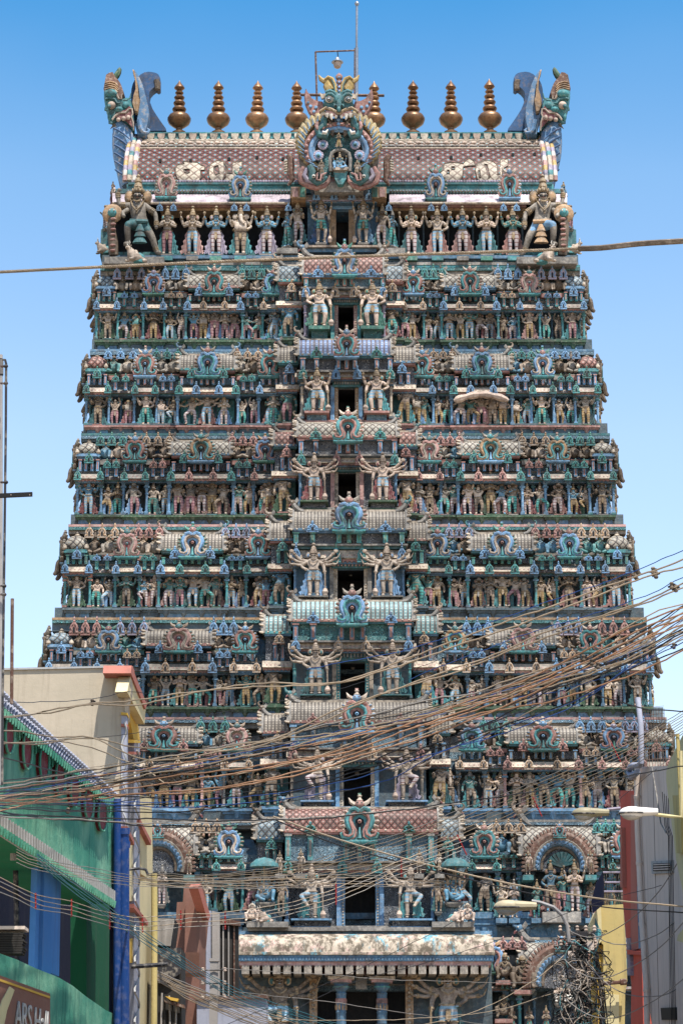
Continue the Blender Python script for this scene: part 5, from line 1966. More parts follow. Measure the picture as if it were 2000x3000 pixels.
# --- corner giants of the top storey, lunging
def giant():
    G = {
        'pelvis': ((0.0, 0, .40), (.085, .065)), 'belly': ((-.02, -.02, .48), (.085, .070)), 'chest': ((-.05, -.02, .60), (.10, .07)),
        'neck': ((-.05, -.02, .69), .036), 'head': ((-.045, -.03, .755), (.060, .062)), 'pate': ((-.045, -.02, .82), .042),
        'shL': ((.05, -.01, .645), .045), 'elL': ((.19, -.03, .53), .034), 'haL': ((.21, -.06, .36), .026), 'fiL': ((.20, -.08, .32), (.030, .02)),
        'shR': ((-.15, -.01, .645), .045), 'elR': ((-.29, .0, .66), .034), 'haR': ((-.31, .0, .82), .026), 'fiR': ((-.28, -.02, .87), (.034, .022)),
        'hiL': ((.06, 0, .37), .068), 'knL': ((.15, -.05, .24), .050), 'anL': ((.215, .0, .05), .032), 'toL': ((.27, -.06, .025), .028),
        'hiR': ((-.06, -.02, .38), .068), 'knR': ((-.16, -.17, .35), .052), 'anR': ((-.15, -.10, .12), .034), 'toR': ((-.19, -.17, .09), .030),
        'sh2': ((-.14, .02, .62), .038), 'el2': ((-.24, -.08, .52), .032), 'ha2': ((-.20, -.16, .44), .024),
    }
    E_ = [('pelvis', 'belly'), ('belly', 'chest'), ('chest', 'neck'), ('neck', 'head'), ('head', 'pate'), ('chest', 'shL'), ('shL', 'elL'), ('elL', 'haL'), ('haL', 'fiL'), ('chest', 'shR'), ('shR', 'elR'), ('elR', 'haR'), ('haR', 'fiR'),
          ('pelvis', 'hiL'), ('hiL', 'knL'), ('knL', 'anL'), ('anL', 'toL'), ('pelvis', 'hiR'), ('hiR', 'knR'), ('knR', 'anR'), ('anR', 'toR'), ('chest', 'sh2'), ('sh2', 'el2'), ('el2', 'ha2')]
    vs, fs = skin_body(G, E_, 2)
    body = MB()
    mi = []
    for f in fs:
        c = sum((Vector(vs[i]) for i in f), Vector()) / len(f)
        mi.append(1 if (.30 < c.z < .43 and -.19 < c.x < .13) else 0)
    body.add(vs, fs, mi)
    d = {'body': body}
    c = MB()
    hx, hz = -.045, .80
    c.lathe([(.066, 0), (.074, .015), (.064, .04), (.05, .06), (.06, .07), (.055, .10), (.04, .13), (.05, .14), (.045, .17), (.02, .20), (.03, .22), (.006, .25)], (hx, -.02, hz), 0, 12)
    for i in range(9):
        a = 2 * math.pi * i / 9
        c.ell((hx + .07 * math.cos(a), -.02 + .07 * math.sin(a), hz + .03), (.016, .016, .03), 0, 6, 4)
    d['crown'] = c
    h = MB()
    for s in (-1, 1):
        h.ell((hx + s * .115, .02, .765), (.065, .018, .085), 0, 14, 8)
        h.ell((hx + s * .115, .0, .765), (.045, .016, .06), 1, 14, 8)
        h.tube([(hx + s * .075 + .02 * math.cos(a), -.04, .72 + .022 * math.sin(a)) for a in [i * math.pi / 4 for i in range(9)]], .007, 0, 5)
    d['halo'] = h
    fc = MB()
    for s in (-1, 1):
        fc.ell((hx + s * .025, -.088, .765), (.014, .008, .008), 0, 8, 5)
        fc.ell((hx + s * .025, -.095, .765), (.006, .005, .006), 1, 6, 4)
        fc.tube([(hx + s * .008, -.09, .785), (hx + s * .045, -.08, .792)], .005, 1, 5)
        fc.tube([(hx + s * .003, -.094, .735), (hx + s * .022, -.092, .736), (hx + s * .045, -.078, .748), (hx + s * .055, -.07, .76)], (.008, .010, .007, .003), 1, 6)
    fc.ell((hx, -.096, .752), (.010, .014, .018), 2, 7, 5)
    fc.ell((hx, -.09, .722), (.018, .008, .006), 3, 7, 4)
    d['face'] = fc
    sa = MB()
    sa.tube([(-.13, -.06, .43), (-.02, -.10, .41), (.09, -.06, .42)], .03, 0, 7)
    for j, (w_, z_) in enumerate(((.05, .34), (.065, .27), (.08, .19))):
        sa.lathe([(w_ * 1.2, -.06), (w_ * .9, -.02), (w_ * .4, .03)], (0.0, -.11, z_), 0, 9, (1, .4))
    d['sash'] = sa
    jw = MB()
    jw.tube([(-.13, -.05, .68), (-.10, -.10, .60), (-.05, -.115, .54), (.0, -.10, .60), (.03, -.05, .68)], .013, 0, 6)
    jw.tube([(-.09, -.07, .69), (-.05, -.09, .67), (-.01, -.07, .69)], .012, 0, 6)
    for i in range(5):
        jw.ell((-.05, -.11, .60 - i * .022), (.014, .01, .012), 0, 6, 4)
    for a, b_, t in (((.05, -.01, .645), (.19, -.03, .53), .7), ((-.15, -.01, .645), (-.29, 0, .66), .6), ((.19, -.03, .53), (.21, -.06, .36), .8), ((-.29, 0, .66), (-.31, 0, .82), .75), ((.15, -.05, .24), (.215, 0, .05), .75)):
        p_ = Vector(a).lerp(Vector(b_), t)
        dd = (Vector(b_) - Vector(a)).normalized()
        for q in (-.022, 0, .022):
            jw.tube([p_ + dd * (q - .008), p_ + dd * (q + .008)], .044 if t < .75 else .036, 0, 8)
    d['jewellery'] = jw
    cl = MB()
    cl.tube([(-.33, -.02, .90), (-.26, -.03, .85), (-.20, -.03, .84)], (.02, .016, .014), 0, 6)
    return d


GI = {n: mb.mesh(n) for n, mb in giant().items()}
gm = {'body': ('ash', 'teald'), 'crown': ('gold',), 'halo': ('gold', 'ochre'), 'face': ('white', 'black', 'tan2', 'wine'), 'sash': ('teald',), 'jewellery': ('gold',)}
for n, me in GI.items():
    for q in gm[n]:
        me.materials.append(P[q])
for s, px_ in ((1, 411), (-1, 1583)):
    p = W(px_, 752, F1 - .5)
    sc = (W(px_, 512, F1 - .5).z - p.z) / 1.05
    r_ = empty('giant_statue', p)
    r_.scale = (sc * s * .92, sc, sc)
    tag(r_, 'lunging crowned giant with raised arm at the %s corner of the top storey' % ('left' if s > 0 else 'right'), 'giant statue')
    for n, me in GI.items():
        o = obj(n, me, r_)
        if s < 0 and n == 'sash':
            recolor(o, ['ochre'])
        if s < 0 and n == 'body':
            recolor(o, ['ash', 'blue'])
    strip(top, 'podium', px_ - 105 if s > 0 else px_ - 70, px_ + 70 if s > 0 else px_ + 105, 752, 772, F1 - 1.3, 'grey', 3.0)

# --- seated bull, cobra, attendants at the corners
def bull():
    J = {'pelvis': ((0, .22, .22), (.17, .17)), 'mid': ((0, .0, .23), (.18, .18)), 'chest': ((0, -.25, .26), (.17, .19)), 'neck': ((0, -.38, .44), .12), 'head': ((0, -.46, .56), .095), 'muz': ((0, -.58, .50), .055),
         'kL': ((.16, -.36, .06), .055), 'hL': ((.12, -.50, .04), .04), 'kR': ((-.16, -.36, .06), .055), 'hR': ((-.12, -.50, .04), .04),
         'qL': ((.18, .22, .12), .09), 'rL': ((.22, .05, .05), .05), 'qR': ((-.18, .22, .12), .09), 'rR': ((-.22, .05, .05), .05)}
    E_ = [('pelvis', 'mid'), ('mid', 'chest'), ('chest', 'neck'), ('neck', 'head'), ('head', 'muz'), ('chest', 'kL'), ('kL', 'hL'), ('chest', 'kR'), ('kR', 'hR'), ('pelvis', 'qL'), ('qL', 'rL'), ('pelvis', 'qR'), ('qR', 'rR')]
    vs, fs = skin_body(J, E_, 2)
    b_ = MB()
    b_.add(vs, fs, 0)
    b_.ell((0, -.12, .42), (.08, .10, .10), 0, 8, 6)
    h_ = MB()
    for s in (-1, 1):
        h_.tube([(s * .05, -.44, .63), (s * .10, -.44, .70), (s * .07, -.46, .80)], (.025, .02, .004), 0, 6)
        h_.ell((s * .12, -.42, .58), (.06, .02, .03), 1, 8, 5)
        h_.ell((s * .06, -.53, .58), (.016, .012, .016), 2, 6, 4)
    c_ = MB()
    c_.lathe([(.20, -.2), (.20, .0), (.17, .02)], (0, .05, .22), 0, 14, (1, 1.1))
    c_.ell((0, .05, .24), (.195, .22, .19), 0, 12, 7)
    c_.tube([(-.10, -.30, .42), (0, -.42, .30), (.10, -.30, .42)], .025, 1, 6)
    return {'body': b_, 'horns': h_, 'saddle_cloth': c_}


BU = {n: mb.mesh(n) for n, mb in bull().items()}
for n, q in (('body', ('tan2',)), ('horns', ('white', 'tan2', 'black')), ('saddle_cloth', ('teal', 'gold'))):
    for x in q:
        BU[n].materials.append(P[x])


def put_bull(px_, py_, w_px, Y, rz, lab, bodymat='tan2'):
    p = W(px_, py_, Y)
    s = w_px * mpp(px_, py_, Y) / 1.0
    r_ = empty('bull_statue', p, rz)
    r_.scale = (s, s, s)
    tag(r_, lab, 'bull statue')
    for n, me in BU.items():
        o = obj(n, me, r_)
        if n == 'body':
            recolor(o, [bodymat])


put_bull(405, 772, 78, F1 - 1.6, -.9, 'reclining crowned bull statue at the feet of the left corner giant')
put_bull(1590, 772, 78, F1 - 1.6, .9, 'reclining bull statue at the feet of the right corner giant')
put_bull(312, 745, 60, F1 + .4, -1.3, 'bull statue looking out over the left edge of the top storey')
put_bull(1672, 745, 60, F1 + .4, 1.3, 'bull statue looking out over the right edge of the top storey')
for s, xx in ((-1, 332), (1, 1648)):
    m = MB()
    pts = [W(xx + s * -2, 748, F1 - .9), W(xx, 710, F1 - 1.0), W(xx + s * 6, 670, F1 - .9), W(xx + s * 4, 640, F1 - .9)]
    m.tube(pts, (.22, .24, .20, .17), 0, 10)
    p = W(xx + s * 2, 626, F1 - .9)
    m.ell(p, (.48, .14, .50), 1, 12, 7)
    m.ell(p + Vector((0, -.16, -.02)), (.22, .20, .22), 2, 10, 6)
    for q in (-1, 1):
        m.ell(p + Vector((q * .10, -.33, .05)), (.05, .04, .05), 3, 6, 4)
    for j in range(7):
        z = lerp(pts[0].z, pts[3].z, (j + .5) / 7)
        m.ell((pts[1].x, pts[1].y - .18, z), (.15, .08, .07), 4, 7, 4)
    o = obj('cobra_statue', m, None, ['umber', 'ochre', 'teal', 'white', 'rose'])
    tag(o, 'rearing cobra statue with spread hood beside the %s corner giant' % ('left' if s < 0 else 'right'), 'cobra statue')
    for i, (dx, yy, hh_) in enumerate(((-22, 640, 74), (-14, 556, 70))):
        sx_ = xx + s * (-dx - 12) if False else xx - s * dx
        sx_ = xx + s * (22 if i == 0 else 2)
        o = statue('bowl' if i == 0 else 'hip', sx_, 672 if i == 0 else 600, 84 if i == 0 else 70, F1 + (.6 if i == 0 else 1.4), 'at the %s edge, %s' % ('left' if s < 0 else 'right', 'below the scaled beast' if i == 0 else 'against the scaled beast body'), 1, rz=s * .9)
        strip(top, 'podium', sx_ - 16, sx_ + 16, 672 if i == 0 else 600, (672 if i == 0 else 600) + (80 if i == 0 else 46), F1 + (.55 if i == 0 else 1.35), 'teald', 1.2)
# ---------------------------------------------------------------- figures of the wide lowest storeys
k8 = FY[8]
tiers = {t: None for t in range(2, 10)}


def big_arch(par, cx, cy, rx, ry, Y, mirror=False):
    """large round arch with a flaming rim, beaded bands and a lion face on top"""
    k = mpp(cx, cy, Y)
    c = W(cx, cy, Y)
    m = MB()

    def arc(f, a0=-12, a1=192, st=8, dy=0.0):
        return [(c.x + rx * k * f * math.cos(R(a)), Y + dy, c.z + ry * k * f * math.sin(R(a))) for a in range(a0, a1 + 1, st)]
    m.tube(arc(1.0, dy=-.05), .20, 0, 7)
    m.tube(arc(.86, dy=-.10), .13, 1, 7)
    m.tube(arc(.74, dy=-.05), .12, 2, 7)
    m.tube(arc(.62, dy=.0), .09, 3, 7)
    for i, p in enumerate(arc(1.12, -6, 186, 6, -.05)):
        a = R(-6 + 6 * i)
        xf = Matrix.Translation(Vector(p)) @ Matrix.Rotation(-(a - math.pi / 2), 4, 'Y')
        m.ell((0, 0, 0), (.085, .08, .22), 0, 6, 4, xf)
    for i, p in enumerate(arc(.80, 0, 180, 10, -.17)):
        m.ell(p, (.12, .05, .12), 4, 9, 5)
        m.ell((p[0], p[1] - .04, p[2]), (.05, .04, .05), 2, 6, 4)
    m.prism([(p[0], p[2]) for p in arc(.9)] , Y + .05, Y + .18, 5)
    o = adopt(obj('great_arch', m, None, ['brown', 'ash', 'blued', 'umber', 'skyblue', 'fr_dark']), par)
    g = MB()
    gable(par, cx, cy - ry * 1.45, cy - ry * .95, Y - .25, rx * .42, 4)
    return o


tier8 = [o for o in tower.children if o.name.startswith('tier')]
t8 = tier8[6]
t9 = tier8[7]
for sx, cx in ((-1, 462), (1, 1638)):
    big_arch(t8, cx, 2540, 88, 92, k8 - .25)
    if sx > 0:
        strip(t8, 'podium', cx - 50, cx + 62, 2672, 2702, k8 - .9, 'grey', 1.2)
        big('give', cx - 24, 2672, 158, k8 - .62, 'tall blue groom figure reaching out his arm inside the great right arch', 'statue', ('skinb', 'leg_s', 'rose', 'gold'))
        big('lady', cx + 8, 2672, 132, k8 - .50, 'green-skinned bride figure in the middle under the great right arch', 'statue', ('sking', 'leg_p', 'skyblue', 'gold'))
        big('pray4', cx + 46, 2672, 160, k8 - .62, 'cream crowned figure in white leggings, right of the bride under the great arch', 'statue', ('skinp', 'leg_w', 'teald', 'gold'))
        # fan of dark plumes behind the group
        m = MB()
        p = W(cx + 6, 2540, k8 - .25)
        for i in range(9):
            a = R(20 + i * 17.5)
            m.tube([p, p + Vector((.62 * math.cos(a), -.05, .62 * math.sin(a)))], (.04, .11), 0, 6)
        adopt(obj('plume_fan', m, None, ['teald']), t8)
    else:
        big('pray2', cx + 12, 2650, 122, k8 - .62, 'pale grey robed figure inside the left arch, partly behind the cream house', 'statue', ('skinp', 'leg_w', 'grey', 'grey'))
    for q, yy in ((-92, 2545), (92, 2545)):
        big('lady', cx + q, yy + 18, 78, k8 - .75, 'small cream attendant standing %s of the great %s arch' % ('left' if q < 0 else 'right', 'left' if sx < 0 else 'right'), 'statue', ('skinp', 'leg_s', 'teal', 'gold'), mirror=q > 0, skip=('shawl',))
        strip(t8, 'bracket', cx + q - 16, cx + q + 16, 2563, 2578, k8 - 1.0, 'teal', 1.4)
for i, (xx, kd, ms, lab) in enumerate((
    (1506, 'pray2', ('skinp', 'leg_b', 'skyblue', 'grey'), 'grey robed figure with hood, immediately left of the great right arch'),
    (1572, 'lady', ('sking', 'leg_t', 'wine', 'gold'), 'green figure in teal leggings, left foot of the great right arch'),
    (1468, 'bless4', ('tan2', 'leg_s', 'teald', 'gold'), 'tan four-armed figure left of the hooded one, eighth tier'),
    (1730, 'lady', ('tan2', 'leg_w', 'rose', 'gold'), 'tan figure at the right foot of the great right arch, eighth tier'))):
    big(kd, xx, 2690, 118, k8 - .35, lab, 'statue', ms)
    strip(t8, 'bracket', xx - 16, xx + 16, 2690, 2704, k8 - .7, 'blued', .7)
# seated lord with bull and attendants beside the centre of the eighth tier
for sx, cx in ((-1, 782), (1, 1325)):
    Yg = k8 - 1.6
    strip(t8, 'podium', cx - 60, cx + 62, 2700, 2716, Yg - .75, 'grey', 1.8)
    strip(t8, 'podium', cx - 44, cx + 44, 2640, 2700, Yg + .1, 'fr_blue', .9)
    big('deity', cx + sx * 4, 2645, 98, Yg, 'blue seated lord under the green parasol, %s of the lowest doorway guardians' % ('left' if sx < 0 else 'right'), 'seated statue', ('skinb', 'skinb', 'teal', 'gold'), mirror=sx < 0)
    big('lady', cx - sx * 42, 2672, 108, Yg - .05, 'attendant close to the %s seated lord, on the doorway side' % ('left' if sx < 0 else 'right'), 'statue', ('tan', 'leg_s', 'teald', 'gold'), mirror=sx > 0)
    big('monk', cx + sx * 44, 2702, 72, Yg - .62, 'pale kneeling devotee with pointed hood below the %s seated lord' % ('left' if sx < 0 else 'right'), 'seated statue', ('skinp', 'skinp', 'grey', 'cream'))
    put_bull(cx + sx * 2, 2704, 62, Yg - .55, sx * .9, 'white reclining bull below the %s seated lord' % ('left' if sx < 0 else 'right'), 'skinp')
    m = MB()
    p = W(cx + sx * 8, 2540, Yg - .1)
    m.lathe([(.02, .40), (.35, .32), (.58, .12), (.60, .0), (.50, .02)], p, 0, 16, (1, .6))
    m.tube([p + Vector((0, 0, -1.0)), p + Vector((0, 0, .3))], .03, 1, 6)
    o = obj('parasol', m, None, ['teald', 'gold'])
    tag(o, 'green stucco parasol over the %s seated lord' % ('left' if sx < 0 else 'right'), 'parasol')
    for q, h_ in ((0, 62), (1, 54)):
        big('lady', cx - sx * (98 - 60 * q), 2560 - 2 * q, h_ + 14, k8 - 1.5, 'small dancing figure on the cornice %s the %s parasol' % ('far from' if q == 0 else 'near', 'left' if sx < 0 else 'right'), 'statue', ('tan2', 'leg_s', 'tan', 'gold'), mirror=bool(q), skip=('shawl',))
        strip(t8, 'bracket', cx - sx * (98 - 60 * q) - 14, cx - sx * (98 - 60 * q) + 14, 2560, 2572, k8 - 1.9, 'grey', 1.8)
# left wing filler figures by the left arch
for i, xx in enumerate((560, 602)):
    big(['lady', 'bless4'][i], xx, 2672, 112, k8 - .1, ['tan figure above the terracotta house, nearest its gable', 'tan four-armed figure left of the left seated lord group'][i], 'statue', ('tan2', 'leg_b' if i else 'leg_y', 'teald', 'gold'))

# ninth tier, right: big arch and fat seated guardians
big_arch(t9, 1644, 2880, 92, 100, FY[9] - .4)
for i, (xx, yy, h_) in enumerate(((1478, 2872, 100), (1530, 2900, 128), (1475, 2985, 92))):
    big('monk', xx, yy, h_, FY[9] - .2, 'stout dark seated guardian %s the big lower right arch' % ['high up left of', 'immediately left of', 'low down left of'][i], 'seated statue', ('umber', 'umber', 'teald', 'gold'))
    strip(t9, 'bracket', xx - 26, xx + 26, yy, yy + 12, FY[9] - .6, 'rose', .8)
for i, xx in enumerate((1500, 1550, 1600)):
    big('pray2', xx, 3035, 92, FY[9] - .2, '%s of three small figures under the seated guardians by the lower arch' % ['first', 'second', 'third'][i], 'statue', ('tan', 'leg_t', 'wine', 'gold'))
big('deity', 1648, 2940, 96, FY[9] - .3, 'white haloed seated figure inside the lower right arch', 'seated statue', ('skinp', 'white', 'cream', 'cream'))

# --- lowest visible part: the great eave over the gateway porch
Y9 = -1.9
m = MB()
p0, p1 = W(700, 2738, Y9 + 1.6), W(1440, 2738, Y9 + 1.6)
q0, q1 = W(690, 2788, Y9), W(1448, 2788, Y9)
n = 10
for i in range(8):
    pass
v = []
prof = []
for i in range(11):
    t = i / 10
    yy = lerp(p0.y, q0.y, math.sin(t * math.pi / 2) ** .9)
    zz = lerp(p0.z, q0.z, 1 - math.cos(t * math.pi / 2) ** .85 if t < 1 else 1)
    prof.append((yy, zz))
prof += [(q0.y - .22, q0.z - .04), (q0.y - .22, q0.z - .14), (q0.y + .2, q0.z - .14), (p0.y + .8, q0.z - .14), (p0.y + .8, p0.z)]
NX = 60
vv = []
for i in range(NX + 1):
    t = i / NX
    xx = lerp(q0.x, q1.x, t)
    for j, (y, z) in enumerate(prof):
        k_ = max(0, 1 - j / 10) * .55
        vv.append((lerp(xx, (q0.x + q1.x) / 2, k_ * .06), y, z))
L_ = len(prof)
ff = []
for i in range(NX):
    for j in range(L_):
        a, b = i * L_ + j, i * L_ + (j + 1) % L_
        ff.append((a, b, b + L_, a + L_))
ff.append(tuple(range(L_)))
ff.append(tuple(reversed(range(NX * L_, (NX + 1) * L_))))
m.add(vv, ff, 0)
sm, nt, bb = new_mat('eave_paint')
bb.inputs['Roughness'].default_value = .8
g = N(nt, 'ShaderNodeNewGeometry')
n1 = noise(nt, g.outputs['Position'], 2.2, 8, .75, (1.4, 1, .8))
n2 = noise(nt, g.outputs['Position'], .9, 5, .7, (1.6, 1, .3))
n3 = noise(nt, g.outputs['Position'], 3.0, 5, .6)
c = mixc(nt, ramp01(nt, n2, .54, .60), (.38, .32, .25), (.11, .28, .34))
c = mixc(nt, ramp01(nt, n3, .54, .60), c, (.44, .32, .27))
c = mixc(nt, mth(nt, 'MULTIPLY', ramp01(nt, n1, .44, .56), .88), c, (.065, .052, .036))
nt.links.new(c, bb.inputs['Base Color'])
P['eave_paint'] = sm
eave = adopt(obj('porch_eave', m, None, ['eave_paint']), tower)
m = MB()
x0, x1 = q0.x, q1.x
z = q0.z - .145
m.bx(x0 + .05, x1 - .05, Y9 - .12, Y9 + 1.5, z - .24, z - .005, 0)
m.bx(x0 + .15, x1 - .15, Y9 - .02, Y9 + 1.5, z - .40, z - .245, 1)
nb = 24
for i in range(nb):
    xx = lerp(x0 + .2, x1 - .2, (i + .5) / nb)
    m.bx(xx - .15, xx + .15, Y9 - .05, Y9 + 2.2, z - .74, z - .405, 2)
for i in range(80):
    xx = lerp(x0 + .1, x1 - .1, (i + .5) / 80)
    m.bx(xx - .04, xx + .04, Y9 - .16, Y9 - .12, z - .20, z - .05, 3)
adopt(obj('eave_beams', m, None, ['blue', 'pink', 'ash', 'blued']), eave)
strip(eave, 'string_course', 700, 1440, 2727, 2738, Y9 + 1.3, 'blue', 2)
strip(eave, 'string_course', 726, 1390, 2716, 2727, Y9 + 1.0, 'grey', 2)
# porch wall with wide opening, columns and jambs
m = MB()
zt_ = W(1000, 2830, -.3).z
xo0, xo1 = W(926, 2900, -.3).x, W(1192, 2900, -.3).x
xa, xb = W(700, 2900, -.3).x, W(1440, 2900, -.3).x
m.bx(xa, xo0, -.3, 1.3, 0, zt_, 0)
m.bx(xo1, xb, -.3, 1.3, 0, zt_, 0)
m.bx(xo0, xo1, -.3, 1.3, zt_ - .5, zt_, 0)
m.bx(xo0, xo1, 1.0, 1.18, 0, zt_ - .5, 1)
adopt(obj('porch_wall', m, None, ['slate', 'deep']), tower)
for xx in (999, 1118):
    m = MB()
    p = W(xx, 2862, -1.1)
    zt2 = p.z
    m.box((p.x, -1.1, zt2 - .06), (1.05, .9, .12), 2)
    m.box((p.x, -1.1, zt2 - .18), (.85, .8, .12), 3)
    m.lathe([(.20, -1.9), (.20, -1.45), (.22, -1.40), (.20, -1.35), (.22, -1.05), (.20, -1.0), (.20, -.70), (.22, -.65), (.17, -.60), (.30, -.45), (.34, -.38), (.26, -.30), (.36, -.24)], (p.x, -1.1, zt2), 0, 16)
    m.lathe([(.225, -1.06), (.23, -.95), (.225, -.86)], (p.x, -1.1, zt2), 1, 16)
    m.lathe([(.225, -.50), (.33, -.42), (.345, -.38)], (p.x, -1.1, zt2), 4, 16)
    m.lathe([(.24, -zt2), (.23, -1.9)], (p.x, -1.1, zt2), 5, 16)
    for q in range(10):
        a = 2 * math.pi * q / 10
        m.ell((p.x + .20 * math.cos(a), -1.1 + .20 * math.sin(a), zt2 - 1.2), (.05, .05, .14), 6, 6, 4)
    adopt(obj('porch_column', m, None, ['blued', 'rose', 'cream', 'pink', 'teal', 'blue', 'ochre']), tower)
for xx in (918, 1198):
    m = MB()
    p = W(xx, 2868, -.5)
    m.bx(p.x - .16, p.x + .16, -.55, -.29, 0, p.z, 0)
    for q in range(40):
        m.ell((p.x, -.56, p.z - .2 - q * .17), (.07, .05, .06), 1, 6, 4)
    m.box((p.x, -.5, p.z + .10), (.6, .5, .2), 2)
    adopt(obj('porch_jamb', m, None, ['ochre', 'cream', 'gold']), tower)
m = MB()
for i in range(16):
    xx = lerp(905, 1215, (i + .5) / 16)
    p = W(xx, 2846, -.7)
    m.ell(p, (.13, .12, .16), 0, 8, 5)
    m.ell(p + Vector((0, -.08, -.1)), (.05, .05, .10), 1, 6, 4)
adopt(obj('carved_bracket_row', m, None, ['wine', 'pink']), tower)
for sx, xx in ((-1, 818), (1, 1313)):
    big('cross8' if sx < 0 else 'guard8', xx, 3070, 262, -1.1, 'huge many-armed fanged guardian %s of the gateway porch under the eave' % ('left' if sx < 0 else 'right'), 'guardian statue', ('umber' if sx < 0 else 'tan', 'leg_b', 'teald', 'gold'), mirror=sx < 0, name='guardian_statue', skip=('pedestal',), wx=1.25)
m = MB()
p = W(1058, 2882, -.9)
m.box(p, (.45, .05, .45), 0)
tag(obj('hanging_sign', m, None, ['grey']), 'small blank grey board hanging between the porch columns', 'sign')
m = MB()
a, b = W(1872, 2075, -1), W(1950, 2250, -1)
for i in range(10):
    xx = lerp(a.x, b.x, i / 9)
    m.tube([(xx, -1, a.z - (9 - i) * .0), (xx, -1, b.z)], .010, 0, 4)
for i in range(9):
    zz = lerp(a.z, b.z, i / 8)
    m.tube([(a.x, -1, zz), (b.x, -1, zz + .1)], .008, 0, 4)
tag(obj('wire_netting', m, None, ['brown']), 'rusty wire netting before the domed right corner of the seventh tier', 'netting')

# --- mast and lamp bracket on the roof
m = MB()
YM = YC + .6
m.tube([W(1044, 400, YM), W(1044, 140, YM)], .09, 0, 8)
m.tube([W(1044, 150, YM), W(1045, 16, YM)], .06, 0, 8)
m.ell(W(1045, 11, YM), (.12, .12, .14), 0, 8, 6)
mast = obj('lightning_mast', m, None, [paint('steel', (.32, .36, .42), dirt=.3, wear=.1, rough=.4, metal=.6)])
P['steel'] = MATS['steel']
tag(mast, 'tall grey steel mast rising behind the crowning lion face', 'mast')
m = MB()
m.tube([W(931, 400, YM), W(924, 152, YM)], .05, 0, 8)
m.tube([W(924, 152, YM), W(1042, 148, YM)], .045, 0, 8)
m.tube([W(1038, 280, YM), W(1039, 142, YM)], .04, 0, 8)
m.tube([W(880, 278, YM), W(1125, 280, YM)], .08, 0, 8)
m.tube([W(990, 170, YM), W(988, 148, YM)], .025, 1, 6)
o = obj('lamp_gantry', m, None, ['brown', 'black'])
tag(o, 'rusty square pipe frame holding a lamp above the lion face', 'lamp gantry')
m = MB()
p = W(988, 170, YM)
m.lathe([(.04, .05), (.10, .0), (.14, -.12), (.30, -.22), (.30, -.26), (.20, -.27)], p, 0, 14)
m.lathe([(.19, -.25), (.20, -.40), (.17, -.52), (.08, -.58), (.01, -.59)], p, 1, 14)
o = obj('roof_lamp', m, None, ['steel', 'skinp'])
tag(o, 'white glass lamp with tin hood hanging from the roof pipe frame', 'lamp')

# ---------------------------------------------------------------- street
ground = MB()
ground.add([(-3000, -400, 0), (3000, -400, 0), (3000, 6000, 0), (-3000, 6000, 0)], [(0, 1, 2, 3)], 0)
P['earth'] = paint('earth', (.42, .34, .25), dirt=.4, wear=.2, scale=.3, vary=0)
P['asphalt'] = paint('asphalt', (.05, .05, .05), dirt=.3, wear=.1, scale=.8, vary=0)
tag(obj('ground', ground, None, ['earth']), kind='structure')
rd = MB()
rd.add([(-3.6, -140, .004), (3.6, -140, .004), (3.6, -3, .004), (-3.6, -3, .004)], [(0, 1, 2, 3)], 0)
tag(obj('road', rd, None, ['asphalt']), kind='structure')
for s in (-1, 1):
    pv = MB()
    pv.bx(s * 3.6, s * 4.0, -140, -3, 0, .14, 0)
    tag(obj('pavement', pv, None, ['grey']), kind='structure')


def plaster(name, c, dirt=.5, dcol=(.08, .07, .06), wcol=None, wear=.25, scale=.7, streak=None, bump=.4, sc2=None):
    m, nt, b = new_mat(name)
    b.inputs['Roughness'].default_value = .85
    g = N(nt, 'ShaderNodeNewGeometry')
    pos = g.outputs['Position']
    n1 = noise(nt, pos, scale, 8, .65)
    n2 = noise(nt, pos, scale * 7, 6, .7)
    n3 = noise(nt, pos, .9, 5, .65, (4, 4, .35))
    cc = mixc(nt, mth(nt, 'MULTIPLY', ramp01(nt, n1, .42, .72), wear), (c[0], c[1], c[2]), wcol or (min(1, c[0] * 1.5 + .05), min(1, c[1] * 1.4 + .05), min(1, c[2] * 1.4 + .05)))
    cc = mixc(nt, mth(nt, 'MULTIPLY', ramp01(nt, n3, .52, .75), dirt), cc, dcol)
    cc = mixc(nt, mth(nt, 'MULTIPLY', ramp01(nt, n2, .60, .72), dirt * .6), cc, dcol)
    nt.links.new(cc, b.inputs['Base Color'])
    bp = N(nt, 'ShaderNodeBump')
    bp.inputs['Strength'].default_value = bump
    bp.inputs['Distance'].default_value = .02
    nt.links.new(n2, bp.inputs['Height'])
    nt.links.new(bp.outputs[0], b.inputs['Normal'])
    P[name] = m
    return m


plaster('h_green', (.05, .215, .15), dirt=.75, dcol=(.012, .085, .065), wear=.75, wcol=(.26, .46, .31), scale=.75, bump=.8)  # pale noise patches: brushed wear plus sunlit patches put into the colour
plaster('h_greend', (.01, .13, .06), dirt=.3)
plaster('h_pier', (.008, .075, .035), dirt=.3, wear=.1)
plaster('h_cream', (.36, .31, .235), dirt=.7, dcol=(.20, .165, .12), wear=.3)
plaster('h_creamy', (.50, .42, .24), dirt=.3)
plaster('h_yellow', (.38, .30, .12), dirt=.5)
plaster('h_ochre', (.45, .28, .05), dirt=.2)
plaster('h_coral', (.33, .12, .09), dirt=.5)
plaster('h_terra', (.17, .085, .062), dirt=.35)
plaster('h_lilac', (.25, .26, .31), dirt=.5)
plaster('h_grey', (.50, .42, .36), dirt=.35)
plaster('h_red', (.40, .08, .055), dirt=.35)
plaster('h_olive', (.46, .40, .22), dirt=.3)
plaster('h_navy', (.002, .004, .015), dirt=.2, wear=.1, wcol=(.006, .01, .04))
plaster('h_blue', (.05, .17, .42), dirt=.35, wear=.4)
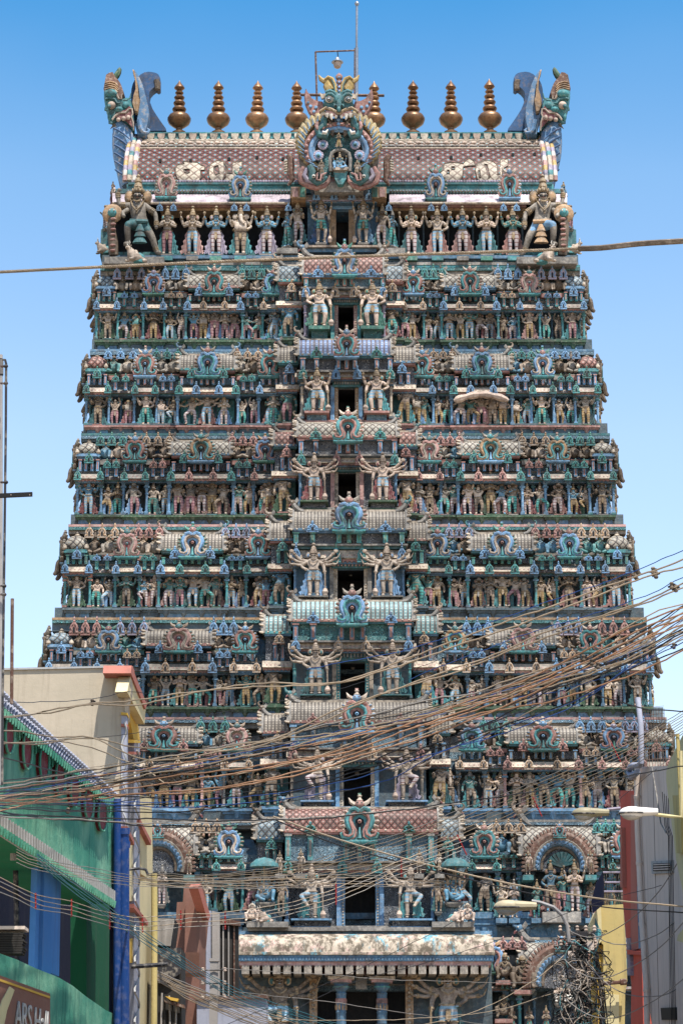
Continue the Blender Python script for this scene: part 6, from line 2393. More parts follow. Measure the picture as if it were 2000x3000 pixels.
plaster('h_dark', (.02, .018, .016), dirt=.2)
plaster('h_white', (.30, .30, .29), dirt=.6)
plaster('concrete', (.24, .22, .20), dirt=.6)
P['pipeblue'] = paint('pipeblue', (.01, .05, .20), dirt=.2, wear=.1, rough=.35, vary=0, bump=.05)
P['ventred'] = paint('ventred', (.16, .012, .02), dirt=.3, wear=.1, vary=0)
P['pipegrey'] = paint('pipegrey', (.28, .27, .27), dirt=.3, wear=.1, rough=.4, vary=0, bump=.05)
P['rust'] = paint('rust', (.10, .05, .035), dirt=.4, vary=0)
P['metal_dark'] = paint('metal_dark', (.03, .03, .035), dirt=.2, vary=0, rough=.5)


def wpart(name, pl, pts, off, th, mat, parent):
    m = MB()
    m.wall(pl, pts, off, th, 0)
    return adoptl(obj(name, m, None, [mat]), parent)


def adoptl(o, parent):
    o.parent = parent
    o.matrix_parent_inverse = Matrix.Translation(-Vector(parent.location))
    return o


def house(name, loc, label):
    r_ = empty(name, (loc.x, loc.y, 0))
    tag(r_, label, 'house')
    return r_


# ---- green house on the left
d = ray(1700, 3500)
PG = Plane(338, 2500, -55, d.x, d.y)
hg = house('green_house', PG.pt(200, 2800), 'weathered green house with red oval vents and blue column, at the left edge')
wpart('wall', PG, [(-160, 1895), (337, 2338), (335, 2622), (-160, 2290)], 0, .3, 'h_green', hg)
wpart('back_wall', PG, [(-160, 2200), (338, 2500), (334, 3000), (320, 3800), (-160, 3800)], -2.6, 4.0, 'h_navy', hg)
wpart('lower_wall', PG, [(-160, 2735), (0, 2793), (50, 2811), (104, 2836), (174, 2864), (214, 2888), (254, 2920), (312, 2960), (338, 2972), (320, 3820), (-160, 3820)], .02, .25, 'h_green', hg)
wpart('pier', PG, [(254, 2600), (336, 2650), (324, 3050), (254, 3000)], -.55, .3, 'h_pier', hg)
wpart('soffit', PG, [(-160, 2312), (335, 2634), (335, 2648), (-160, 2322)], .1, 1.2, 'h_greend', hg)
wpart('end_wall', PG, [(334, 2345), (347, 2360), (336, 3800), (322, 3800)], .01, .06, 'h_navy', hg)
for (pts, off, nm) in (([(-160, 1888), (339, 2334), (322, 2344), (-160, 1925)], .16, 'coping'), ([(-160, 2278), (338, 2614), (338, 2640), (-160, 2312)], .20, 'ledge_moulding')):
    m = MB()
    m.wall(PG, pts, off, .5 if nm == 'coping' else .25, 0)
    n = 66
    a0, a1 = PG.pt(*pts[0], off + .02), PG.pt(*pts[1], off + .02)
    b0, b1 = PG.pt(*pts[3], off + .02), PG.pt(*pts[2], off + .02)
    for i in range(n):
        t = (i + .5) / n
        p, q = a0.lerp(a1, t), b0.lerp(b1, t)
        m.tube([p + Vector((0, 0, .02)), q], .028 if nm == 'coping' else .02, 0, 5)
        if nm == 'coping':
            m.ell(p + Vector((0, 0, .02)), (.07, .08, .05), 0, 6, 4)
        m.tube([q + Vector((0, 0, -.01)), q + Vector((0, 0, -.13))], (.04, .02), 1, 4)
    adoptl(obj(nm, m, None, ['h_lilac' if nm == 'coping' else 'h_white', 'h_green']), hg)
m = MB()
for i in range(60):
    t = (i + .5) / 60
    x = lerp(-150, 335, t)
    yt = 1945 + (x + 150) * .845
    L = 58 * (1 - .35 * t)
    a, b = PG.pt(x, yt, .03), PG.pt(x + 1, yt + L, .03)
    m.tube([a, b], .022, 0, 4)
adoptl(obj('fluted_band', m, None, ['h_green']), hg)
for i, (x, y, hh) in enumerate(((30, 2151, 58), (82, 2197, 57), (131, 2234, 56), (178, 2276, 54), (221, 2313, 52), (262, 2353, 50), (302, 2388, 47))):
    m, e = MB(), MB()
    pts = [(x + 13 * math.cos(2 * math.pi * j / 20), y + hh * math.sin(2 * math.pi * j / 20)) for j in range(20)]
    m.wall(PG, pts, .07, .2, 0)
    e.tube([PG.pt(px_, py_, .08) for px_, py_ in pts + [pts[0]]], .022, 0, 5)
    o = adoptl(obj('oval_vent', m, None, ['ventred']), hg)
    e2 = obj('vent_rim', e, None, ['h_green'])
    e2.parent = o
for (x0, x1, x2, x3, off) in ((112, 134, 124, 101, .0), (133, 158, 150, 123, .06), (157, 181, 174, 149, .0)):
    m = MB()
    m.wall(PG, [(x0, 2488 + (x0 - 112) * .6), (x1, 2488 + (x1 - 112) * .6), (x2, 2860), (x3, 2850)], -.25 + off, .10, 0)
    adoptl(obj('column', m, None, ['h_blue']), hg)
m = MB()
m.tube([PG.pt(345, 2340, .12), PG.pt(344, 2440, .12), PG.pt(344, 3100, .12)], .07, 0, 10)
adoptl(obj('drainpipe', m, None, ['pipeblue']), hg)
m = MB()
m.tube([PG.pt(361, 2428, .2), PG.pt(363, 3400, .2)], .115, 0, 14)
m.tube([PG.pt(361, 2426, .2), PG.pt(361, 2444, .2)], .13, 0, 14)
m.tube([PG.pt(362, 2465, .2), PG.pt(362, 2484, .2)], .128, 0, 14)
adoptl(obj('drainpipe', m, None, ['pipeblue']), hg)
# hoarding with lettering
m = MB()
m.wall(PG, [(-160, 2800), (0, 2857), (148, 2911), (147, 3400), (-160, 3400)], .12, .08, 0)
m.wall(PG, [(-160, 2808), (0, 2867), (148, 2919), (148, 2925), (0, 2874), (-160, 2816)], .135, .012, 1)
m.wall(PG, [(-10, 2985), (8, 2930), (30, 2890), (44, 2900), (22, 2960), (6, 3040)], .135, .012, 2)
sg = obj('hoarding', m, None, ['h_terra', 'h_ochre', 'h_olive'])
tag(sg, 'brown and yellow painted hoarding with pale lettering on the green wall', 'hoarding')
fc_ = bpy.data.curves.new('lettering', 'FONT')
fc_.body = 'ARS Hall'
fc_.extrude = .01
fc_.size = 1.0
to = bpy.data.objects.new('lettering', fc_)
col.objects.link(to)
to.data.materials.append(P['h_white'])
a, b = PG.pt(44, 3010, .14), PG.pt(136, 3030, .14)
wdir = (b - a)
wdir.z = 0
hgt = (PG.pt(44, 2925, .14) - a).z
wl = wdir.length
xd = wdir.normalized()
M = Matrix((xd, Vector((0, 0, 1)), xd.cross(Vector((0, 0, 1)))))
M.transpose()
M4 = M.to_4x4()
M4.translation = a
to.matrix_world = M4 @ Matrix.Diagonal((wl / 3.35, hgt / .72, 1, 1))
bpy.context.view_layer.update()
tm = bpy.data.meshes.new_from_object(to.evaluated_get(bpy.context.evaluated_depsgraph_get()))
tmw = to.matrix_world.copy()
bpy.data.objects.remove(to)
tm.materials.clear()
to = obj('lettering', tm, None, ['h_white'])
to.matrix_world = tmw
to.parent = sg
# gear hung on the green house: curved lamp brackets
def bracket(pts, r, Y, label, mat='metal_dark', name='pipe_bracket', cat='pipe'):
    m = MB()
    m.tube([W(x, y, Y + (q[0] if q else 0)) for x, y, *q in pts], r, 0, 8)
    o = obj(name, m, None, [mat])
    tag(o, label, cat)
    return o


bracket([(52, 2872), (50, 2700), (46, 2520), (44, 2460), (50, 2430), (66, 2418), (82, 2416)], .045, -60, 'black curved pipe bracket standing before the green house')
bracket([(186, 2532), (186, 2490), (182, 2450), (170, 2415), (155, 2398)], .04, -58, 'black bent pipe under the cable clamp on the green wall')
bracket([(146, 2475), (165, 2478), (186, 2492)], .035, -58, 'short pale pipe stub poking from the green wall', 'pipegrey')
bracket([(-5, 2450), (20, 2448), (34, 2462), (40, 2490), (40, 2520)], .05, -62, 'grey hooked pipe at the left edge below the cables', 'pipegrey')
bracket([(372, 2548), (410, 2544), (428, 2548), (434, 2562)], .03, -48, 'thin curved pipe arm on the yellow house corner', 'metal_dark')
bracket([(385, 2832), (492, 2825)], .05, -45, 'black steel angle arm reaching from the yellow house', 'metal_dark', 'outrigger', 'outrigger')
# stacked boards on the balcony
m = MB()
for i in range(9):
    p = W(22, 2738 + i * 7, -62.5)
    m.box((p.x, p.y, p.z), (.56 - .03 * (i % 3), .4, .03), 0)
p = W(20, 2722, -62.5)
m.box((p.x, p.y, p.z), (.62, .45, .05), 1)
tag(obj('board_stack', m, None, ['h_dark', 'h_grey']), 'stack of dark boards on the green house balcony', 'board stack')

# ---- tall poles at far left
m = MB()
m.tube([W(3, 1040, -80), W(3, 2300, -80)], .018, 0, 10)
m.tube([W(3, 1100, -80), W(3, 1052, -80)], .023, 1, 10)
for i in range(14):
    m.tube([W(3, 1056 + i * 3, -80), W(3, 1057.5 + i * 3, -80)], .025, 2, 10)
pole = obj('street_pole', m, None, ['pipegrey', 'black', 'pipegrey'])
tag(pole, 'grey metal pole with ribbed conduit cut by the left edge of the picture', 'pole')
m = MB()
m.tube([W(8, 1054, -80.2), W(16, 1054, -80.2), W(19, 1066, -80.2), W(18, 1250, -80.2), W(14, 1600, -80.2), W(9, 2000, -80.2), W(7, 2300, -80.2)], .011, 0, 6)
for y in (1073, 1123, 1413, 1717, 1742):
    m.ell(W(18 if y < 1500 else 13, y, -80.2), (.022, .02, .018), 0, 6, 4)
    m.tube([W(4, y, -80.1), W(18 if y < 1500 else 13, y, -80.2)], .010, 1, 5)
m = tag(obj('hanging_cable', m, None, ['metal_dark', 'rust']), 'black cable clipped along the pole at the left edge', 'cable')
m = MB()
p, q = W(-12, 1452, -80.4), W(95, 1447, -80.4)
m.add([p + Vector((0, 0, .018)), q + Vector((0, 0, .018)), q - Vector((0, 0, .016)), p - Vector((0, 0, .016)), p + Vector((0, .03, .018)), q + Vector((0, .03, .018)), q + Vector((0, .03, -.016)), p + Vector((0, .03, -.016))], [(3, 2, 1, 0), (4, 5, 6, 7), (0, 1, 5, 4), (1, 2, 6, 5), (2, 3, 7, 6), (3, 0, 4, 7)], 0)
for x in (33, 88):
    m.ell(W(x, 1450, -80.41), (.006, .004, .006), 1, 6, 4)
tag(obj('cross_arm', m, None, ['black', 'skinp']), 'short black steel cross arm bolted to the pole at the left edge', 'cross arm')
m = MB()
m.tube([W(37, 1754, -70), W(35, 2062, -70)], .022, 0, 8)
tag(obj('rusty_rod', m, None, ['rust']), 'rusty upright rod in front of the cream house parapet', 'rod')

# ---- cream house
PC = Plane(368, 2100, -40)
PS = Plane(368, 2100, -40, 0, 1)
hc = house('cream_house', PC.pt(300, 2400), 'tall plain cream house with coral cornice behind the green house')
wpart('wall', PC, [(-200, 1966), (0, 1963), (366, 1955), (366, 2085), (356, 2090), (356, 3750), (-200, 3750)], 0, 1.5, 'h_cream', hc)
m = MB()
m.wall(PC, [(-200, 1961), (362, 1950), (362, 1955), (-200, 1967)], .05, 1.6, 0)
adoptl(obj('parapet_cap', m, None, ['h_white']), hc)
wpart('cornice_block', PC, [(359, 1951), (389, 1951), (389, 1972), (360, 1972)], .12, .6, 'h_coral', hc)
wpart('fascia', PC, [(363, 1972), (384, 1972), (384, 2030), (366, 2085)], .10, .5, 'h_cream', hc)
PS2 = Plane(386, 1960, -39.9, 0, 1)
wpart('cornice', PS2, [(386, 1950), (431, 2064), (427, 2078), (384, 1972)], .05, .7, 'h_coral', hc)
wpart('fascia', PS2, [(384, 1972), (427, 2078), (424, 2122), (373, 2027)], .0, .3, 'h_creamy', hc)
wpart('side_wall', PS, [(356, 2060), (402, 2140), (410, 2330), (445, 2335), (448, 2560), (459, 2590), (459, 3750), (350, 3750)], -.55, 1.2, 'h_creamy', hc)
wpart('arch_panel', PS, [(377, 2086), (398, 2076), (411, 2168), (392, 2165)], -.1, .3, 'h_ochre', hc)
wpart('shadow_reveal', PS, [(372, 2095), (392, 2166), (396, 2440), (372, 2420)], -.42, .1, 'h_yellow', hc)
for (x0, x1, y0, y1) in ((356, 372, 2086, 3700), (394, 410, 2168, 3700)):
    m = MB()
    m.wall(PS if x0 > 380 else PC, [(x0, y0), (x1, y0 + (6 if x0 > 380 else 0)), (x1 - 1, y1), (x0 - 1, y1)], .06, .35, 0)
    pl = PS if x0 > 380 else PC
    pts = []
    for i in range(150):
        t = i / 149
        y = y0 + 30 + t * 950
        pts.append(pl.pt(lerp(x0 + 1, x1 - 1, .5 + .5 * math.sin(t * 66)), y, .10 + .04 * math.cos(t * 66)))
    m.tube(pts, .026, 1, 5)
    adoptl(obj('pillar', m, None, ['h_lilac', 'h_white']), hc)
    for y in (y0, y0 + 34):
        wpart('pillar_band', pl, [(x0 - 1, y), (x1 + 2, y + 2), (x1 + 2, y + 9), (x0 - 1, y + 8)], .12, .45, 'h_coral' if y > y0 else 'h_ochre', hc)
for pts in ([(374, 2420), (394, 2462), (394, 2476), (374, 2434)], [(411, 2398), (444, 2462), (443, 2476), (411, 2412)], [(393, 2648), (435, 2700), (434, 2712), (393, 2660)]):
    wpart('cornice', PS, pts, .15, .7, 'h_coral', hc)
wpart('bay_wall', PS, [(411, 2336), (444, 2338), (448, 2500), (446, 2580), (413, 2560)], .02, .5, 'h_creamy', hc)
wpart('bay_wall', PS, [(374, 2434), (393, 2470), (393, 2640), (372, 2640)], .02, .5, 'h_creamy', hc)
wpart('arch_panel', PS, [(380, 2750), (398, 2748), (404, 2822), (380, 2820)], .02, .3, 'h_ochre', hc)
m = MB()
m.tube([W(452, 2560, -36), W(453, 2700, -36), W(450, 3200, -36)], .085, 0, 12)
adoptl(obj('drainpipe', m, None, ['h_yellow']), hc)

# ---- huts, terracotta house and pillars in the middle distance
PT = Plane(560, 2700, -16)
PTS = Plane(589, 2700, -16, .02, 1)
ht = house('terracotta_house', PT.pt(560, 2900), 'narrow terracotta house with stepped parapet beside the tower foot')
wpart('wall', PT, [(519, 2643), (536, 2642), (539, 2598), (546, 2587), (556, 2585), (589, 2586), (584, 2790), (590, 3700), (505, 3700), (510, 2780)], 0, 3, 'h_terra', ht)
wpart('side_wall', PTS, [(588, 2590), (616, 2686), (611, 2700), (602, 2800), (604, 2850), (590, 3600), (584, 3600), (584, 2800)], .05, .5, 'h_terra', ht)
wpart('cornice', PTS, [(580, 2600), (588, 2588), (617, 2684), (612, 2696), (606, 2688)], .22, .3, 'h_coral', ht)
wpart('balcony', PTS, [(584, 2790), (603, 2800), (601, 2862), (584, 2850)], .4, .8, 'h_terra', ht)
hw_ = house('white_pillar_house', W(612, 2900, -12), 'pale pillared house front squeezed beside the terracotta house')
P2 = Plane(612, 2800, -12)
wpart('pillar', P2, [(604, 2668), (619, 2668), (621, 3600), (602, 3600)], 0, .5, 'h_lilac', hw_)
wpart('pillar', P2, [(621, 2668), (643, 2674), (643, 3600), (622, 3600)], .1, .5, 'concrete', hw_)
wpart('dark_front', P2, [(643, 2690), (698, 2700), (700, 3600), (643, 3600)], -.6, .5, 'h_dark', hw_)
for x in (652, 668, 684):
    wpart('window_frame', P2, [(x, 2712), (x + 4, 2712), (x + 4, 2960), (x, 2960)], -.5, .12, 'concrete' if x < 684 else 'rust', hw_)
wpart('roof_beam', P2, [(640, 2690), (704, 2698), (704, 2712), (640, 2706)], -.4, .4, 'rust', hw_)
hm = house('grey_shed', W(660, 2960, -18), 'low lilac grey shed wall at the bottom, left of the porch')
P3 = Plane(660, 2960, -18)
wpart('wall', P3, [(577, 2928), (780, 2922), (782, 3600), (577, 3600)], 0, 2, 'h_lilac', hm)
wpart('roof_edge', P3, [(568, 2922), (784, 2914), (784, 2924), (568, 2930)], .12, 2.2, 'brown', hm)
hd_ = house('dark_hut', W(495, 2900, -25), 'dark sheet-metal hut with poles between the yellow pipe and terracotta house')
P4 = Plane(495, 2900, -25)
wpart('wall', P4, [(460, 2690), (512, 2690), (500, 2780), (532, 2778), (532, 3700), (458, 3700)], 0, 2, 'h_dark', hd_)
wpart('sheet', P4, [(462, 2778), (531, 2776), (530, 2850), (484, 2885), (462, 2878)], .15, .05, 'metal_dark', hd_)
wpart('panel', P4, [(462, 2690), (512, 2692), (500, 2772), (462, 2768)], .12, .06, 'concrete', hd_)
for i in range(7):
    x = 462 + i * 11
    m = MB()
    m.tube([P4.pt(x + rnd.uniform(-3, 3), 2905 + i * 4, .25), P4.pt(x + rnd.uniform(-8, 8), 3080, .3)], .03, 0, 5)
    adoptl(obj('pole', m, None, ['concrete' if i % 2 else 'h_dark']), hd_)
m = MB()
m.wall(P4, [(480, 2928), (540, 2944), (541, 2954), (484, 2936)], .5, .4, 0)
m.wall(P4, [(484, 2918), (524, 2926), (520, 2934), (500, 2930)], .55, .4, 1)
adoptl(obj('awning', m, None, ['rust', 'h_ochre']), hd_)


def pole_obj(x, yt, Y, r, label, mat='concrete'):
    m = MB()
    p = W(x, yt, Y)
    m.box((p.x, Y, p.z / 2), (r * 2, r * 1.6, p.z), 0, .94)
    m.box((p.x, Y, p.z + .03), (r * 2.3, r * 1.9, .08), 0)
    o = obj('utility_pole', m, None, [mat])
    tag(o, label, 'utility pole')
    # insulators and brackets
    for q in (-1, 1):
        ins = MB()
        for j in range(3):
            zz = p.z - .25 - .35 * j
            ins.tube([(p.x, Y - r, zz), (p.x + q * (r + .16), Y - r - .05, zz)], .018, 0, 5)
            ins.lathe([(.03, -.04), (.05, -.02), (.04, .02), (.05, .05), (.02, .07)], (p.x + q * (r + .18), Y - r - .05, zz), 1, 8)
        i_ = obj('insulator', ins, None, ['metal_dark', 'skinp'])
        i_.parent = o
    return o


pole_obj(628, 2816, -34, .115, 'square concrete utility pole standing below the left cable bundle')

# ---- right side houses
d2 = ray(1100, 3500)
hr = house('red_house', W(1840, 2700, -30), 'narrow brick red house strip between yellow and grey houses on the right')
PR_ = Plane(1840, 2600, -30, 0, 1)
PRS = Plane(1818, 2600, -30, 0, 1)
wpart('wall', PR_, [(1816, 2316), (1866, 2316), (1900, 3700), (1838, 3700), (1848, 2880), (1835, 2778), (1824, 2652), (1816, 2440)], 0, 4, 'h_red', hr)
wpart('panel', PR_, [(1846, 2328), (1858, 2328), (1868, 2780), (1846, 2786)], .05, .1, 'h_coral', hr)
wpart('rail', PR_, [(1815, 2424), (1819, 2424), (1822, 2600), (1815, 2600)], .12, .3, 'h_coral', hr)
wpart('blue_shutter', PR_, [(1864, 2596), (1871, 2596), (1879, 2770), (1869, 2780)], .10, .1, 'blue', hr)
wpart('purple_panel', PR_, [(1833, 2748), (1842, 2748), (1845, 2858), (1836, 2858)], .1, .1, 'lilac', hr)
wpart('cornice', PR_, [(1835, 2782), (1884, 2790), (1884, 2798), (1836, 2796)], .12, .2, 'h_red', hr)
hgr = house('grey_house', W(1930, 2700, -45), 'grey panelled house with a louvred vent at the right')
PGR = Plane(1930, 2600, -45, 0, 1)
wpart('wall', PGR, [(1857, 2247), (2060, 2240), (2060, 3700), (1912, 3700), (1908, 3000), (1889, 2894), (1872, 2640), (1861, 2440)], 0, 4, 'h_grey', hgr)
for x0, x1 in ((1911, 1937), (1957, 1961)):
    m = MB()
    m.tube([PGR.pt(x0, 2250, .0), PGR.pt(x1, 3300, .0)], .008, 0, 4)
    adoptl(obj('panel_joint', m, None, ['h_dark']), hgr)
m = MB()
m.tube([PGR.pt(1864, 2262, .1), PGR.pt(1866, 2430, .1), PGR.pt(1879, 2700, .1), PGR.pt(1892, 2900, .1), PGR.pt(1900, 3300, .1)], .07, 0, 10)
for y, x in ((2330, 1865), (2524, 1871), (2703, 1879), (2896, 1892)):
    m.tube([PGR.pt(x, y, .1), PGR.pt(x, y + 9, .1)], .083, 0, 10)
adoptl(obj('drainpipe', m, None, ['h_grey']), hgr)
m = MB()
m.tube([PGR.pt(1866, 2262, .2), PGR.pt(1847, 2276, .2), PGR.pt(1841, 2256, .2), PGR.pt(1848, 2243, .2), PGR.pt(1872, 2242, .2), PGR.pt(1877, 2234, .2), PGR.pt(1876, 2130, .2), PGR.pt(1867, 2047, .2)], [.07, .085, .085, .075, .07, .07, .065, .062], 0, 12)
m.tube([PGR.pt(1868, 2060, .2), PGR.pt(1867, 2046, .2)], .072, 0, 12)
adoptl(obj('vent_pipe', m, None, ['h_lilac']), hgr)
m = MB()
m.wall(PGR, [(1905, 2523), (1966, 2520), (1967, 2557), (1907, 2560)], .05, .1, 0)
m.wall(PGR, [(1911, 2530), (1960, 2528), (1960, 2550), (1911, 2552)], .07, .05, 1)
for i in range(3):
    m.wall(PGR, [(1912, 2532 + i * 7), (1959, 2530 + i * 7), (1959, 2533 + i * 7), (1912, 2535 + i * 7)], .10, .03, 2)
adoptl(obj('louvred_vent', m, None, ['h_white', 'h_dark', 'h_grey']), hgr)
wpart('window', PGR, [(1933, 2953), (1977, 2951), (1978, 2988), (1936, 2988)], .03, .05, 'black', hgr)
m = MB()
for i in range(4):
    x = 1960 + i * 4
    m.tube([PGR.pt(1938 + i * 6, 2320 + 6 * i, .12), PGR.pt(1946 + i * 4, 2420, .16), PGR.pt(x - 4, 2450, .14), PGR.pt(x, 2700, .12), PGR.pt(x + 9, 3200, .12)], .008, 0, 4)
m.tube([PGR.pt(1908, 2246, .1), PGR.pt(1922, 2330, .14), PGR.pt(1934, 2412, .1), PGR.pt(1950, 2440, .1)], .018, 1, 5)
tag(obj('cable_run', m, None, ['black', 'grey']), 'black cables running down the front of the grey house', 'cable')
ho = house('olive_house', W(1985, 2400, -55), 'olive cream house with a rounded balcony cut by the right edge')
PO = Plane(1985, 2400, -55, 0, 1)
wpart('wall', PO, [(2000, 2150), (1984, 2180), (1972, 2206), (1956, 2236), (1950, 2262), (1950, 2290), (1962, 2380), (1972, 2460), (1979, 2520), (2002, 2630), (2120, 2630), (2120, 2100)], 0, 3.5, 'h_olive', ho)
wpart('lower_wall', PO, [(2004, 2630), (2120, 2625), (2120, 3760), (2008, 3760)], -.05, 3, 'h_olive', ho)
wpart('balcony', PO, [(2000, 2720), (1984, 2740), (1981, 2756), (2000, 2762), (2060, 2762), (2060, 2700)], .4, 2, 'h_olive', ho)
wpart('panel', PO, [(1968, 2330), (1990, 2330), (1996, 2500), (1980, 2500)], .06, .08, 'h_yellow', ho)
m = MB()
m.tube([PO.pt(1983, 2150, .3), PO.pt(1990, 2300, .3), PO.pt(1993, 2396, .3)], .035, 0, 8)
adoptl(obj('handrail', m, None, ['h_yellow']), ho)
hy = house('yellow_house', W(1780, 2800, -22), 'yellow house with teal diamond and dark awning at lower right')
PY = Plane(1780, 2800, -22)
wpart('wall', PY, [(1759, 2653), (1824, 2649), (1832, 2760), (1836, 2874), (1830, 2910), (1818, 3700), (1766, 3700), (1766, 2768), (1759, 2760)], 0, .8, 'h_yellow', hy)
wpart('corner_wall', PY, [(1727, 2708), (1742, 2672), (1759, 2653), (1762, 2756), (1745, 2772), (1728, 2760)], .1, .8, 'h_olive', hy)
wpart('diamond', PY, [(1743, 2690), (1761, 2735), (1748, 2768), (1738, 2745)], .14, .05, 'teal', hy)
wpart('lower_wall', PY, [(1748, 2770), (1768, 2768), (1768, 3700), (1748, 3700)], -.2, 2, 'h_ochre', hy)
wpart('awning', PY, [(1764, 2556), (1768, 2590), (1766, 2650), (1735, 2676), (1731, 2640), (1745, 2585)], .6, .06, 'h_navy', hy)
wpart('base_panel', PY, [(1766, 2910), (1812, 2914), (1812, 3700), (1766, 3700)], .05, .1, 'h_olive', hy)
m = MB()
p, q = PY.pt(1758, 2882, .4), PY.pt(1834, 2876, .4)
m.tube([p, q], .06, 0, 6)
m.tube([p.lerp(q, .75), q], .10, 0, 6)
adoptl(obj('steel_arm', m, None, ['rust']), hy)
m = MB()
for x0, y0, x1, y1 in ((1765, 2556, 1824, 2556), (1768, 2612, 1826, 2612), (1770, 2585, 1825, 2585)):
    m.tube([PY.pt(x0, y0, -.3), PY.pt(x1, y1, -.3)], .035, 0, 6)
for i in range(9):
    m.tube([PY.pt(1768 + i * 7, 2556, -.3), PY.pt(1768 + i * 7, 2652, -.3)], .012, 1, 4)
adoptl(obj('railing', m, None, ['lilac', 'metal_dark']), hy)


# ---- street lamps
def street_lamp(x0, x1, yt, Y, mat, label, arm):
    r_ = empty('street_lamp', W((x0 + x1) / 2, yt + 20, Y))
    tag(r_, label, 'street lamp', 'street lamps')
    L = (x1 - x0) * mpp((x0 + x1) / 2, yt, Y)
    m = MB()
    a = W(x0, yt + 20, Y)
    hh = L * .16
    m.ell((a.x + L * .34, Y, a.z), (L * .34, L * .17, hh), 0, 16, 8)
    m.lathe([(hh * .8, 0), (hh * .55, L * .5)], (0, 0, 0), 0, 10, (1, 1.2), Matrix.Translation((a.x + L * .5, Y, a.z + hh * .1)) @ Matrix.Rotation(math.pi / 2, 4, 'Y'))
    m.tube([(a.x + L * .34 + L * .35 * math.cos(t), Y + L * .18 * math.sin(t), a.z - hh * .15) for t in [i * math.pi / 8 for i in range(17)]], L * .022, 1, 5)
    o = obj('housing', m, None, [mat, 'metal_dark'])
    adoptl(o, r_)
    g = MB()
    g.ell((a.x + L * .32, Y, a.z - hh * .35), (L * .27, L * .14, hh * .95), 0, 14, 8)
    adoptl(obj('glass_bowl', g, None, ['lampglass']), r_)
    ar = MB()
    ar.tube([W(x, y, Y) for x, y in arm], L * .045, 0, 8)
    adoptl(obj('arm', ar, None, [arm_mat.get(mat, 'metal_dark')]), r_)


lg, nt_, b_ = new_mat('lampglass')
b_.inputs['Specular IOR Level'].default_value = .5
b_.inputs['Base Color'].default_value = (.30, .28, .25, 1)
b_.inputs['Roughness'].default_value = .15
P['lampglass'] = lg
arm_mat = {'lamp_white': 'h_olive', 'lamp_yellow': 'pipegrey', 'lamp_olive': 'lilac'}
P['lamp_white'] = paint('lamp_white', (.70, .68, .66), dirt=.25, wear=.1, vary=0, rough=.35, bump=.05)
P['lamp_olive'] = paint('lamp_olive', (.30, .27, .18), dirt=.3, wear=.1, vary=0, rough=.45, bump=.05)
P['lamp_yellow'] = paint('lamp_yellow', (.42, .36, .24), dirt=.3, wear=.1, vary=0, rough=.45, bump=.05)
street_lamp(1674, 1782, 2362, -58, 'lamp_olive', 'olive cobra-head street lamp in front of the great right arch', [(1776, 2372), (1816, 2368)])
street_lamp(1812, 1925, 2360, -60, 'lamp_white', 'white domed street lamp crossing the red and grey houses', [(1918, 2386), (1960, 2391), (1995, 2393), (1995, 2330), (1993, 2200)])
street_lamp(1445, 1570, 2636, -45, 'lamp_yellow', 'yellowish street lamp on a curved arm above the cable tangle', [(1556, 2640), (1580, 2644), (1620, 2658), (1645, 2680), (1660, 2710), (1666, 2760)])

# ---- transformer pole smothered in cables
Yp = -40
pp = pole_obj(1700, 2722, Yp, .13, 'concrete pole smothered in tangled cables at lower right', 'h_dark')
m = MB()
for y, xa_, xb_ in ((2735, 1640, 1740), (2778, 1642, 1744), (2870, 1640, 1745), (2960, 1640, 1745)):
    m = MB()
    a, b = W(xa_, y, Yp - .2), W(xb_, y, Yp - .2)
    m.bx(a.x, b.x, Yp - .25, Yp - .15, a.z - .05, a.z + .05, 0)
    for i in range(5):
        x = lerp(a.x, b.x, i / 4)
        m.lathe([(.03, .04), (.05, .08), (.035, .12), (.05, .16), (.02, .2)], (x, Yp - .2, a.z), 1, 8)
    ca = obj('cross_arm', m, None, ['metal_dark', 'skinp'])
    ca.parent = pp
m = MB()
for x, y in ((1672, 2800), (1712, 2812), (1728, 2770), (1690, 2850)):
    p = W(x, y, Yp - .35)
    m.box(p, (.16, .12, .22), rnd.choice([0, 1]))
jb = obj('junction_box', m, None, ['h_dark', 'h_grey'])
jb.parent = pp
tg = MB()
for i in range(230):
    x, y = rnd.gauss(1700, 27), rnd.uniform(2745, 3060)
    p = W(x, y, Yp - .3 + rnd.uniform(-.3, .2))
    pts = [p]
    v_ = Vector((rnd.uniform(-1, 1), rnd.uniform(-.4, .4), rnd.uniform(-1, .3)))
    for j in range(rnd.randint(5, 12)):
        v_ += Vector((rnd.uniform(-.9, .9), rnd.uniform(-.5, .5), rnd.uniform(-.8, .55)))
        v_.normalize()
        p = p + v_ * .14
        if abs(p.x - W(1700, y, Yp).x) > .62:
            v_.x *= -1
        pts.append(p)
    tg.tube(pts, rnd.choice([.010, .014, .008]), rnd.choice([0, 0, 0, 1, 2, 1, 3]), 4)
for i in range(16):
    p = W(rnd.gauss(1705, 24), rnd.uniform(2800, 3000), Yp - .5)
    r_ = rnd.uniform(.1, .2)
    tg.tube([p + Vector((r_ * math.cos(t * .7), .03 * t * .2, r_ * math.sin(t * .7))) for t in range(10)], .010, rnd.choice([0, 1, 0]), 4)
for i in range(14):
    a = W(rnd.uniform(1730, 1750), rnd.uniform(2740, 2830), Yp - .2)
    b = W(rnd.uniform(1745, 1800), 3080, Yp - .2)
    tg.tube([a, a.lerp(b, .4) + Vector((.05, 0, .1)), b], .012, rnd.choice([1, 1, 0]), 4)
o = obj('cable_tangle', tg, None, ['black', 'tan2', 'grey', 'teal'])
tag(o, 'dense tangle of black and tan cable ends around the lower right pole', 'cable tangle', kind='stuff')

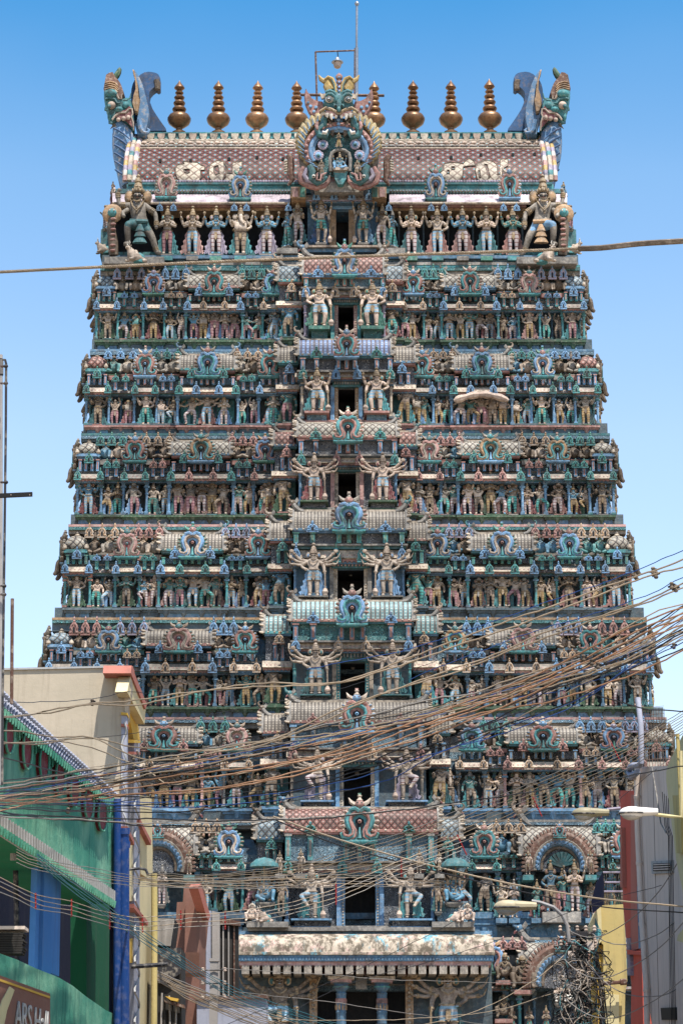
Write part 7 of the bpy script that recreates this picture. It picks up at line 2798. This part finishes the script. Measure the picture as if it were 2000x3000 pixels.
# ---------------------------------------------------------------- overhead cables
P['c_tan'] = paint('c_tan', (.30, .225, .145), dirt=.3, wear=.1, vary=.2, rough=.5)
P['c_orange'] = paint('c_orange', (.33, .16, .07), dirt=.3, wear=.1, vary=.2, rough=.5)
P['c_black'] = paint('c_black', (.02, .02, .022), dirt=0, wear=0, vary=0, rough=.45, bump=0)
P['c_blue'] = paint('c_blue', (.03, .07, .22), dirt=0, wear=0, vary=0, rough=.45, bump=0)
P['c_grey'] = paint('c_grey', (.22, .20, .18), dirt=.2, wear=.1, vary=.2, rough=.45)
P['c_teal'] = paint('c_teal', (.03, .12, .15), dirt=0, wear=0, vary=0, rough=.45, bump=0)
P['c_red'] = paint('c_red', (.24, .015, .015), dirt=.1, wear=0, vary=0, rough=.5, bump=0)
CG = 'overhead cables strung across the street'


def smooth(pts, n):
    """Catmull-Rom through the traced points"""
    out = []
    P_ = [pts[0]] + list(pts) + [pts[-1]]
    for i in range(1, len(P_) - 2):
        p0, p1, p2, p3 = [Vector(q) for q in P_[i - 1:i + 3]]
        k = max(2, int(n * (p2 - p1).length))
        for j in range(k):
            t = j / k
            out.append(.5 * ((2 * p1) + (-p0 + p2) * t + (2 * p0 - 5 * p1 + 4 * p2 - p3) * t * t + (-p0 + 3 * p1 - 3 * p2 + p3) * t ** 3))
    out.append(Vector(pts[-1]))
    return out


def wall_limit(x):
    return PG.pt(x, 2400, .75).y if x < 372 else 99


def cable(pts, Y0, Y1, r, mat, label, wob=2.2, name='overhead_cable', twist=False, extend=True):
    pts = [(float(a), float(b)) for a, b in pts]
    if extend:
        (a, b), (c_, d_) = pts[0], pts[1]
        if a < 5 or a > 1995:
            L = math.hypot(a - c_, b - d_)
            pts.insert(0, (a + (a - c_) / L * 300, b + (b - d_) / L * 300))
        (a, b), (c_, d_) = pts[-1], pts[-2]
        if a < 5 or a > 1995:
            L = math.hypot(a - c_, b - d_)
            pts.append((a + (a - c_) / L * 300, b + (b - d_) / L * 300))
    sp = smooth(pts, .045)
    n = len(sp)
    ph = [rnd.random() * 6 for _ in range(4)]
    w = []
    for i, p in enumerate(sp):
        t = i / (n - 1)
        dy = wob * (.6 * math.sin(p.x * .021 + ph[0]) + .5 * math.sin(p.x * .053 + ph[1]) + .35 * math.sin(p.x * .11 + ph[2]))
        w.append(W(p.x, p.y + dy, min(lerp(Y0, Y1, t), wall_limit(p.x))))
    m = MB()
    r *= 1.0 if twist else (1.35 if r > .0078 else 1.1)
    if twist:
        for q in range(3):
            a = []
            for i in range((n - 1) * 8):
                f = i / 8
                j = int(f)
                p = w[j].lerp(w[min(j + 1, n - 1)], f - j)
                an = i * 1.05 + q * 2.094
                a.append(p + Vector((0, math.cos(an), math.sin(an))) * r * .55)
            m.tube(a, r * .62, 0, 5)
    else:
        m.tube(w, r, 0, 5)
    o = obj(name, m, None, [mat])
    tag(o, label, 'cable', CG)
    return o


cable([(0, 797), (320, 781), (700, 764), (1100, 749), (1500, 736), (1700, 728)], -74, -74, .017, 'c_tan', 'pale twisted steel rope crossing the top of the tower, upper storeys', 0, twist=True, name='steel_rope')
cable([(1692, 728), (1760, 726), (1870, 714), (2000, 706)], -74, -74, .026, 'umber', 'thick wrapped end of the steel rope against the sky at right', 0, name='wrapped_rope', extend=True)
n = 0
sets = [
    ('c_tan', .0085, -72, -64, [[(2000, 1640), (1700, 1745), (1360, 1865), (1000, 1995), (730, 2003), (400, 2064), (270, 2064), (150, 2086), (0, 2102)],
                          [(2000, 1662), (1860, 1700), (1670, 1775), (1360, 1885), (1100, 1972), (1000, 2000), (830, 2010), (600, 2022), (400, 2052), (270, 2060), (60, 2098), (0, 2100)]]),
    ('c_blue', .006, -70, -62, [[(2000, 1612), (1860, 1672), (1500, 1800), (1200, 1900), (900, 1960)], [(2000, 1690), (1860, 1758), (1500, 1872), (1200, 1990)]]),
    ('c_tan', .0085, -70, -62, [[(2000, 1706), (1970, 1722), (1870, 1768), (1600, 1852), (1470, 1908), (1350, 1952), (1000, 2075), (800, 2165), (600, 2210), (420, 2225), (270, 2160), (150, 2160), (75, 2145), (0, 2140)],
                          [(2000, 1722), (1940, 1744), (1870, 1772), (1600, 1866), (1350, 1962), (1100, 2040), (900, 2135), (700, 2195), (420, 2190), (260, 2163), (100, 2180), (0, 2175)]]),
    ('c_orange', .0095, -68, -60, [[(2000, 1780), (1900, 1815), (1800, 1858), (1700, 1914), (1500, 2005), (1200, 2118), (1000, 2196), (800, 2238), (600, 2262), (400, 2290), (250, 2318), (100, 2326), (0, 2330)],
                             [(2000, 1796), (1900, 1832), (1700, 1934), (1500, 2028), (1350, 2084), (1150, 2155), (1000, 2206), (800, 2245), (600, 2280), (400, 2306), (250, 2335), (100, 2341), (0, 2345)],
                             [(2000, 1812), (1900, 1848), (1700, 1946), (1500, 2040), (1350, 2096), (1150, 2172), (950, 2235), (750, 2290), (560, 2314), (360, 2330), (200, 2350), (0, 2356)],
                             [(2000, 1830), (1850, 1888), (1700, 1962), (1540, 2040), (1300, 2140), (1100, 2200), (900, 2262), (600, 2318), (300, 2330), (100, 2352), (0, 2344)]]),
    ('c_tan', .008, -66, -58, [[(2000, 1850), (1850, 1905), (1650, 2010), (1500, 2065), (1350, 2110), (1000, 2240), (700, 2300), (500, 2320)],
                         [(2000, 1768), (1900, 1800), (1680, 1925), (1500, 1990), (1200, 2100), (900, 2225), (600, 2280), (500, 2300), (420, 2250), (200, 2175), (0, 2180)],
                         [(2000, 1872), (1850, 1930), (1600, 2060), (1400, 2160), (1150, 2260)]]),
    ('c_black', .008, -66, -58, [[(2000, 1775), (1880, 1850), (1700, 1960), (1550, 2040), (1400, 2100), (1200, 2180), (1000, 2262), (700, 2308), (400, 2290), (200, 2268), (0, 2214)],
                           [(2000, 1842), (1850, 1915), (1700, 1975), (1540, 2060), (1350, 2150), (1000, 2275), (800, 2320), (400, 2360), (0, 2352)],
                           [(2000, 1900), (1850, 1960), (1640, 2068), (1400, 2150), (1150, 2238), (900, 2310), (600, 2372), (300, 2378), (0, 2368)]]),
    ('c_blue', .0075, -66, -58, [[(2000, 1880), (1850, 1955), (1710, 2040), (1500, 2125), (1350, 2180), (1000, 2290), (700, 2335), (400, 2350), (230, 2340)],
                           [(2000, 1858), (1900, 1910), (1700, 2055), (1500, 2140), (1300, 2200), (1080, 2300), (600, 2362), (200, 2352), (0, 2360)]]),
]
words = {'c_tan': 'tan', 'c_blue': 'dark blue', 'c_orange': 'orange-brown', 'c_black': 'black', 'c_grey': 'grey', 'c_teal': 'dark teal'}
bundle = ['uppermost pair leaving the right edge', 'thin pair beside the top pair', 'second pair below the uppermost', 'central orange bundle', 'lower edge of the central bundle', 'dark strands in the central bundle', 'blue strands under the central bundle']
for si, (mt, r, Y0, Y1, ls) in enumerate(sets):
    for i, l in enumerate(ls):
        cable(l, Y0 + i * .35, Y1 + i * .3, r, mt, '%s cable, %s of the %s' % (words[mt], NTH[i + 1], bundle[si]))
# lower right fan
for i in range(9):
    o_ = i * 9
    cable([(2000, 2082 + i * 8), (1900, 2142 + i * 9), (1780, 2195 + i * 11), (1600, 2275 + o_ * 1.2), (1400, 2352 + o_ * 1.3), (1200, 2430 + o_ * 1.3), (1000, 2495 + o_ * 1.1), (820, 2540 + o_ * .8), (600 - i * 8, 2562 + o_ * .5), (430, 2558 + i * 4)], -60 + .2 * i, -52, .0065, 'c_tan' if i % 4 else 'c_grey',
          'thin %s cable, %s strand down in the fan from the right edge' % ('tan' if i % 4 else 'grey', (NTH + ['eighth', 'ninth'])[i + 1]), 2.2)
for i, (x, y, h_) in enumerate(((1803, 2205, 56), (1572, 2362, 60), (1352, 2475, 60), (1175, 2540, 58), (984, 2620, 62), (660, 2695, 56), (530, 2695, 56), (418, 2706, 52), (322, 2696, 52), (210, 2660, 52), (105, 2640, 48))):
    m = MB()
    tl = 14 if i < 3 else 0
    Y = min(-56 if i < 4 else -59, wall_limit(x))
    m.tube([W(x - tl, y - h_ / 2, Y), W(x + tl, y + h_ / 2, Y)], .011, 0, 6)
    for j in range(4):
        t = (j + .5) / 4
        m.ell(W(lerp(x - tl, x + tl, t), lerp(y - h_ / 2, y + h_ / 2, t), Y), (.018, .018, .014), 0, 6, 4)
    o = obj('cable_spacer', m, None, ['c_red'])
    tag(o, 'red cable spacer bar, %s from the right along its cable run' % (NTH + ['eighth', 'ninth', 'tenth', 'eleventh'])[i + 1], 'cable spacer', 'red spacers on the cables')
for i in range(14):
    mt = ['c_tan', 'c_black', 'c_orange', 'c_grey', 'c_tan', 'c_black', 'c_blue'][i % 7]
    y0, y1 = rnd.uniform(1760, 1920), rnd.uniform(2285, 2380)
    xs_ = [2000, 1850, 1660, 1450, 1230, 1000, 760, 520, 250, 0]
    cable([(x_, lerp(y0, y1, (j / 9) ** .78) + rnd.uniform(-9, 9)) for j, x_ in enumerate(xs_)], -67 + .2 * i, -59, rnd.choice([.0055, .0068, .009]), mt, '%s cable, loose strand %s of those woven through the central bundle' % (words[mt], ['one', 'two', 'three', 'four', 'five', 'six', 'seven', 'eight', 'nine', 'ten', 'eleven', 'twelve', 'thirteen', 'fourteen'][i]), 3.2)
# stepped four-strand line at lower left
for i in range(4):
    o_ = 13 * i
    cable([(0, 2568 + i * 15), (50, 2594 + o_), (105, 2621 + o_), (210, 2642 + o_), (322, 2674 + o_), (418, 2688 + o_), (530, 2679 + o_), (660, 2672 + o_ * .9), (820, 2650 + o_ * .9), (984, 2602 + o_), (1176, 2520 + o_), (1352, 2452 + o_)], -61, -58, .0062, 'c_grey' if i % 2 else 'c_tan', '%s strand of the spaced four-wire line at lower left' % NTH[i + 1], 2.0)
for i in range(5):
    cable([(50, 2488 + i * 9), (120, 2516 + i * 9), (340, 2556 + i * 8), (460, 2574 + i * 6), (700, 2572 + i * 8), (1000, 2562 + i * 9), (1300, 2580 + i * 4)], -60, -50, .0055, 'c_tan' if i % 2 else 'c_grey', '%s thin wire from the curved bracket towards the doorway' % NTH[i + 1], 2.0)
# near-horizontal lines at left
for i, (pts, mt, r) in enumerate((
    ([(0, 2385), (200, 2393), (450, 2400), (700, 2404), (1000, 2392), (1400, 2342), (1700, 2295), (2000, 2245)], 'c_black', .0085),
    ([(0, 2392), (200, 2400), (450, 2412), (700, 2408), (900, 2396), (1150, 2375), (1350, 2352)], 'c_grey', .009),
    ([(0, 2378), (120, 2395), (300, 2408), (480, 2422), (700, 2420), (800, 2400)], 'c_black', .008),
    ([(0, 2360), (200, 2372), (400, 2370), (600, 2382), (830, 2350), (1100, 2300)], 'c_black', .006),
    ([(0, 2318), (70, 2316), (130, 2320), (300, 2330), (500, 2340)], 'c_black', .009),
    ([(0, 2326), (90, 2330), (300, 2350), (500, 2330), (800, 2318)], 'c_black', .006),
    ([(1340, 2150), (1500, 2095), (1640, 2042), (1715, 2030), (1800, 2052), (1880, 2076), (2000, 2083)], 'c_black', .0085),
    ([(0, 2055), (120, 2058), (270, 2046), (370, 2028), (430, 2032)], 'c_black', .0055),
    ([(150, 2168), (280, 2160), (400, 2145), (600, 2095), (900, 2040), (1200, 1960), (1500, 1860), (1760, 1770)], 'c_black', .0045),
)):
    cable(pts, -66 + .4 * i, -60, r, mt, '%s line, %s' % (words[mt], ['long one sagging to the right edge at mid height', 'thick one beside the long black line', 'short one ending at the left of the lattice roof', 'thin one above the clamp on the green wall', 'thick stub crossing the green wall parapet', 'thin one just under the parapet stub', 'arched one hooking over the grey vent pipe', 'thin one across the upper cream wall', 'very thin diagonal across the whole tower'][i]))
cable([(800, 2392), (1000, 2462), (1250, 2533), (1500, 2590), (1750, 2632), (2000, 2656)], -58, -58, .0115, 'c_tan', 'thick tan cable slanting down to the right edge below the lamps', .3)
cable([(800, 2400), (1000, 2478), (1250, 2546), (1500, 2606), (1750, 2655), (2000, 2674)], -57, -57, .009, 'c_black', 'black cable paralleling the thick tan cable beneath it', .3)
for i in range(5):
    cable([(110, 2500 + i * 6), (200, 2570 + i * 8), (340, 2672 + i * 8), (460, 2756 + i * 8), (600, 2845 + i * 8), (760, 2925 + i * 9), (1000, 3000 + i * 8)], -58, -44, .007, 'c_teal', '%s teal cable sagging from the blue column to the concrete pole' % NTH[i + 1], 2.5)
for i in range(11):
    cable([(462, 2846 + i * 2.5), (540, 2880 + i * 4), (640, 2915 + i * 5), (760, 2955 + i * 6), (900, 2998 + i * 8), (1050, 3060 + i * 4)], -45, -38, .008, 'c_tan' if i % 3 else 'c_grey', '%s strand down of the pale bundle leaving the black steel arm' % (NTH + ['eighth', 'ninth', 'tenth', 'eleventh'])[i + 1], 3.0)
for i, pts in enumerate(([(1660, 2722), (1700, 2742), (1760, 2742), (1850, 2690), (1930, 2610), (2000, 2500)], [(1735, 2735), (1770, 2758), (1830, 2768), (1920, 2740), (2000, 2684)], [(1652, 2810), (1700, 2852), (1770, 2866), (1860, 2826), (1940, 2768), (2000, 2702)],
                         [(1728, 2835), (1790, 2892), (1860, 2918), (1940, 2916), (2000, 2888)], [(1652, 2925), (1720, 2972), (1800, 2982), (1900, 2940), (1960, 2900), (2000, 2868)])):
    cable(pts, -41, -55, .0085, 'c_grey', '%s drooping grey loop from the tangled pole to the right edge, counted downwards' % NTH[i + 1], .4)
for i, (pts, mt) in enumerate((([(640, 3010), (1000, 2862), (1300, 2715), (1480, 2600), (1700, 2440), (1850, 2310), (2000, 2190)], 'c_black'), ([(780, 3010), (1000, 2890), (1250, 2820), (1500, 2740), (1700, 2660), (2000, 2575)], 'c_black'),
                               ([(650, 2838), (900, 2852), (1200, 2872), (1600, 2880)], 'c_grey'), ([(700, 2975), (1000, 2990), (1400, 2968), (1650, 2900)], 'c_tan'), ([(690, 2905), (1000, 2940), (1300, 2985), (1500, 3010)], 'c_grey'),
                               ([(1200, 3010), (1400, 2960), (1550, 2880), (1650, 2800)], 'c_tan'), ([(1100, 3000), (1350, 2990), (1560, 2930), (1690, 2860)], 'c_black'))):
    cable(pts, -50, -44, .0062, mt, '%s wire over the gateway porch, %s' % (words[mt], ['steep diagonal to the upper right', 'shallower diagonal to the right edge', 'almost level one under the eave', 'level one at the porch columns', 'descending one past the guardians', 'short one rising into the pole tangle', 'low one rising into the pole tangle'][i]), 1.5)
# ceramic joints on the cables
for i, (x, y, Y) in enumerate(((1912, 1672, -70), (1920, 1684, -70), (1966, 1716, -69), (1978, 1724, -69), (1692, 1918, -66), (1708, 1928, -66), (1732, 1940, -66), (1750, 1950, -66), (271, 2058, -64), (76, 2150, -60), (134, 2180, -60), (392, 2220, -60), (392, 2250, -60), (1972, 1892, -64), (158, 2398, -60), (200, 2375, -60), (1470, 1906, -66))):
    m = MB()
    p = W(x, y, Y)
    m.lathe([(.02, -.05), (.032, -.03), (.018, 0), (.032, .03), (.02, .05)], p, 0, 8)
    m.tube([p + Vector((-.05, 0, -.02)), p + Vector((.05, 0, .02))], .014, 1, 5)
    o = obj('cable_joint', m, None, ['umber', 'c_black'])
    tag(o, 'small ceramic cable joint on the strung cables', 'cable joint', 'ceramic joints on the cables')

# ---------------------------------------------------------------- light
w = bpy.data.worlds.new('World')
scene.world = w
w.use_nodes = True
nt = w.node_tree
for n_ in list(nt.nodes):
    nt.nodes.remove(n_)
out = nt.nodes.new('ShaderNodeOutputWorld')
bg = nt.nodes.new('ShaderNodeBackground')
sky = nt.nodes.new('ShaderNodeTexSky')
sky.sky_type = 'NISHITA'
sky.sun_disc = False
EL, AZ = R(66), R(158)      # azimuth measured from +y towards +x: the sun stands behind the camera, to the right
sky.sun_elevation = EL
sky.sun_rotation = AZ
sky.air_density = 1.0
sky.dust_density = .9
sky.ozone_density = 1.5
bg.inputs[1].default_value = .125
tint = nt.nodes.new('ShaderNodeMix')
tint.data_type = 'RGBA'
tint.blend_type = 'MULTIPLY'
tint.inputs[0].default_value = 1
tint.inputs[7].default_value = (.90, 1.05, 1.07, 1)
nt.links.new(sky.outputs[0], tint.inputs[6])
gm_ = nt.nodes.new('ShaderNodeNewGeometry')
sx_ = nt.nodes.new('ShaderNodeSeparateXYZ')
nt.links.new(gm_.outputs['Incoming'], sx_.inputs[0])
up = mth(nt, 'MULTIPLY', sx_.outputs[2], -1.0)
cr_ = nt.nodes.new('ShaderNodeValToRGB')
nt.links.new(up, cr_.inputs[0])
el_ = cr_.color_ramp.elements
el_[0].position = .05
el_[0].color = (1.6, 1.15, 1.0, 1)
el_[1].position = .30
el_[1].color = (1.45, 1.18, 1.08, 1)
for p_, c_ in ((.40, (1.0, 1.04, 1.03, 1)), (.47, (.34, .78, .95, 1)), (.62, (.45, .65, .85, 1)), (.85, (.9, .95, 1, 1))):
    e_ = el_.new(p_)
    e_.color = c_
t2_ = nt.nodes.new('ShaderNodeMix')
t2_.data_type = 'RGBA'
t2_.blend_type = 'MULTIPLY'
t2_.inputs[0].default_value = 1
nt.links.new(tint.outputs[2], t2_.inputs[6])
nt.links.new(cr_.outputs[0], t2_.inputs[7])
hz_ = noise(nt, gm_.outputs['Incoming'], 3.5, 4, .5)
hv_ = nt.nodes.new('ShaderNodeHueSaturation')
nt.links.new(t2_.outputs[2], hv_.inputs['Color'])
nt.links.new(mth(nt, 'MULTIPLY_ADD', hz_, .14, .93), hv_.inputs['Value'])
nt.links.new(mth(nt, 'MULTIPLY_ADD', hz_, -.20, 1.12), hv_.inputs['Saturation'])
nt.links.new(hv_.outputs[0], bg.inputs[0])
nt.links.new(bg.outputs[0], out.inputs[0])
sd = bpy.data.lights.new('sun', 'SUN')
sd.energy = 4.9
sd.angle = R(.55)
sd.color = (1.0, .94, .86)
so = bpy.data.objects.new('sun', sd)
col.objects.link(so)
dirv = Vector((math.sin(AZ) * math.cos(EL), math.cos(AZ) * math.cos(EL), math.sin(EL)))
so.rotation_euler = dirv.to_track_quat('Z', 'Y').to_euler()
so.location = dirv * 200
vs_ = scene.view_settings
vs_.view_transform = 'Standard'
vs_.look = 'None'
vs_.exposure = .90
vs_.gamma = 1
scene.render.engine = 'CYCLES'
scene.cycles.max_bounces = 6
scene.cycles.diffuse_bounces = 3
